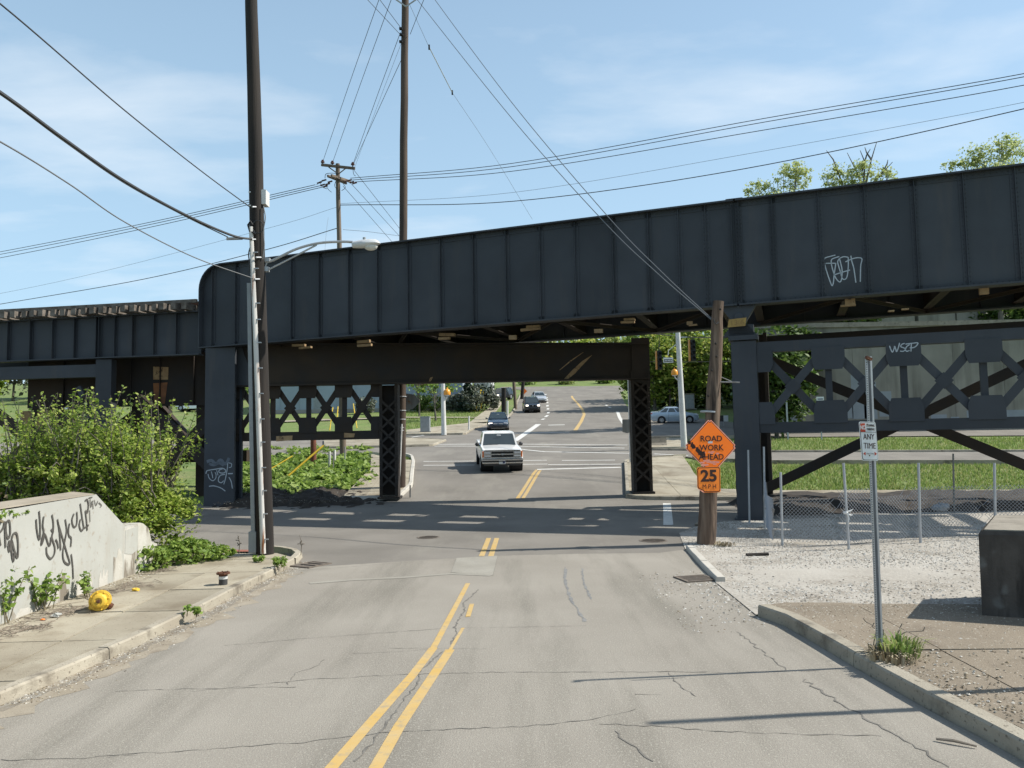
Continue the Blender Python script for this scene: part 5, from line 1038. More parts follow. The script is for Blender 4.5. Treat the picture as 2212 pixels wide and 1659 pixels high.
mb = MB(); mb.hexa([(WX(2)-.36, 2, 1.603), (WX(2)+.006, 2, 1.603), (WX(13.1)+.006, 13.1, 1.70), (WX(13.1)-.36, 13.1, 1.70), (WX(2)-.36, 2, 1.66), (WX(2)-.03, 2, 1.62), (WX(13.1)-.03, 13.1, 1.715), (WX(13.1)-.36, 13.1, 1.755)]); mb.build('coping', 'wall_cap', wl)
wpoly([(14.22, .55), (14.5, .5), (14.72, .55), (14.75, .99), (14.22, .97)], .01, 'wall_paint', 'fresh_patch', xo=.006)
for y0, y1, h in ((9.3, 9.9, .3), (10.9, 11.5, .28), (11.5, 11.9, .38), (12.0, 12.35, .55), (12.6, 13.1, .48), (13.3, 13.6, .5), (13.8, 14.15, .75), (10.4, 10.55, .3)):
    pts = [(y0, .0), (y1, .0)]; n = 6
    for i in range(n+1): f = 1-i/n; pts.append((y0+(y1-y0)*f, h*random.uniform(.45, 1)))
    wpoly(pts, .008, 'wall_bare', 'peeled_paint', xo=.004)
wn = Vector((-1, -.032, 0)).normalized()
def wstroke(pts, w, m='spray_dark'):
    q = [onplane(x, y, (WX(11), 11, 0), wn) for x, y in cw(*pts)]; q = catmull(q, 5) if len(q) > 2 else q; MB().ribbon(q, w, -wn, .012).build('graffiti', m, wl)
for s_ in (((-40, 420), (-5, 400), (30, 350), (45, 290), (50, 440), (55, 570)), ((-30, 330), (-20, 440), (0, 550)), ((85, 270), (60, 310), (60, 410), (85, 470), (105, 410), (100, 300), (85, 270)), ((95, 490), (85, 560), (95, 610), (105, 570), (108, 490)), ((120, 480), (140, 420), (175, 420), (190, 520), (185, 680), (150, 600), (120, 490), (120, 620), (140, 720), (148, 620)),
           ((388, 260), (395, 370), (415, 470), (430, 460), (432, 330), (420, 170)), ((470, 230), (460, 330), (470, 400), (450, 480), (445, 540), (470, 470), (465, 420), (490, 440), (520, 530), (540, 540), (550, 450)), ((560, 210), (575, 300), (572, 390), (550, 370)), ((575, 390), (560, 460), (590, 560), (585, 640), (545, 690), (505, 640), (500, 560)), ((600, 480), (620, 520), (630, 580)),
           ((620, 260), (640, 380), (650, 500), (655, 600)), ((625, 300), (680, 480), (720, 620), (755, 745), (700, 730), (678, 640), (700, 500), (720, 380), (705, 260)), ((752, 305), (740, 380), (745, 440), (770, 470), (765, 560)), ((770, 640), (785, 760), (793, 910)),
           ((800, 200), (778, 270), (795, 340), (825, 330), (835, 250), (830, 180)), ((870, 260), (858, 330), (880, 385), (905, 350), (890, 250), (868, 90)), ((920, 60), (945, 50), (958, 110), (945, 190), (925, 170), (935, 260), (945, 385)), ((915, 355), (960, 325))):
    wstroke(s_, .034)
for s_ in (((975, 40), (985, 130), (1000, 60), (1010, 150)), ((1020, 50), (1040, 110), (1060, 60)), ((1070, 80), (1100, 110), (1085, 130)), ((970, 160), (975, 290)), ((960, 30), (1000, 20))): wstroke(s_, .018)
# fallen hydrant top, cut off hydrant stub, chips
hb = G(205, 1324, .12); hy = thing('fire_hydrant', 'broken off yellow hydrant top lying on its side by the white wall', 'fire hydrant', hb); kh = pxm(hb)
ax_ = Vector((.32, -.93, .10)).normalized(); c0 = hb+Vector((0, .12, 22*kh))
MB().lathe([(.10, -.34), (.115, -.2), (.115, -.1), (.15, -.09), (.15, -.045), (.115, -.04), (.12, 0)], c0, ax_, 16).build('barrel', 'hydrant', hy, smooth=True)
MB().lathe([(17*kh, -.03), (21.5*kh, -.03), (21.5*kh, .022), (16.5*kh, .024), (15.5*kh, .055), (13*kh, .075), (12.8*kh, .075), (12.4*kh, .105), (8*kh, .112), (7.5*kh, .10), (4.5*kh, .098)], c0, ax_, 18).build('bonnet', 'hydrant', hy)
MB().lathe([(4.6*kh, .09), (4.2*kh, .125), (2*kh, .13), (.001, .128)], c0, ax_, 5).build('operating_nut', 'rust', hy)
x_ = ax_.orthogonal().normalized(); y_ = ax_.cross(x_)
for i in range(8): a = 2*PI*i/8+.3; MB().lathe([(.013, .02), (.013, .045), (.006, .05)], c0+(x_*math.cos(a)+y_*math.sin(a))*19*kh, ax_, 6).build('bolt', 'hydrant', hy)
for d_, r_, m_ in ((Vector((-.75, .1, -.62)), .05, 'hydrant'), (Vector((.8, .1, -.55)), .045, 'rust')): MB().lathe([(r_*.8, .08), (r_*.8, .14), (r_*1.15, .145), (r_*1.15, .185), (r_*.5, .195)], c0-ax_*.10, d_, 8).build('outlet_cap', m_, hy, smooth=False)
hs = G(482, 1263, .12); st = thing('hydrant_stub', 'cut off black hydrant stub with white band and rusty flange', 'hydrant stub', hs); k_ = pxm(hs)
MB().lathe([(9.5*k_, -.02), (9*k_, 0), (9*k_, 14*k_)], hs, n=16).build('pipe', 'black_paint', st, smooth=True); MB().lathe([(9.3*k_, 0), (9.3*k_, 6*k_)], hs+Vector((0, 0, 12.5*k_)), n=16).build('white_band', 'white_paint', st, smooth=True)
MB().lathe([(9.2*k_, 0), (9.4*k_, 4*k_), (14.5*k_, 4.6*k_), (14.5*k_, 8*k_), (9.5*k_, 8.2*k_), (8.5*k_, 1*k_), (.001, .5*k_)], hs+Vector((0, 0, 18.3*k_)), n=10).build('flange', 'rust', st)
for i in range(6): a = 1.05*i; MB().box(hs+Vector((math.cos(a)*11.5*k_, math.sin(a)*11.5*k_, 27*k_)), (.014, .014, .016)).build('bolt', 'rust', st)
def chip(x, y, s_, m, label, name='rubble', cat='rubble', off=.12):
    p = G(x, y, off); mb = MB(); mb.ball(p+Vector((0, 0, s_*.4)), s_, 7, 4, (1.3, .8, .55)); mb.v = [tuple(Vector(v)+Vector((random.uniform(-1, 1), random.uniform(-1, 1), random.uniform(-.6, .6)))*s_*.25) for v in mb.v]; return tag(mb.build(name, m), label, cat)
chip(293, 1277, .055, 'hydrant', 'small yellow broken chunk near the wall foot'); chip(122, 1333, .06, 'wall_paint', 'white lump of broken concrete at the weeds by the wall'); chip(92, 1340, .025, 'orange_plate', 'small orange scrap beside the white lump')
chip(440, 1335, .03, 'stone', 'pale pebble on the left kerb top'); chip(590, 1229, .04, 'stone', 'pale stone on the left pavement near the drain'); chip(1510, 1135, .10, 'concrete_top', 'grey rubble lump beside the tower foot', off=.01); chip(1645, 1140, .08, 'stone', 'white rubble piece at the tower foot', off=.01); chip(2030, 1102, .20, 'concrete_pale', 'pale boulder on the dark mound behind the fence', off=.35)
# chain link fence
fe = thing('chain_link_fence', 'sagging chain link fence with bare steel posts round the gravel lot', 'fence', G(1834, 1186, .01)); posts = []
for (xb, yb_, xt, yt) in ((1690, 1178, 1686, 1020), (1834, 1187, 1822, 1000), (1988, 1173, 1984, 1000), (2150, 1165, 2148, 1000), (2330, 1165, 2330, 1000)):
    b = G(xb, yb_, .01); t_ = at(xt, yt, b.y); MB().tube([b-Vector((0, 0, .1)), t_], .03, 8).build('post', 'galv', fe, smooth=True); posts.append((b, t_))
for (xb, yb_, xt, yt) in ((1652, 1142, 1650, 965), (1619, 1132, 1616, 972)):
    b = G(xb, yb_, .01); t_ = at(xt, yt, b.y); MB().tube([b-Vector((0, 0, .1)), t_], .028, 8).build('post', 'galv', fe, smooth=True); posts.append((b, t_))
b = G(2060, 1087, .3); MB().tube([b-Vector((0, 0, .4)), at(2059, 980, b.y)], .028, 7).build('post', 'galv_dark', fe, smooth=True)
def mesh_panel(a, b, h0, h1, zl0=.05, cell=.075, r_=.0032):
    mb = MB(); a, b = V(a), V(b); L_ = (b-a).length; d = (b-a).normalized(); n = Vector((-d.y, d.x, 0)); H = max(h0, h1); s = -H
    top = lambda x: h0+(h1-h0)*x/L_+.05*math.sin(x*3.1)
    while s < L_:
        for sg in (1, -1):
            p = []
            for i in range(7):
                z = zl0+(H-zl0)*i/6; x = s+(z if sg > 0 else H-z)
                if 0 <= x <= L_ and z <= top(x): p.append(a+d*x+Vector((0, 0, z))+n*(.012*sg+.05*math.sin(x*2+z)))
            if len(p) > 1: mb.tube([p[0], p[-1]] if len(p) < 3 else p, r_, 3, cap=False)
        s += cell
    return mb.build('wire_mesh', 'galv', fe, kind='stuff')
pf = [posts[0][0], posts[1][0], posts[2][0], posts[3][0], posts[4][0]]
for i in range(4): mesh_panel(pf[i]+Vector((0, .45, 0)), pf[i+1]+Vector((0, .45, 0)), 1.1 if i == 0 else 1.25, 1.25 if i < 2 else 1.45, cell=.085, r_=.0052)
mesh_panel(posts[5][0], pf[0]+Vector((0, .45, 0)), 1.5, 1.1, cell=.07, r_=.005)
kn = at(1829, 1108, posts[1][0].y-.05); kt = thing('tied_cloth', 'white cloth strip knotted round the middle fence post', 'cloth', kn); MB().lathe([(.045, -.03), (.055, 0), (.045, .03)], kn+Vector((0, .05, 0)), n=8).build('knot', 'cloth', kt)
for q in (((1832, 1105), (1838, 1103), (1842, 1100)), ((1832, 1110), (1838, 1113), (1842, 1112)), ((1831, 1110), (1834, 1120), (1833, 1128))): MB().tube([at(x, y, kn.y-.03) for x, y in q], [.02, .016, .01], 5).build('tail', 'cloth', kt)
# concrete block at the right edge
bk = thing('concrete_block', 'massive stained dark concrete block at the right edge of the pavement', 'concrete block', (7.4, 10.6, .1)); A0 = G(2122, 1345, .05); zt_ = onplane(2114, 1146, A0, (0, 1, 0)).z
C_ = [Vector((A0.x, A0.y, 0)), Vector((A0.x+3.0, A0.y-1.35, 0)), Vector((A0.x+4.2, A0.y+.9, 0)), Vector((A0.x+1.25, A0.y+1.75, 0))]
mb = MB(); bz = lambda i: (.03, -.03, .05, 0)[i]
for z, o in ((-.05, 0), (zt_-.05, .02), (zt_, .06)):
    cen = sum(C_, Vector())/4
    for q in C_: d_ = (cen-q).normalized(); mb.v.append(tuple(q+d_*o+Vector((0, 0, z))))
for l in (0, 4): mb.f += [(l+i, l+(i+1) % 4, l+4+(i+1) % 4, l+4+i) for i in range(4)]
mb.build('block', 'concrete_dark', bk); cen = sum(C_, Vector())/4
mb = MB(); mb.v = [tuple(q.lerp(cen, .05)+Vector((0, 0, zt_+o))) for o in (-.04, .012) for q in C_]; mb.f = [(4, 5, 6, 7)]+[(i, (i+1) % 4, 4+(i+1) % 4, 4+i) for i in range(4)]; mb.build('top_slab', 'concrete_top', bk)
MB().box((A0.x+1.0, A0.y-.1, zt_+.03), (.5, .12, .05), Matrix.Rotation(.3, 3, 'Z')).build('scrap', 'cloth', bk)
# ================================================================== NEAR PLANTS
bsh = shrub('wild_bush', 'big sprawling green bush behind the end of the white wall', (-8.85, 16.0, .35), [((0, 0, 1.5), (1.7, 1.1, 1.55), 1.0), ((1.35, .2, .75), (.95, .8, .85), .5), ((-1.75, .1, .8), (1.2, .9, .85), .4), ((.5, -.6, .7), (1.3, .6, .7), .4)], 32000, .052, 'leaf_bush', cat='bush', k=230, stems=60, spread=.17, bark='bark', shell=.2)
C = []; mb = MB()
for i in range(230):
    up_ = i < 105; b = Vector((-8.85+random.uniform(-1.5, 1.75), 16+random.uniform(-.9, .5), random.uniform(.9, 2.2) if not up_ else 1.6)); tp_ = b+(Vector((random.uniform(-.7, .7), random.uniform(-.4, .4), random.uniform(.9, 2.1))) if up_ else Vector((random.uniform(-.6, .6), random.uniform(-.9, -.1), random.uniform(-.1, .9)))); mb.tube([b, b.lerp(tp_, .5)+Vector((0, 0, .15)), tp_], [.014, .010, .004], 4)
    for k in range(58): f = random.uniform(.2, 1); C.append(tuple(b.lerp(tp_, f)+Vector((random.gauss(0, .045), random.gauss(0, .045), random.gauss(0, .04)))))
mb.build('twig', 'bark', bsh); leafmesh('twig_leaves', C, .05, 'leaf_bush', bsh)
shrub('sapling', 'bright green sapling at the far left edge behind the wall', (-11.3, 15.6, .9), [((.2, 0, 1.0), (.75, .6, .9), 1), ((.6, 0, .5), (.6, .5, .5), .5)], 2600, .10, 'leaf_weed', cat='sapling', k=16, spread=.3)
shrub('dry_brush', 'dry grey brush on the soil bank at the left edge', (-9.6, 12.6, 1.48), [((0, 0, .22), (1.2, .9, .25), 1)], 1500, .05, 'straw', cat='brush', k=20, spread=.3)
shrub('ground_ivy', 'low bright green creeper patch spilling on the pavement at the wall end', (-6.75, 16.0, .1), [((0, 0, .22), (.65, .6, .28), 1), ((-.3, -.9, .2), (.4, .5, .28), .6), ((.45, .3, .14), (.45, .35, .18), .5)], 3600, .065, 'leaf_weed', cat='creeper', k=40, spread=.25)
shrub('creeper', 'creeper hanging over the wall top at the left edge', (-7.1, 10.55, 1.55), [((0, 0, .06), (.16, .5, .10), 1), ((.03, .5, .0), (.08, .3, .06), .4)], 380, .05, 'leaf_weed', cat='creeper', k=12)
for (x, y, n, h, s_, lab) in ((93, 1318, 12, .62, .42, 'leafy weed with red stems growing at the wall foot'), (8, 1345, 10, .75, .30, 'tall weed at the wall foot on the left edge'), (560, 1214, 4, .12, .12, 'small weed in the pavement joint left of the drain'), (606, 1226, 7, .22, .13, 'bushy small weed at the kerb near the drain'), (411, 1328, 4, .14, .05, 'thin sprout on the left kerb'), (186, 1290, 5, .45, .14, 'grey green weed behind the yellow hydrant top')):
    p = G(x, y, .12); t_ = thing('weed', lab, 'weed', p, 'weeds on the left pavement'); sprigs(t_, p, n, h, s_, .05 if n < 9 else .06, 'leaf_weed', 22)
for x, y, h, lab in ((650, 1199, .42, 'single dry stalk standing at the left kerb corner'), (516, 1196, .4, 'brown dead stalk left of the near pole')):
    p = G(x, y, .12); t_ = thing('dry_stalk', lab, 'weed', p); mb = MB(); mb.tube([p, p+Vector((.02, 0, h*.6)), p+Vector((-.03, 0, h))], [.012, .008, .004], 4)
    for i in range(7): q = p+Vector((0, 0, h*random.uniform(.4, 1))); mb.tube([q, q+Vector((random.uniform(-.08, .08), 0, random.uniform(-.02, .06)))], [.01, .012], 4)
    mb.build('stalk', 'dead_twig', t_)
p = G(1925, 1418, .14); tuft('grass_tuft', 'fresh green weed tuft at the foot of the parking sign post', p+Vector((.12, .05, 0)), 150, .24, .32); tuft('dead_grass', 'dead grass matted round the parking sign post', p+Vector((-.05, -.08, 0)), 210, .13, .42, 'straw')
p = G(1560, 1178, .01); tuft('dead_grass', 'dead leaves and grass at the foot of the leaning pole', p, 160, .08, .5, 'straw')
for i, (x, y) in enumerate(((150, 1318), (110, 1330), (60, 1360), (235, 1280), (20, 1363), (300, 1262), (350, 1232))):
    p = G(x, y, .12); mb = MB()
    for k in range(26): a = random.uniform(0, PI); l_ = random.uniform(.05, .22); q = p+Vector((random.gauss(0, .16), random.gauss(0, .2), .012)); mb.beam(q-Vector((math.cos(a), math.sin(a), 0))*l_, q+Vector((math.cos(a), math.sin(a), random.uniform(0, .06)))*l_, .008, .006)
    tag(mb.build('dead_twigs', 'dead_twig', kind='stuff'), ['twig litter just left of the yellow hydrant top', 'twig litter below the leafy weed at the wall', 'twig litter on the pavement at the lower left', 'twig litter right behind the yellow hydrant top', 'twig litter at the left edge under the wall', 'twig litter beside the small yellow chunk', 'twig litter at the broken wall end'][i], 'twigs', 'twig litter at the wall foot')
mb = MB()
for i in range(5): b = G(1880+random.uniform(-10, 60), 1400, .14); q = b+Vector((random.uniform(-.3, .5), random.uniform(-.1, .3), random.uniform(.2, .55))); mb.tube([b, b.lerp(q, .5)+Vector((.05, 0, .08)), q, q+Vector((random.uniform(-.12, .12), 0, .04))], .006, 4)
tag(mb.build('dry_weed', 'dead_twig'), 'curling dry stems right of the parking sign post', 'weed')
tag(MB().tube([G(2022, 1596, .02), G(2060, 1600, .03), G(2110, 1612, .02)], [.011, .014, .008], 6).build('stick', 'dead_twig'), 'brown stick lying in the gutter near the right kerb', 'stick')
tag(MB().tube([G(1612, 1200, .02), G(1660, 1197, .04)], [.05, .04], 6).build('timber_piece', 'pole_dark'), 'short dark timber piece lying on the gravel lot', 'timber')
# grass on the near lawns (uncountable blades)
def lawn(poly, n, h, label):
    xs_, ys_ = [p[0] for p in poly], [p[1] for p in poly]; mb = MB(); k = 0
    while k < n:
        x, y = random.uniform(min(xs_), max(xs_)), random.uniform(min(ys_), max(ys_))
        if not inpoly(x, y, poly): continue
        k += 1; a = random.uniform(0, 2*PI); hh_ = h*random.uniform(.5, 1.2); z = g(y)-.07; w = Vector((math.cos(a), math.sin(a), 0))*.03; tp_ = Vector((x+random.gauss(0, .05), y+random.gauss(0, .05), z+hh_)); mb.add([Vector((x, y, z))-w, Vector((x, y, z))+w, tp_], [(0, 1, 2)])
    return tag(mb.build('grass', 'grass_blade', kind='stuff'), label, 'grass')
lawn(px((1480, 995), (1640, 1002), (2300, 1002), (2300, 1056), (1600, 1058), (1536, 1062), (1500, 1026)), 13000, .15, 'short lawn between the ramp and the bridge on the right')
lawn(px((1490, 950), (1640, 947), (2300, 944), (2300, 974), (1640, 974), (1490, 970)), 9000, .2, 'grass verge beyond the ramp on the right')
lawn(px((880, 930), (960, 919), (1010, 914), (1060, 880), (860, 880)), 7000, .2, 'lawn in front of the grey building'); lawn(px((866, 996), (892, 996), (890, 985), (868, 984)), 500, .12, 'grass corner beside the left kerb')
# leafy ground cover left of the lane
C = []
for i in range(215):
    x, y = random.uniform(518, 800), random.uniform(968, 1072)
    if (x-518)/282 > .75 and y > 1060: continue
    p = G(x, y, -.05); r_ = random.uniform(.18, .42); n_ = 46; q = rng.normal(size=(n_, 3))*np.array([r_, r_, r_*.5])*.6; q[:, 2] = np.abs(q[:, 2])+.03; C.append(np.array(p)+q)
tag(leafmesh('ground_cover', np.concatenate(C), .17, 'leaf_weed', None, 'stuff'), 'broad leafed weeds filling the plot left of the lane', 'weeds')
# ================================================================== VEHICLES
def car(name, label, cat, p, rz, s, paint, rx=0, ry=0, group='vehicles on the road'):
    t = thing(name, label, cat, p, group, (rx, ry, rz)); L_, W_, H_ = s['L'], s['W'], s['H']
    secs = s['body']; mb = MB(); m = 11
    for (y, z0, z1, wb, wm, wt) in secs:
        y *= L_; wb *= W_; wm *= W_; wt *= W_; d = z1-z0
        half = [(wb, z0), (wm*.985, z0+.12*d), (wm, z0+.45*d), (wm*.985, z0+.75*d), (wt, z1-.03), (wt*.55, z1), (0, z1+.015)]
        for x, z in half: mb.v.append((x, y, z))
        for x, z in half[-2::-1]: mb.v.append((-x, y, z))
    m = 13
    for i in range(len(secs)-1):
        for j in range(m): a, b = i*m+j, i*m+(j+1) % m; mb.f.append((a, a+m, b+m, b))
    mb.f += [tuple(range(m)), tuple((len(secs)-1)*m+j for j in range(m-1, -1, -1))]
    mb.build('body', paint, t, smooth=True, local=True)
    bz, (fb, fr, rr, rb), wb, wr = s['belt'], s['house'], s['hw'][0]*W_, s['hw'][1]*W_
    fb, fr, rr, rb = fb*L_, fr*L_, rr*L_, rb*L_; e = .05
    bot = [(wb, fb, bz), (-wb, fb, bz), (-wb, rb, bz), (wb, rb, bz)]; top = [(wr, fr, H_-.04), (-wr, fr, H_-.04), (-wr, rr, H_-.04), (wr, rr, H_-.04)]; cr_ = [(wr*.8, fr-.12, H_), (-wr*.8, fr-.12, H_), (-wr*.8, rr+.12, H_), (wr*.8, rr+.12, H_)]
    mb = MB(); mb.v = bot+top+cr_
    for l in (0, 4): mb.f += [(l+i, l+4+i, l+4+(i+1) % 4, l+(i+1) % 4) for i in range(4)]
    mb.f.append((8, 11, 10, 9)); mb.build('cabin', paint, t, smooth=False, local=True)
    def pane(a, b, c, d, nm, ins=(.06, .06, .06, .1)):           # a,b bottom; c,d top (same order)
        a, b, c, d = V(a), V(b), V(c), V(d); l_, r_, bo, to = ins
        def P(u, v): return a.lerp(b, u).lerp(d.lerp(c, u), v)
        q = [P(l_, bo), P(1-r_, bo), P(1-r_, 1-to), P(l_, 1-to)]; n = (q[1]-q[0]).cross(q[3]-q[0]).normalized(); cen = (a+b+c+d)/4
        if n.dot(cen-Vector((0, (fb+rb)/2, bz))) < 0: n = -n; q = q[::-1]
        MB().add([v+n*.008 for v in q], [(0, 1, 2, 3)]).build(nm, 'glass', t, local=True)
    pane(bot[1], bot[0], top[0], top[1], 'windshield', (.05, .05, .04, .1)); pane(bot[3], bot[2], top[2], top[3], 'rear_window', (.08, .08, .1, .15))
    for sg in (0, 1):
        A, Bb, D, Cc = (bot[0], bot[3], top[0], top[3]) if sg == 0 else (bot[1], bot[2], top[1], top[2]); A, Bb, Cc, D = V(A), V(Bb), V(Cc), V(D); n = s.get('sidewin', 2); cuts = [i/n for i in range(n+1)]
        for i in range(n):
            u0_, u1_ = cuts[i], cuts[i+1]; pane(A.lerp(Bb, u0_), A.lerp(Bb, u1_), D.lerp(Cc, u1_), D.lerp(Cc, u0_), 'side_window', (.10 if i else .14, .06 if i < n-1 else .2, .08, .14))
        sx = 1 if sg == 0 else -1; mw, mh = s.get('mirror', (.2, .14)); MB().ball((sx*(W_/2+mw*.38), fb-.18, bz+mh*.35), 1, 8, 5, (mw/2, .08, mh/2)).build('mirror', s.get('mirror_m', paint), t, smooth=True, local=True)
        MB().beam((sx*W_*.46, fb-.2, bz-.02), (sx*(W_/2+.04), fb-.18, bz+.03), .06, .05).build('mirror_arm', 'plastic_grey', t, local=True)
    wr_, ww = s['wheel']
    for wy in s['axles']:
        for sx in (-1, 1):
            c = Vector((sx*(W_/2-ww/2-.01), wy*L_, wr_)); axx = Vector((sx, 0, 0))
            MB().lathe([(wr_+.07, -ww-.2), (wr_+.07, ww/2+.014)], c, axx, 20).build('wheel_well', 'black', t, smooth=True, local=True) if s.get('wells', 1) else None
            tyre = MB().lathe([(wr_*.62, -ww/2), (wr_*.93, -ww/2), (wr_, -ww/2+.03), (wr_, ww/2-.03), (wr_*.93, ww/2+.022), (wr_*.64, ww/2+.024)], c, axx, 20).build('wheel', 'rubber', t, smooth=True, local=True)
            rim = MB().lathe([(wr_*.64, ww/2+.0255), (wr_*.6, ww/2+.028), (wr_*.5, ww/2+.02), (wr_*.2, ww/2+.03), (.001, ww/2+.034)], c, axx, 20).build('rim', 'galv', tyre, smooth=True, local=True)
            if s.get('spokes'):
                for i in range(5):
                    a = 2*PI*i/5+.35; MB().box(c+Vector((sx*(ww/2+.030), math.cos(a)*wr_*.42, math.sin(a)*wr_*.42)), (.006, wr_*.24, wr_*.14), Matrix.Rotation(a if True else 0, 3, 'X')).build('rim_gap', 'black', tyre, local=True)
    for nm, c, sz, mm in s['parts']:
        mb = MB(); mb.box(c, sz)
        o = mb.build(nm, mm, t, local=True)
        if min(sz) > .03: bvm = o.modifiers.new('b', 'BEVEL'); bvm.width = min(sz)*.25; bvm.segments = 2
    return t
pick = dict(L=5.4, W=1.97, H=1.76, belt=1.10, house=(.165, .075, -.10, -.125), hw=(.455, .385), wheel=(.37, .25), axles=(.335, -.28), sidewin=1, mirror=(.22, .20), mirror_m='plastic_grey',
    body=[(.478, .52, 1.0, .45, .47, .44), (.47, .46, 1.06, .46, .49, .455), (.40, .44, 1.10, .47, .50, .465), (.17, .42, 1.14, .47, .50, .47), (-.12, .42, 1.16, .47, .50, .47), (-.13, .44, 1.20, .47, .50, .475), (-.48, .46, 1.20, .47, .50, .475), (-.49, .5, 1.16, .46, .49, .465)],
    parts=[('hood_edge', (0, 2.585, 1.005), (1.66, .03, .045), 'black'), ('grille', (0, 2.575, .83), (1.70, .05, .32), 'plastic_grey'), ('grille_slot', (0, 2.60, .915), (1.02, .03, .085), 'black'), ('grille_slot', (0, 2.60, .765), (1.02, .03, .085), 'black'), ('grille_bar', (0, 2.615, .84), (1.72, .03, .055), 'chrome'), ('grille_bar', (0, 2.61, .985), (1.72, .03, .03), 'chrome'), ('grille_bar', (0, 2.61, .69), (1.72, .03, .03), 'chrome'), ('grille_post', (.53, 2.615, .84), (.03, .03, .29), 'chrome'), ('grille_post', (-.53, 2.615, .84), (.03, .03, .29), 'chrome'), ('emblem', (0, 2.635, .84), (.17, .02, .055), 'galv'), ('emblem', (0, 2.637, .84), (.07, .02, .085), 'galv'),
           ('headlight', (.70, 2.60, .915), (.30, .04, .09), 'lens'), ('headlight', (-.70, 2.60, .915), (.30, .04, .09), 'lens'), ('turn_lamp', (.70, 2.60, .765), (.30, .04, .08), 'lens'), ('turn_lamp', (-.70, 2.60, .765), (.30, .04, .08), 'lens'), ('side_marker', (.905, 2.56, .84), (.07, .10, .28), 'amber'), ('side_marker', (-.905, 2.56, .84), (.07, .10, .28), 'amber'),
           ('bumper', (0, 2.64, .585), (1.92, .14, .11), 'chrome'), ('bumper_pad', (0, 2.68, .525), (1.90, .09, .045), 'black'), ('bumper', (0, 2.63, .455), (1.88, .14, .09), 'chrome'), ('valance', (0, 2.56, .36), (1.72, .1, .12), 'plastic_grey'), ('license_plate', (.02, 2.715, .47), (.31, .012, .16), 'sign_white'), ('plate_marks', (-.05, 2.723, .47), (.10, .006, .09), 'plate_text'), ('wiper', (.3, 1.0, 1.17), (.5, .02, .02), 'black'),
           ('underbody', (0, 0, .45), (1.5, 4.9, .2), 'black'), ('rear_view_mirror', (0, .62, 1.60), (.2, .02, .06), 'lens'), ('bumper_foot', (.55, 2.55, .42), (.2, .1, .1), 'black')])
sed = dict(L=4.75, W=1.83, H=1.46, belt=.95, house=(.20, .06, -.20, -.37), hw=(.455, .345), wheel=(.33, .22), axles=(.305, -.295), sidewin=2,
    body=[(.50, .36, .56, .30, .34, .28), (.492, .28, .64, .40, .43, .37), (.465, .22, .72, .455, .475, .42), (.40, .20, .80, .475, .495, .45), (.30, .20, .87, .48, .50, .46), (.18, .20, .96, .48, .50, .465), (-.2, .20, .98, .48, .50, .465), (-.36, .22, 1.0, .475, .495, .455), (-.45, .26, .98, .46, .485, .43), (-.49, .32, .90, .43, .46, .39), (-.50, .42, .82, .38, .42, .34)],
    parts=[('grille', (.21, 2.335, .58), (.36, .06, .14), 'chrome'), ('grille', (-.21, 2.335, .58), (.36, .06, .14), 'chrome'), ('headlight', (.62, 2.24, .62), (.34, .14, .13), 'lens_lit'), ('headlight', (-.62, 2.24, .62), (.34, .14, .13), 'lens'), ('lower_intake', (0, 2.345, .34), (1.1, .06, .12), 'black'), ('fog_lamp', (.68, 2.25, .36), (.16, .1, .07), 'lens'), ('fog_lamp', (-.68, 2.25, .36), (.16, .1, .07), 'plastic_grey'), ('chrome_strip', (0, 2.36, .245), (1.2, .04, .03), 'chrome'), ('underbody', (0, 0, .25), (1.5, 4.2, .14), 'black'), ('rear_view_mirror', (0, .75, 1.32), (.2, .02, .05), 'lens')])
suv = dict(L=4.6, W=1.86, H=1.76, belt=1.10, house=(.20, .09, -.40, -.47), hw=(.46, .39), wheel=(.37, .24), axles=(.30, -.29), sidewin=3,
    body=[(.50, .46, .80, .38, .42, .38), (.492, .36, .92, .43, .465, .43), (.46, .30, 1.0, .46, .49, .45), (.30, .28, 1.07, .48, .50, .465), (.19, .28, 1.12, .48, .50, .465), (-.40, .28, 1.14, .48, .50, .465), (-.48, .34, 1.12, .46, .485, .45), (-.50, .46, 1.05, .42, .45, .42)],
    parts=[('grille', (0, 2.29, .84), (.62, .06, .22), 'black'), ('emblem', (0, 2.325, .86), (.16, .02, .12), 'galv'), ('headlight', (.66, 2.23, .86), (.30, .14, .18), 'lens_lit'), ('headlight', (-.66, 2.23, .86), (.30, .14, .18), 'lens_lit'), ('bumper', (0, 2.28, .62), (1.5, .08, .12), 'plastic_grey'), ('lower_intake', (0, 2.30, .47), (1.0, .06, .12), 'black'), ('fog_lamp', (.68, 2.26, .5), (.16, .08, .10), 'lens'), ('fog_lamp', (-.68, 2.26, .5), (.16, .08, .10), 'lens'), ('underbody', (0, 0, .34), (1.5, 4.2, .16), 'black'), ('roof_rail', (.62, -.6, 1.78), (.05, 1.7, .04), 'plastic_grey'), ('roof_rail', (-.62, -.6, 1.78), (.05, 1.7, .04), 'plastic_grey')])
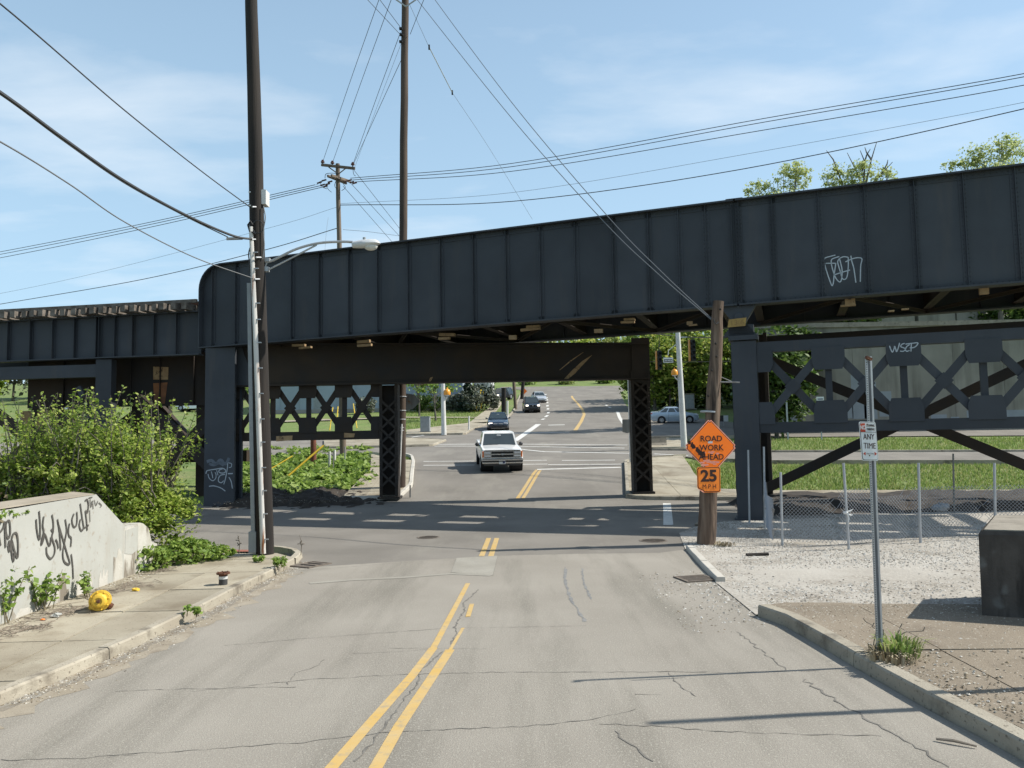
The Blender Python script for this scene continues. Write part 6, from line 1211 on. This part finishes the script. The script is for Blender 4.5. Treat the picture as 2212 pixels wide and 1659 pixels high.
fie = dict(sed, L=4.35, W=1.72, H=1.47, belt=.98, house=(.25, .07, -.19, -.36), hw=(.46, .35), wheel=(.31, .2), axles=(.30, -.275), sidewin=3, spokes=1,
    body=[(.50, .36, .56, .30, .34, .28), (.49, .28, .66, .40, .43, .37), (.455, .22, .78, .455, .475, .42), (.38, .20, .88, .475, .495, .44), (.26, .20, .97, .48, .50, .455), (.1, .20, 1.0, .48, .50, .46), (-.2, .20, 1.03, .48, .50, .46), (-.36, .22, 1.07, .475, .495, .45), (-.45, .26, 1.05, .46, .485, .43), (-.49, .34, .98, .43, .46, .39), (-.50, .44, .9, .38, .42, .34)],
    parts=[('headlight', (.60, 1.98, .72), (.28, .3, .12), 'lens'), ('headlight', (-.60, 1.98, .72), (.28, .3, .12), 'lens'), ('grille', (0, 2.16, .5), (.9, .06, .16), 'black'), ('grille_bar', (0, 2.18, .56), (.86, .04, .02), 'chrome'), ('tail_lamp', (.66, -2.08, .88), (.2, .12, .2), 'sign_red'), ('tail_lamp', (-.66, -2.08, .88), (.2, .12, .2), 'sign_red'), ('underbody', (0, 0, .25), (1.4, 3.9, .14), 'black'), ('door_handle', (-.862, .0, .86), (.02, .16, .03), 'car_pale_blue'), ('door_handle', (-.862, -1.0, .88), (.02, .16, .03), 'car_pale_blue'), ('door_handle', (.862, .0, .86), (.02, .16, .03), 'car_pale_blue'), ('door_seam', (.861, .42, .65), (.008, .012, .62), 'black'), ('door_seam', (.861, -.55, .65), (.008, .012, .66), 'black')])
def slope(y): return math.atan((g(y+1)-g(y-1))/2)
def place(x, y, back): p = G(x, y); p = p+Vector((0, back, 0)); p.z = g(p.y)+.006; return p
p = place(1074, 1019.5, 2.3); car('pickup_truck', 'white pickup truck driving towards the bridge in the left lane', 'pickup truck', p, PI+.10, pick, 'car_white', rx=-slope(p.y))
p = place(1075, 931, 2.2); car('sedan', 'dark blue sedan with bright chrome grille behind the white pickup', 'car', p, PI+.02, sed, 'car_navy', rx=-slope(p.y))
p = place(1148.5, 892, 2.0); car('suv', 'black compact suv with lit headlights farther up the hill', 'car', p, PI+.06, suv, 'car_black', rx=-slope(p.y))
p = place(1165, 870, 2.0); car('sedan', 'silver sedan at the top of the queue behind the black suv', 'car', p, PI+.10, sed, 'car_silver', rx=-slope(p.y))
p = place(1456, 913, 0); car('sedan', 'pale blue silver sedan crossing the intersection to the right', 'car', p, -PI/2-.10, fie, 'car_pale_blue', ry=slope(p.y))
p = place(1084, 865, 1); car('suv', 'dark suv parked by the footpath near the white tanks', 'car', p, PI-.5, suv, 'car_black', rx=-slope(p.y), group='parked cars')
for x, y, rz_, lab in ((419, 888, 1.4, 'white sedan parked beyond the field right of the trestle tower'), (165, 893, 1.5, 'white sedan parked beyond the field behind the bush')): p = place(x, y, 0); car('sedan', lab, 'car', p, rz_, sed, 'car_white', ry=slope(p.y), group='parked cars')
# ================================================================== FAR STREET FURNITURE
def tapered(t, x, y0, y1, r0_, r1_, m, Y=None, off=0, nm='post', x1=None):
    b = G(x, y0, off) if Y is None else at(x, y0, Y); MB().tube([b-Vector((0, 0, .1)), at(x if x1 is None else x1, y1, b.y)], [r0_, r1_], 12).build(nm, m, t, smooth=True); return b
def dome(t, x, y, Y, ox, oy):
    c = at(x, y, Y); k = pxm(c); MB().lathe([(7*k, -7*k), (7.5*k, -3*k), (6.5*k, 2*k), (4*k, 5*k), (1.5*k, 6*k), (.8*k, 9*k), (.001, 9.5*k)], c, n=12).build('dome', 'dome_orange', t, smooth=True); MB().lathe([(5*k, -9*k), (5*k, -7*k)], c, n=10).build('collar', 'white_paint', t)
    MB().tube(catmull([c-Vector((0, 0, 8*k)), at(x+ox*.2, y+14, Y), at(x+ox, y+oy, Y)], 4), 1.4*k, 6).build('bracket', 'white_paint', t)
b = G(1478, 965, .13); m1 = thing('signal_pole', 'tall white steel signal pole with orange dome beside the silver car', 'signal pole', b); tapered(m1, 1478, 965, 716, .19, .14, 'white_paint', x1=1464, off=.13); dome(m1, 1457, 803, b.y-.1, 14, 23)
MB().tube([at(1464, 741, b.y), at(1444, 757, b.y-.2), at(1443, 768, b.y-.2)], .025, 6).build('bracket', 'white_paint', m1); MB().beam(at(1466, 729, b.y), at(1484, 728, b.y), .05, .06).build('signal_arm', 'galv', m1)
b = G(958, 937, .12); m2 = thing('signal_pole', 'white steel signal pole with orange dome in front of the grey building', 'signal pole', b); tapered(m2, 959, 937, 820, .21, .15, 'white_paint', x1=956.5, off=.12); dome(m2, 966, 846, b.y-.1, -7, 19)
b = G(1364, 998, .13); m3 = thing('steel_pole', 'slim white steel pole behind the right lattice column', 'pole', b); tapered(m3, 1364, 998, 815, .095, .085, 'white_paint', x1=1359, off=.13); MB().prism([(-.22, -.3), (0, -.36), (.22, -.3), (.22, .32), (-.22, .32)], at(1354, 920, b.y-.12), X, Z1, (0, .02, 0)).build('sign_back', 'galv_dark', m3)
# traffic signals on the span wire
yS_ = 50.0
tag(MB().tube(catmull([at(1340, 712, yS_), at(1420, 722, yS_), at(1500, 729, yS_), at(1600, 728, yS_), at(1700, 722, yS_)]), .03, 5).build('span_wire', 'wire'), 'dark span wire carrying the traffic signals', 'cable')
tag(MB().tube(catmull([at(1340, 780, yS_+.2), at(1460, 782, yS_+.2), at(1600, 780, yS_+.2)]), .016, 5).build('span_wire', 'wire'), 'lower tether wire below the traffic signals', 'cable')
def signal(x, y, w, h, n, label, Y=yS_):
    c = at(x, y, Y); k = pxm(c); t = thing('traffic_signal', label, 'traffic signal', c-Vector((0, 0, h/2*k)), 'traffic signals on the span wire'); MB().box(c, (w*k, .25, h*k)).build('housing', 'signal_black', t); MB().box(c+Vector((-w*.62*k, .02, 0)), (w*.22*k, .3, h*k)).build('side_panel', 'signal_orange', t)
    for i in range(n):
        z = h*k*(.5-(i+.5)/n); MB().lathe([(w*.36*k, 0), (w*.40*k, .22), (w*.34*k, .22), (w*.3*k, .02)], c+Vector((0, -.12, z)), (0, -1, 0), 10).build('visor', 'signal_black', t)
    MB().tube([c+Vector((0, 0, h/2*k)), at(x, 728, Y)], .025, 5).build('hanger', 'wire', t)
signal(1496, 757, 11, 46, 4, 'four lamp traffic signal hanging right of the tall white pole'); signal(1424, 778, 10, 40, 3, 'traffic signal hanging left of the street name sign')
c = at(1443.5, 778, 49); k = pxm(c); sn = thing('street_name_sign', 'hanging street name sign with white frame between the signals', 'street sign', c); MB().box(c, (21*k, .04, 11*k)).build('panel', 'sign_white', sn); MB().box(c+Vector((0, -.025, -1*k)), (18*k, .01, 6*k)).build('face', 'plastic_grey', sn)
for i in range(5): MB().box(c+Vector(((-6.5+3.2*i)*k, -.032, -1*k)), (1.8*k, .004, 3*k)).build('letter_mark', 'sign_white', sn)
def post(name, label, x, y0, y1, r_, m, cat='post', group=None, off=0, x1=None): b = G(x, y0, off); return tag(MB().tube([b-Vector((0, 0, .1)), at(x if x1 is None else x1, y1, b.y)], [r_, r_*.92], 9).build(name, m, smooth=True), label, cat, group)
post('timber_post', 'thin grey timber pole behind the silver car', 1447, 884, 782, .12, 'pole_far', off=0); post('bollard', 'yellow post beyond the silver car', 1459.5, 868, 848, .12, 'guard_yellow'); post('steel_pole', 'slim grey pole in front of the trees by the white fence', 1527.5, 842, 712, .11, 'galv', x1=1523)
post('timber_pole', 'stout timber pole at the footpath behind the dark sedan', 1088, 906, 838, .26, 'pole_dark'); post('timber_pole', 'pale green post beside the road up the hill', 1114, 884, 815, .22, 'pole_far', x1=1109); post('marker_post', 'white marker post next to the stout timber pole', 1096, 903, 866, .12, 'white_paint'); post('marker_post', 'orange marker post next to the stout timber pole', 1091, 899, 872, .10, 'dome_orange'); post('tree_trunk', 'dark leaning tree trunk at the road bend', 1127, 862, 812, .28, 'pole_dark', 'trunk', x1=1131)
post('delineator', 'white flexible post on the far corner pavement', 1013, 928.5, 899, .075, 'white_paint', off=.12); post('timber_post', 'reddish timber post among the weeds left of the lane', 677, 1006, 942, .16, 'post_red'); post('marker_post', 'white marker post among the weeds, left one', 712, 1008, 975, .07, 'white_paint'); post('marker_post', 'white marker post among the weeds, right one', 723, 1000, 972, .07, 'white_paint'); post('sign_post', 'dark thin post among the weeds left of the lane', 720, 1012, 975, .03, 'galv_dark'); post('sign_post', 'thin steel post in front of the left lattice column', 745, 998, 965, .035, 'galv')
post('guard_post', 'short steel rod at the far left kerb', 886, 1069, 1048, .03, 'galv_dark', off=.12); post('bollard', 'white stub post seen below the lattice strut', 548, 962, 940, .14, 'white_paint')
for i, (x0, y0, x1, y1, r_) in enumerate(((612, 1037, 699, 962, .045), (556, 1030, 632, 985, .03), (1026, 889, 1039, 842, .10), (1037, 888, 1044, 847, .10), (712, 930, 719, 880, .05), (726, 930, 730, 878, .05), (771, 925, 763, 872, .05))):
    b = G(x0, y0); lab = ['long yellow guy guard slanting over the weeds', 'faint orange guy guard at the left of the weeds', 'left yellow guy guard by the evergreen', 'right yellow guy guard by the evergreen', 'yellow guy guard behind the lattice strut, left one', 'yellow guy guard behind the lattice strut, middle one', 'yellow guy guard behind the lattice strut, right one'][i]
    tag(MB().tube([b, at(x1, y1, b.y+1.0)], r_, 7).build('guy_guard', 'guard_yellow'), lab, 'guy guard', 'yellow guy guards')
def cabinet(x, y0, y1, w, d, label, m='cabinet', off=.1):
    b = G(x, y0, off); k = pxm(b); h = (y0-y1)*k; t = thing('utility_cabinet', label, 'cabinet', b); MB().box(b+Vector((0, d/2, h/2)), (w*k, d, h)).build('cabinet_body', m, t); MB().box(b+Vector((0, -.012, h*.5)), (w*k*.86, .02, h*.88)).build('door', 'grey_paint', t); MB().box(b+Vector((0, d/2, h+.03)), (w*k*1.08, d*1.1, .06)).build('lid', m, t); MB().box(b+Vector((w*k*.3, -.03, h*.5)), (.03, .03, .14)).build('handle', 'galv', t); MB().box(b+Vector((0, d/2, .03)), (w*k*1.3, d*1.4, .1)).build('plinth', 'concrete', t)
cabinet(918, 934, 901, 20, .7, 'grey blue utility cabinet on the far corner left of the signal pole'); cabinet(1490, 884, 851, 22, .8, 'beige control cabinet beyond the silver car', 'concrete_top', .05); cabinet(965, 880, 868, 24, 2.0, 'dark bin shelter against the grey building', 'black_paint', 0); cabinet(1467, 881, 838, 9, .6, 'narrow green cabinet behind the tall signal pole', 'sign_green', 0)
b = G(1406, 963, .13); kb = pxm(b); bar = thing('concrete_barrier', 'short concrete barrier on the right median', 'barrier', b+Vector((.6, 0, 0))); MB().prism([(-.05, 0), (.55, 0), (.42, .18), (.34, .55), (.16, .55), (.08, .18)], b+Vector((-.2, .3, 0)), Vector((0, 1, 0)), Z1, (44*kb, 0, 0)).build('barrier_body', 'concrete_top', bar); MB().box(b+Vector((20*kb, .55, .57)), (43*kb, .2, .04)).build('top_edge', 'concrete', bar)
# white picket fence on the right
fn = thing('picket_fence', 'weathered white picket fence in front of the trees', 'fence', G(1520, 862)); a, b = G(1495, 861), G(1600, 868); n = 34
pm = None
for i in range(n+1):
    p = a.lerp(b, i/n); p.z = g(p.y)-.1; h = at(1500, 831, p.y).z-p.z if i == 0 else h
    if pm is None: pm = MB().prism([(-.055, 0), (.055, 0), (.055, h-.12), (0, h), (-.055, h-.12)], (0, 0, 0), X, Z1, (0, .02, 0)).mesh('picket', 'fence_white')
    inst('picket', pm, fn, p-origin(fn))
for z in (.4, h-.35): MB().beam(Vector((a.x, a.y+.05, g(a.y)+z)), Vector((b.x, b.y+.05, g(b.y)+z)), .04, .09).build('rail', 'fence_white', fn)
for i, (x, y) in enumerate(((1437, 830),)):
    b = G(x-1, 872); t = thing('small_sign', 'small white sign on a thin post behind the silver car', 'sign', b); MB().tube([b, at(x, 822, b.y)], .04, 6).build('post', 'galv', t); MB().box(at(x, 830, b.y-.06), (10*pxm(b), .02, 14*pxm(b))).build('panel', 'sign_white', t); MB().box(at(x, 830, b.y-.08), (6*pxm(b), .01, 5*pxm(b))).build('print', 'plastic_grey', t)
ys_ = at(1563, 904, 66); t = thing('yard_sign', 'small dark and white yard sign right of the leaning pole', 'sign', ys_); k = pxm(ys_); MB().box(ys_+Vector((-5*k, 0, 0)), (9*k, .02, 13*k)).build('panel', 'black_paint', t); MB().box(ys_+Vector((5*k, 0, 0)), (10*k, .02, 13*k)).build('panel', 'sign_white', t); MB().box(ys_+Vector((0, .03, -11*k)), (1*k, .02, 16*k)).build('stake', 'galv', t)
b = G(1122, 845); t = thing('road_work_sign', 'tiny orange diamond sign at the road bend', 'road sign', b); c = at(1131, 845, b.y-8); MB().prism([(-.6, 0), (0, -.6), (.6, 0), (0, .6)], c, X, Z1, (0, .02, 0)).build('panel', 'orange_sign', t); MB().box(Vector((c.x, c.y+.04, (c.z+g(c.y))/2)), (.08, .04, c.z-g(c.y)+.1)).build('post', 'galv', t)
# ================================================================== BUILDING, TANKS, RETAINING WALL
Yb = 98.0; xa, xb_ = at(585, 880, Yb).x, at(1000, 880, Yb).x; zg = g(Yb)
bd = thing('warehouse', 'long plain blue grey warehouse beyond the lawn', 'building', ((xa+xb_)/2, Yb, zg)); MB().box(((xa+xb_)/2, Yb+12, zg+4.2), (xb_-xa, 24, 9.2)).build('wall', 'building', bd); MB().box(((xa+xb_)/2, Yb+12, zg+8.95), (xb_-xa+.6, 24.6, .3)).build('roof', 'metal_roof', bd)
x = xa+1.2
while x < xb_: MB().box((x, Yb-.03, zg+4.2), (.07, .05, 9.1)).build('rib', 'building', bd); x += 2.4
for x in (xa+6, xa+17): MB().box((x, Yb-.04, zg+1.1), (1.1, .06, 2.2)).build('door', 'grey_paint', bd)
MB().box(((xa+xb_)/2, Yb-.05, zg+.15), (xb_-xa, .08, .5)).build('plinth', 'concrete', bd)
for i, x in enumerate((1036, 1057)):
    c = at(x, 870, 116); t = thing('storage_tank', ['left', 'right'][i]+' of two white ribbed storage tanks at the road bend', 'tank', Vector((c.x, 116, g(116))), 'white storage tanks'); MB().lathe([(.78, -.3), (.78, 6.2), (.6, 6.6), (.1, 6.8)], Vector((c.x, 116, g(116))), n=20).build('shell', 'tank', t, smooth=True)
    for j in range(9): a = PI+PI*j/8; MB().box(Vector((c.x+.785*math.cos(a), 116+.785*math.sin(a), g(116)+3)), (.05, .05, 6)).build('rib', 'grey_paint', t)
Yw = 58.0; rt = thing('retaining_wall', 'tall concrete retaining wall behind the lattice strut on the right', 'retaining wall', (32, Yw, g(Yw))); x = 18.2; i = 0
while x < 56: MB().box((x+1.9, Yw+.4, (g(Yw)+10.6)/2-.3), (3.78, .8, 10.6-g(Yw)+.6)).build('wall_panel', 'wall_concrete', rt); x += 3.8; i += 1
MB().box((37, Yw+.35, 10.75), (40, 1.1, .35)).build('coping', 'concrete_top', rt)
for x0, y0, x1, y1 in ((1690, 868, 1720, 934), (1842, 810, 1868, 905), (1868, 825, 1892, 905), (1770, 868, 1842, 905), (2012, 895, 2045, 920), (2055, 900, 2072, 920), (2090, 885, 2212, 925), (1930, 860, 1990, 925), (1900, 845, 1925, 900)):
    p, q = onplane(x0, y1, (0, Yw-.004, 0), (0, 1, 0)), onplane(x1, y0, (0, Yw-.004, 0), (0, 1, 0)); MB().box(((p.x+q.x)/2, Yw-.002, (p.z+q.z)/2), (q.x-p.x, .006, q.z-p.z)).build('painted_patch', 'concrete_pale', rt)
mb = MB(); 
for j in range(9):
    for i in range(13): y = Yw+.8+12*j; x = .335*y+5*i-1.5; mb.v.append((x, y, 10.6+.12*(y-Yw)+random.uniform(-.3, .3)))
for j in range(8):
    for i in range(12): a = j*13+i; mb.f.append((a, a+1, a+14, a+13))
mb.build('hillside', 'grass', kind='structure', smooth=True)
ab = thing('overpass_abutment', 'pale concrete overpass abutment above the retaining wall', 'abutment', (36, 66, 11)); 
for x0, x1, z0, z1 in ((1868, 1893, 712, 672), (1897, 1975, 716, 672), (1985, 2062, 704, 660), (2068, 2140, 700, 660)):
    p, q = at(x0, z0, 66), at(x1, z1, 66); MB().box(((p.x+q.x)/2, 66.5, (p.z-1.5+q.z)/2), (q.x-p.x, 1, q.z-p.z+1.5)).build('pier', 'wall_concrete', ab)
sg = at(1772, 870, 52); k = pxm(sg); t = thing('route_sign', 'white route sign on a post before the retaining wall', 'sign', Vector((sg.x, 52, g(52)))); MB().box(sg, (16*k, .03, 26*k)).build('panel', 'sign_white', t); tag(MB().box(Vector((at(1700, 900, 52).x, 52, (g(52)+sg.z)/2)), (.1, .1, sg.z-g(52)+2)).build('sign_post', 'galv'), 'thin pale post before the retaining wall left of the route sign', 'post')
for j, (w, z) in enumerate(((12, 8), (11, 3.5), (8, -1))): MB().box(sg+Vector((0, -.02, z*k)), (w*k, .01, 2.4*k)).build('print', 'plate_text', t)
MB().beam(sg+Vector((-3*k, -.02, -9*k)), sg+Vector((5*k, -.02, -6*k)), .02, 1.6*k).build('arrow', 'plate_text', t); MB().box(Vector((sg.x, 52.05, (g(52)+sg.z)/2)), (.08, .05, sg.z-g(52)+.5)).build('post', 'galv', t)
# ================================================================== TREES
def TR(name, label, px_, Y, zbase, ztop, w, n, size, leaf, sparse=False, full=False, **k):
    x = at(px_, 800, Y).x; h = ztop-zbase; ch = h*(.97 if full else .62 if not sparse else .5); cz = h-ch*.5; r_ = w/2
    cr_ = [((0, 0, cz), (r_, r_*.9, ch*.52), .5), ((-r_*.45, 0, cz-ch*.12), (r_*.62, r_*.6, ch*.36), .25), ((r_*.45, .3, cz-ch*.08), (r_*.6, r_*.6, ch*.36), .25)]
    return tree(name, label, (x, Y, zbase), h, cr_, n, size, leaf, trunk_r=max(.1, h*.016), **k)
for i, (x, Y, zt__, w, n, lab) in enumerate(((1412, 92, 18, 9, 9000, 'leafy tree left of the tall signal pole'), (1470, 98, 19, 10, 9000, 'leafy tree behind the tall signal pole'), (1530, 93, 18, 9, 9000, 'leafy tree behind the white picket fence'), (1590, 97, 19, 9, 8000, 'leafy tree behind the tower column'), (1500, 110, 22, 16, 7000, 'tall dark tree filling the back of the grove'))): TR('street_tree', lab, x, Y, g(Y), zt__, w, n, .30 if i < 4 else .36, 'leaf_tree', full=True, k=70, spread=.24, group='trees beyond the silver car', shell=.1)
shrub('undergrowth', 'dark undergrowth below the trees beyond the silver car', (22, 95, g(95)), [((0, 0, 1.6), (7, 2.5, 2.2), 1)], 3500, .30, 'leaf_dark', cat='undergrowth', k=40, spread=.2)
for i, (x, Y, bl, n, lab) in enumerate(((1690, 64, ((1640, 412, 36, 26), (1712, 382, 44, 36), (1690, 445, 75, 35)), 5200, 'thin pale tree above the girder, left one of three'), (1862, 66, ((1808, 385, 40, 34), (1868, 376, 44, 34), (1912, 386, 30, 28), (1862, 435, 85, 40)), 6400, 'thin pale tree above the girder with bare upper branches'), (2150, 64, ((2062, 358, 30, 14), (2106, 336, 38, 30), (2172, 322, 52, 34), (2150, 385, 95, 42)), 6600, 'thin pale tree above the girder at the right edge'))):
    b0 = at(x, 500, Y); b0.z = 11.2; cr_ = []; tot = sum(q[2]*q[3] for q in bl)
    for (cx_, cy_, rx_, ry_) in bl: c = at(cx_, cy_, Y)-b0; k_ = pxm(b0+c); cr_.append((tuple(c), (rx_*k_, rx_*k_*.8, ry_*k_), rx_*ry_/tot))
    t = tree('pale_tree', lab, b0, at(x, bl[1][1]-20, Y).z-11.2, cr_, n, .13, 'leaf_pale', k=120, trunk_r=.2, spread=.26, group='thin trees above the girder', limbs=46, shell=.15)
    if i == 1:
        mb = MB(); c0 = at(1868, 372, 66)
        for (a, b, c) in (((1862, 400), (1850, 370), (1830, 330)), ((1866, 395), (1868, 350), (1858, 325)), ((1870, 398), (1882, 345), (1894, 306)), ((1882, 345), (1872, 330), (1868, 318)), ((1880, 400), (1905, 375), (1928, 350)), ((1905, 375), (1916, 355), (1918, 345)), ((1862, 370), (1872, 335), (1880, 322)), ((1820, 400), (1800, 345), (1785, 325))): mb.tube([at(x_, y_, 66) for x_, y_ in (a, b, c)], [.09, .06, .025], 5)
        mb.build('bare_branch', 'bark', t)
for i, (x, Y, zb_, zt__, w, n, lf, lab) in enumerate(((1672, 54, g(54), 10.6, 5.8, 8000, 'leaf_dark', 'dark leafy tree against the retaining wall behind the tower column'), (1730, 57, g(57)+4, 10.6, 4.2, 3500, 'leaf_dark', 'dark leafy tree against the retaining wall left of the route sign'), (1790, 62, 10.2, 15, 9, 7000, 'leaf_dark', 'dark tree on top of the retaining wall'), (1900, 72, 11.5, 16, 9, 4000, 'leaf_dark', 'dark tree behind the concrete abutment'), (2190, 66, 11, 15, 7, 4000, 'leaf_dark', 'dark tree right of the concrete abutment'), (1665, 66, 9, 15.5, 9, 7000, 'leaf_tree', 'green tree seen above the lattice strut beside the column'))): TR('wall_tree', lab, x, Y, zb_, zt__, w, n, .28, lf, full=True, k=56, spread=.25, group='trees round the retaining wall', shell=.1)
for i, x in enumerate((985, 1030, 1075, 1120, 1165, 1210, 1255, 1300, 1345, 1385, 930, 870)): Y = 190+7*(i % 3); TR('hill_tree', ['first', 'second', 'third', 'fourth', 'fifth', 'sixth', 'seventh', 'eighth', 'ninth', 'tenth', 'outer left', 'far outer left'][i]+' tree of the hilltop row seen above the cap beam', x, Y, g(Y), g(Y)+random.uniform(13, 17), random.uniform(9, 12), 2200, .6, 'leaf_pale' if i % 3 else 'leaf_tree', full=True, k=30, spread=.3, group='trees on the far hilltop')
for i, x in enumerate((-40, 30, 95, 160, 225, 290, 350, 410, 470, 530, 590)): Y = 128+6*(i % 3); TR('field_tree', ['first', 'second', 'third', 'fourth', 'fifth', 'sixth', 'seventh', 'eighth', 'ninth', 'tenth', 'eleventh'][i]+' tree from the left in the row beyond the field', x, Y, g(Y), g(Y)+random.uniform(9, 13), random.uniform(8, 11), 1500, .55, 'leaf_grey' if i % 2 else 'leaf_tree', full=True, k=30, spread=.3, group='trees beyond the field')
for i, (x, Y, w, h, n, sz, lf, lab) in enumerate(((940, 80, 5.4, 5.3, 1100, .20, 'leaf_weed', 'young thin tree on the lawn near the signal pole'), (905, 88, 4.2, 5.8, 800, .2, 'leaf_weed', 'young thin tree on the lawn beside the tall pole'), (560, 84, 4, 5, 700, .2, 'leaf_weed', 'young thin tree on the field behind the lattice strut'))): TR('young_tree', lab, x, Y, g(Y), g(Y)+h, w, n, sz, lf, sparse=True, k=18, spread=.22, group='young trees on the lawn', limbs=12)
for i, (x, Y, rx_, rz_, lf, lab) in enumerate(((1020, 94, 1.5, 1.7, 'leaf_grey', 'rounded brown green shrub beside the evergreen'), (975, 96, 1.1, 1.1, 'leaf_grey', 'low grey shrub by the warehouse, left one'), (992, 96, 1.2, 1.2, 'leaf_grey', 'low grey shrub by the warehouse, right one'), (1045, 97, 1.9, 2.3, 'leaf_fir', 'dark rounded evergreen by the white tanks'), (1062, 96, 1.1, 1.4, 'leaf_grey', 'bare grey shrub at the footpath end'), (905, 96, 1.6, 1.2, 'leaf_dark', 'dark shrub by the warehouse beside the tall pole'), (930, 96, 1.8, 1.2, 'leaf_dark', 'dark shrub by the warehouse behind the young tree'), (790, 94, 1.4, 1.1, 'leaf_grey', 'shrub by the warehouse behind the lattice strut'))):
    xx = at(x, 880, Y).x; shrub('shrub', lab, (xx, Y, g(Y)-.1), [((0, 0, rz_), (rx_, rx_*.9, rz_), 1)], 900, .22, lf, group='shrubs by the warehouse', k=26, spread=.3)
Yf = 95; xx = at(1011, 880, Yf).x; ft = thing('fir_tree', 'pointed dark evergreen in front of the warehouse end', 'fir tree', (xx, Yf, g(Yf))); C = []
for i in range(3200): z = random.random()**1.3*4.6; r_ = (1-z/4.75)*1.7*random.uniform(.35, 1)*(.8+.2*math.sin(z*9)); a = random.uniform(0, 2*PI); C.append((xx+r_*math.cos(a), Yf+r_*math.sin(a), g(Yf)+.1+z))
leafmesh('crown', C, .2, 'leaf_fir', ft); MB().tube([(xx, Yf, g(Yf)-.1), (xx, Yf, g(Yf)+4)], [.12, .03], 6).build('trunk', 'bark', ft)
for i, (x, y, r_) in enumerate(((1140, 833, 1.6), (1168, 832, 1.9), (1196, 831.5, 1.5), (1224, 831, 2.0), (1252, 830, 1.7), (1280, 830, 1.9), (1308, 829, 1.6), (1335, 829, 1.8), (1155, 827, 2.2), (1238, 826, 2.3), (1296, 825, 2.2))):
    Y = 152+9*(i % 3)+(14 if i > 7 else 0); p = at(x, y, Y); shrub('verge_shrub', ['first', 'second', 'third', 'fourth', 'fifth', 'sixth', 'seventh', 'eighth', 'left upper', 'middle upper', 'right upper'][i]+' low shrub along the top of the far road', (p.x, Y, g(Y)-.1), [((0, 0, r_*.5), (r_*1.3, r_, r_*.6), 1)], 420, .4, 'leaf_pale' if i % 2 else 'leaf_weed', group='low shrubs along the far road', k=14, spread=.4)
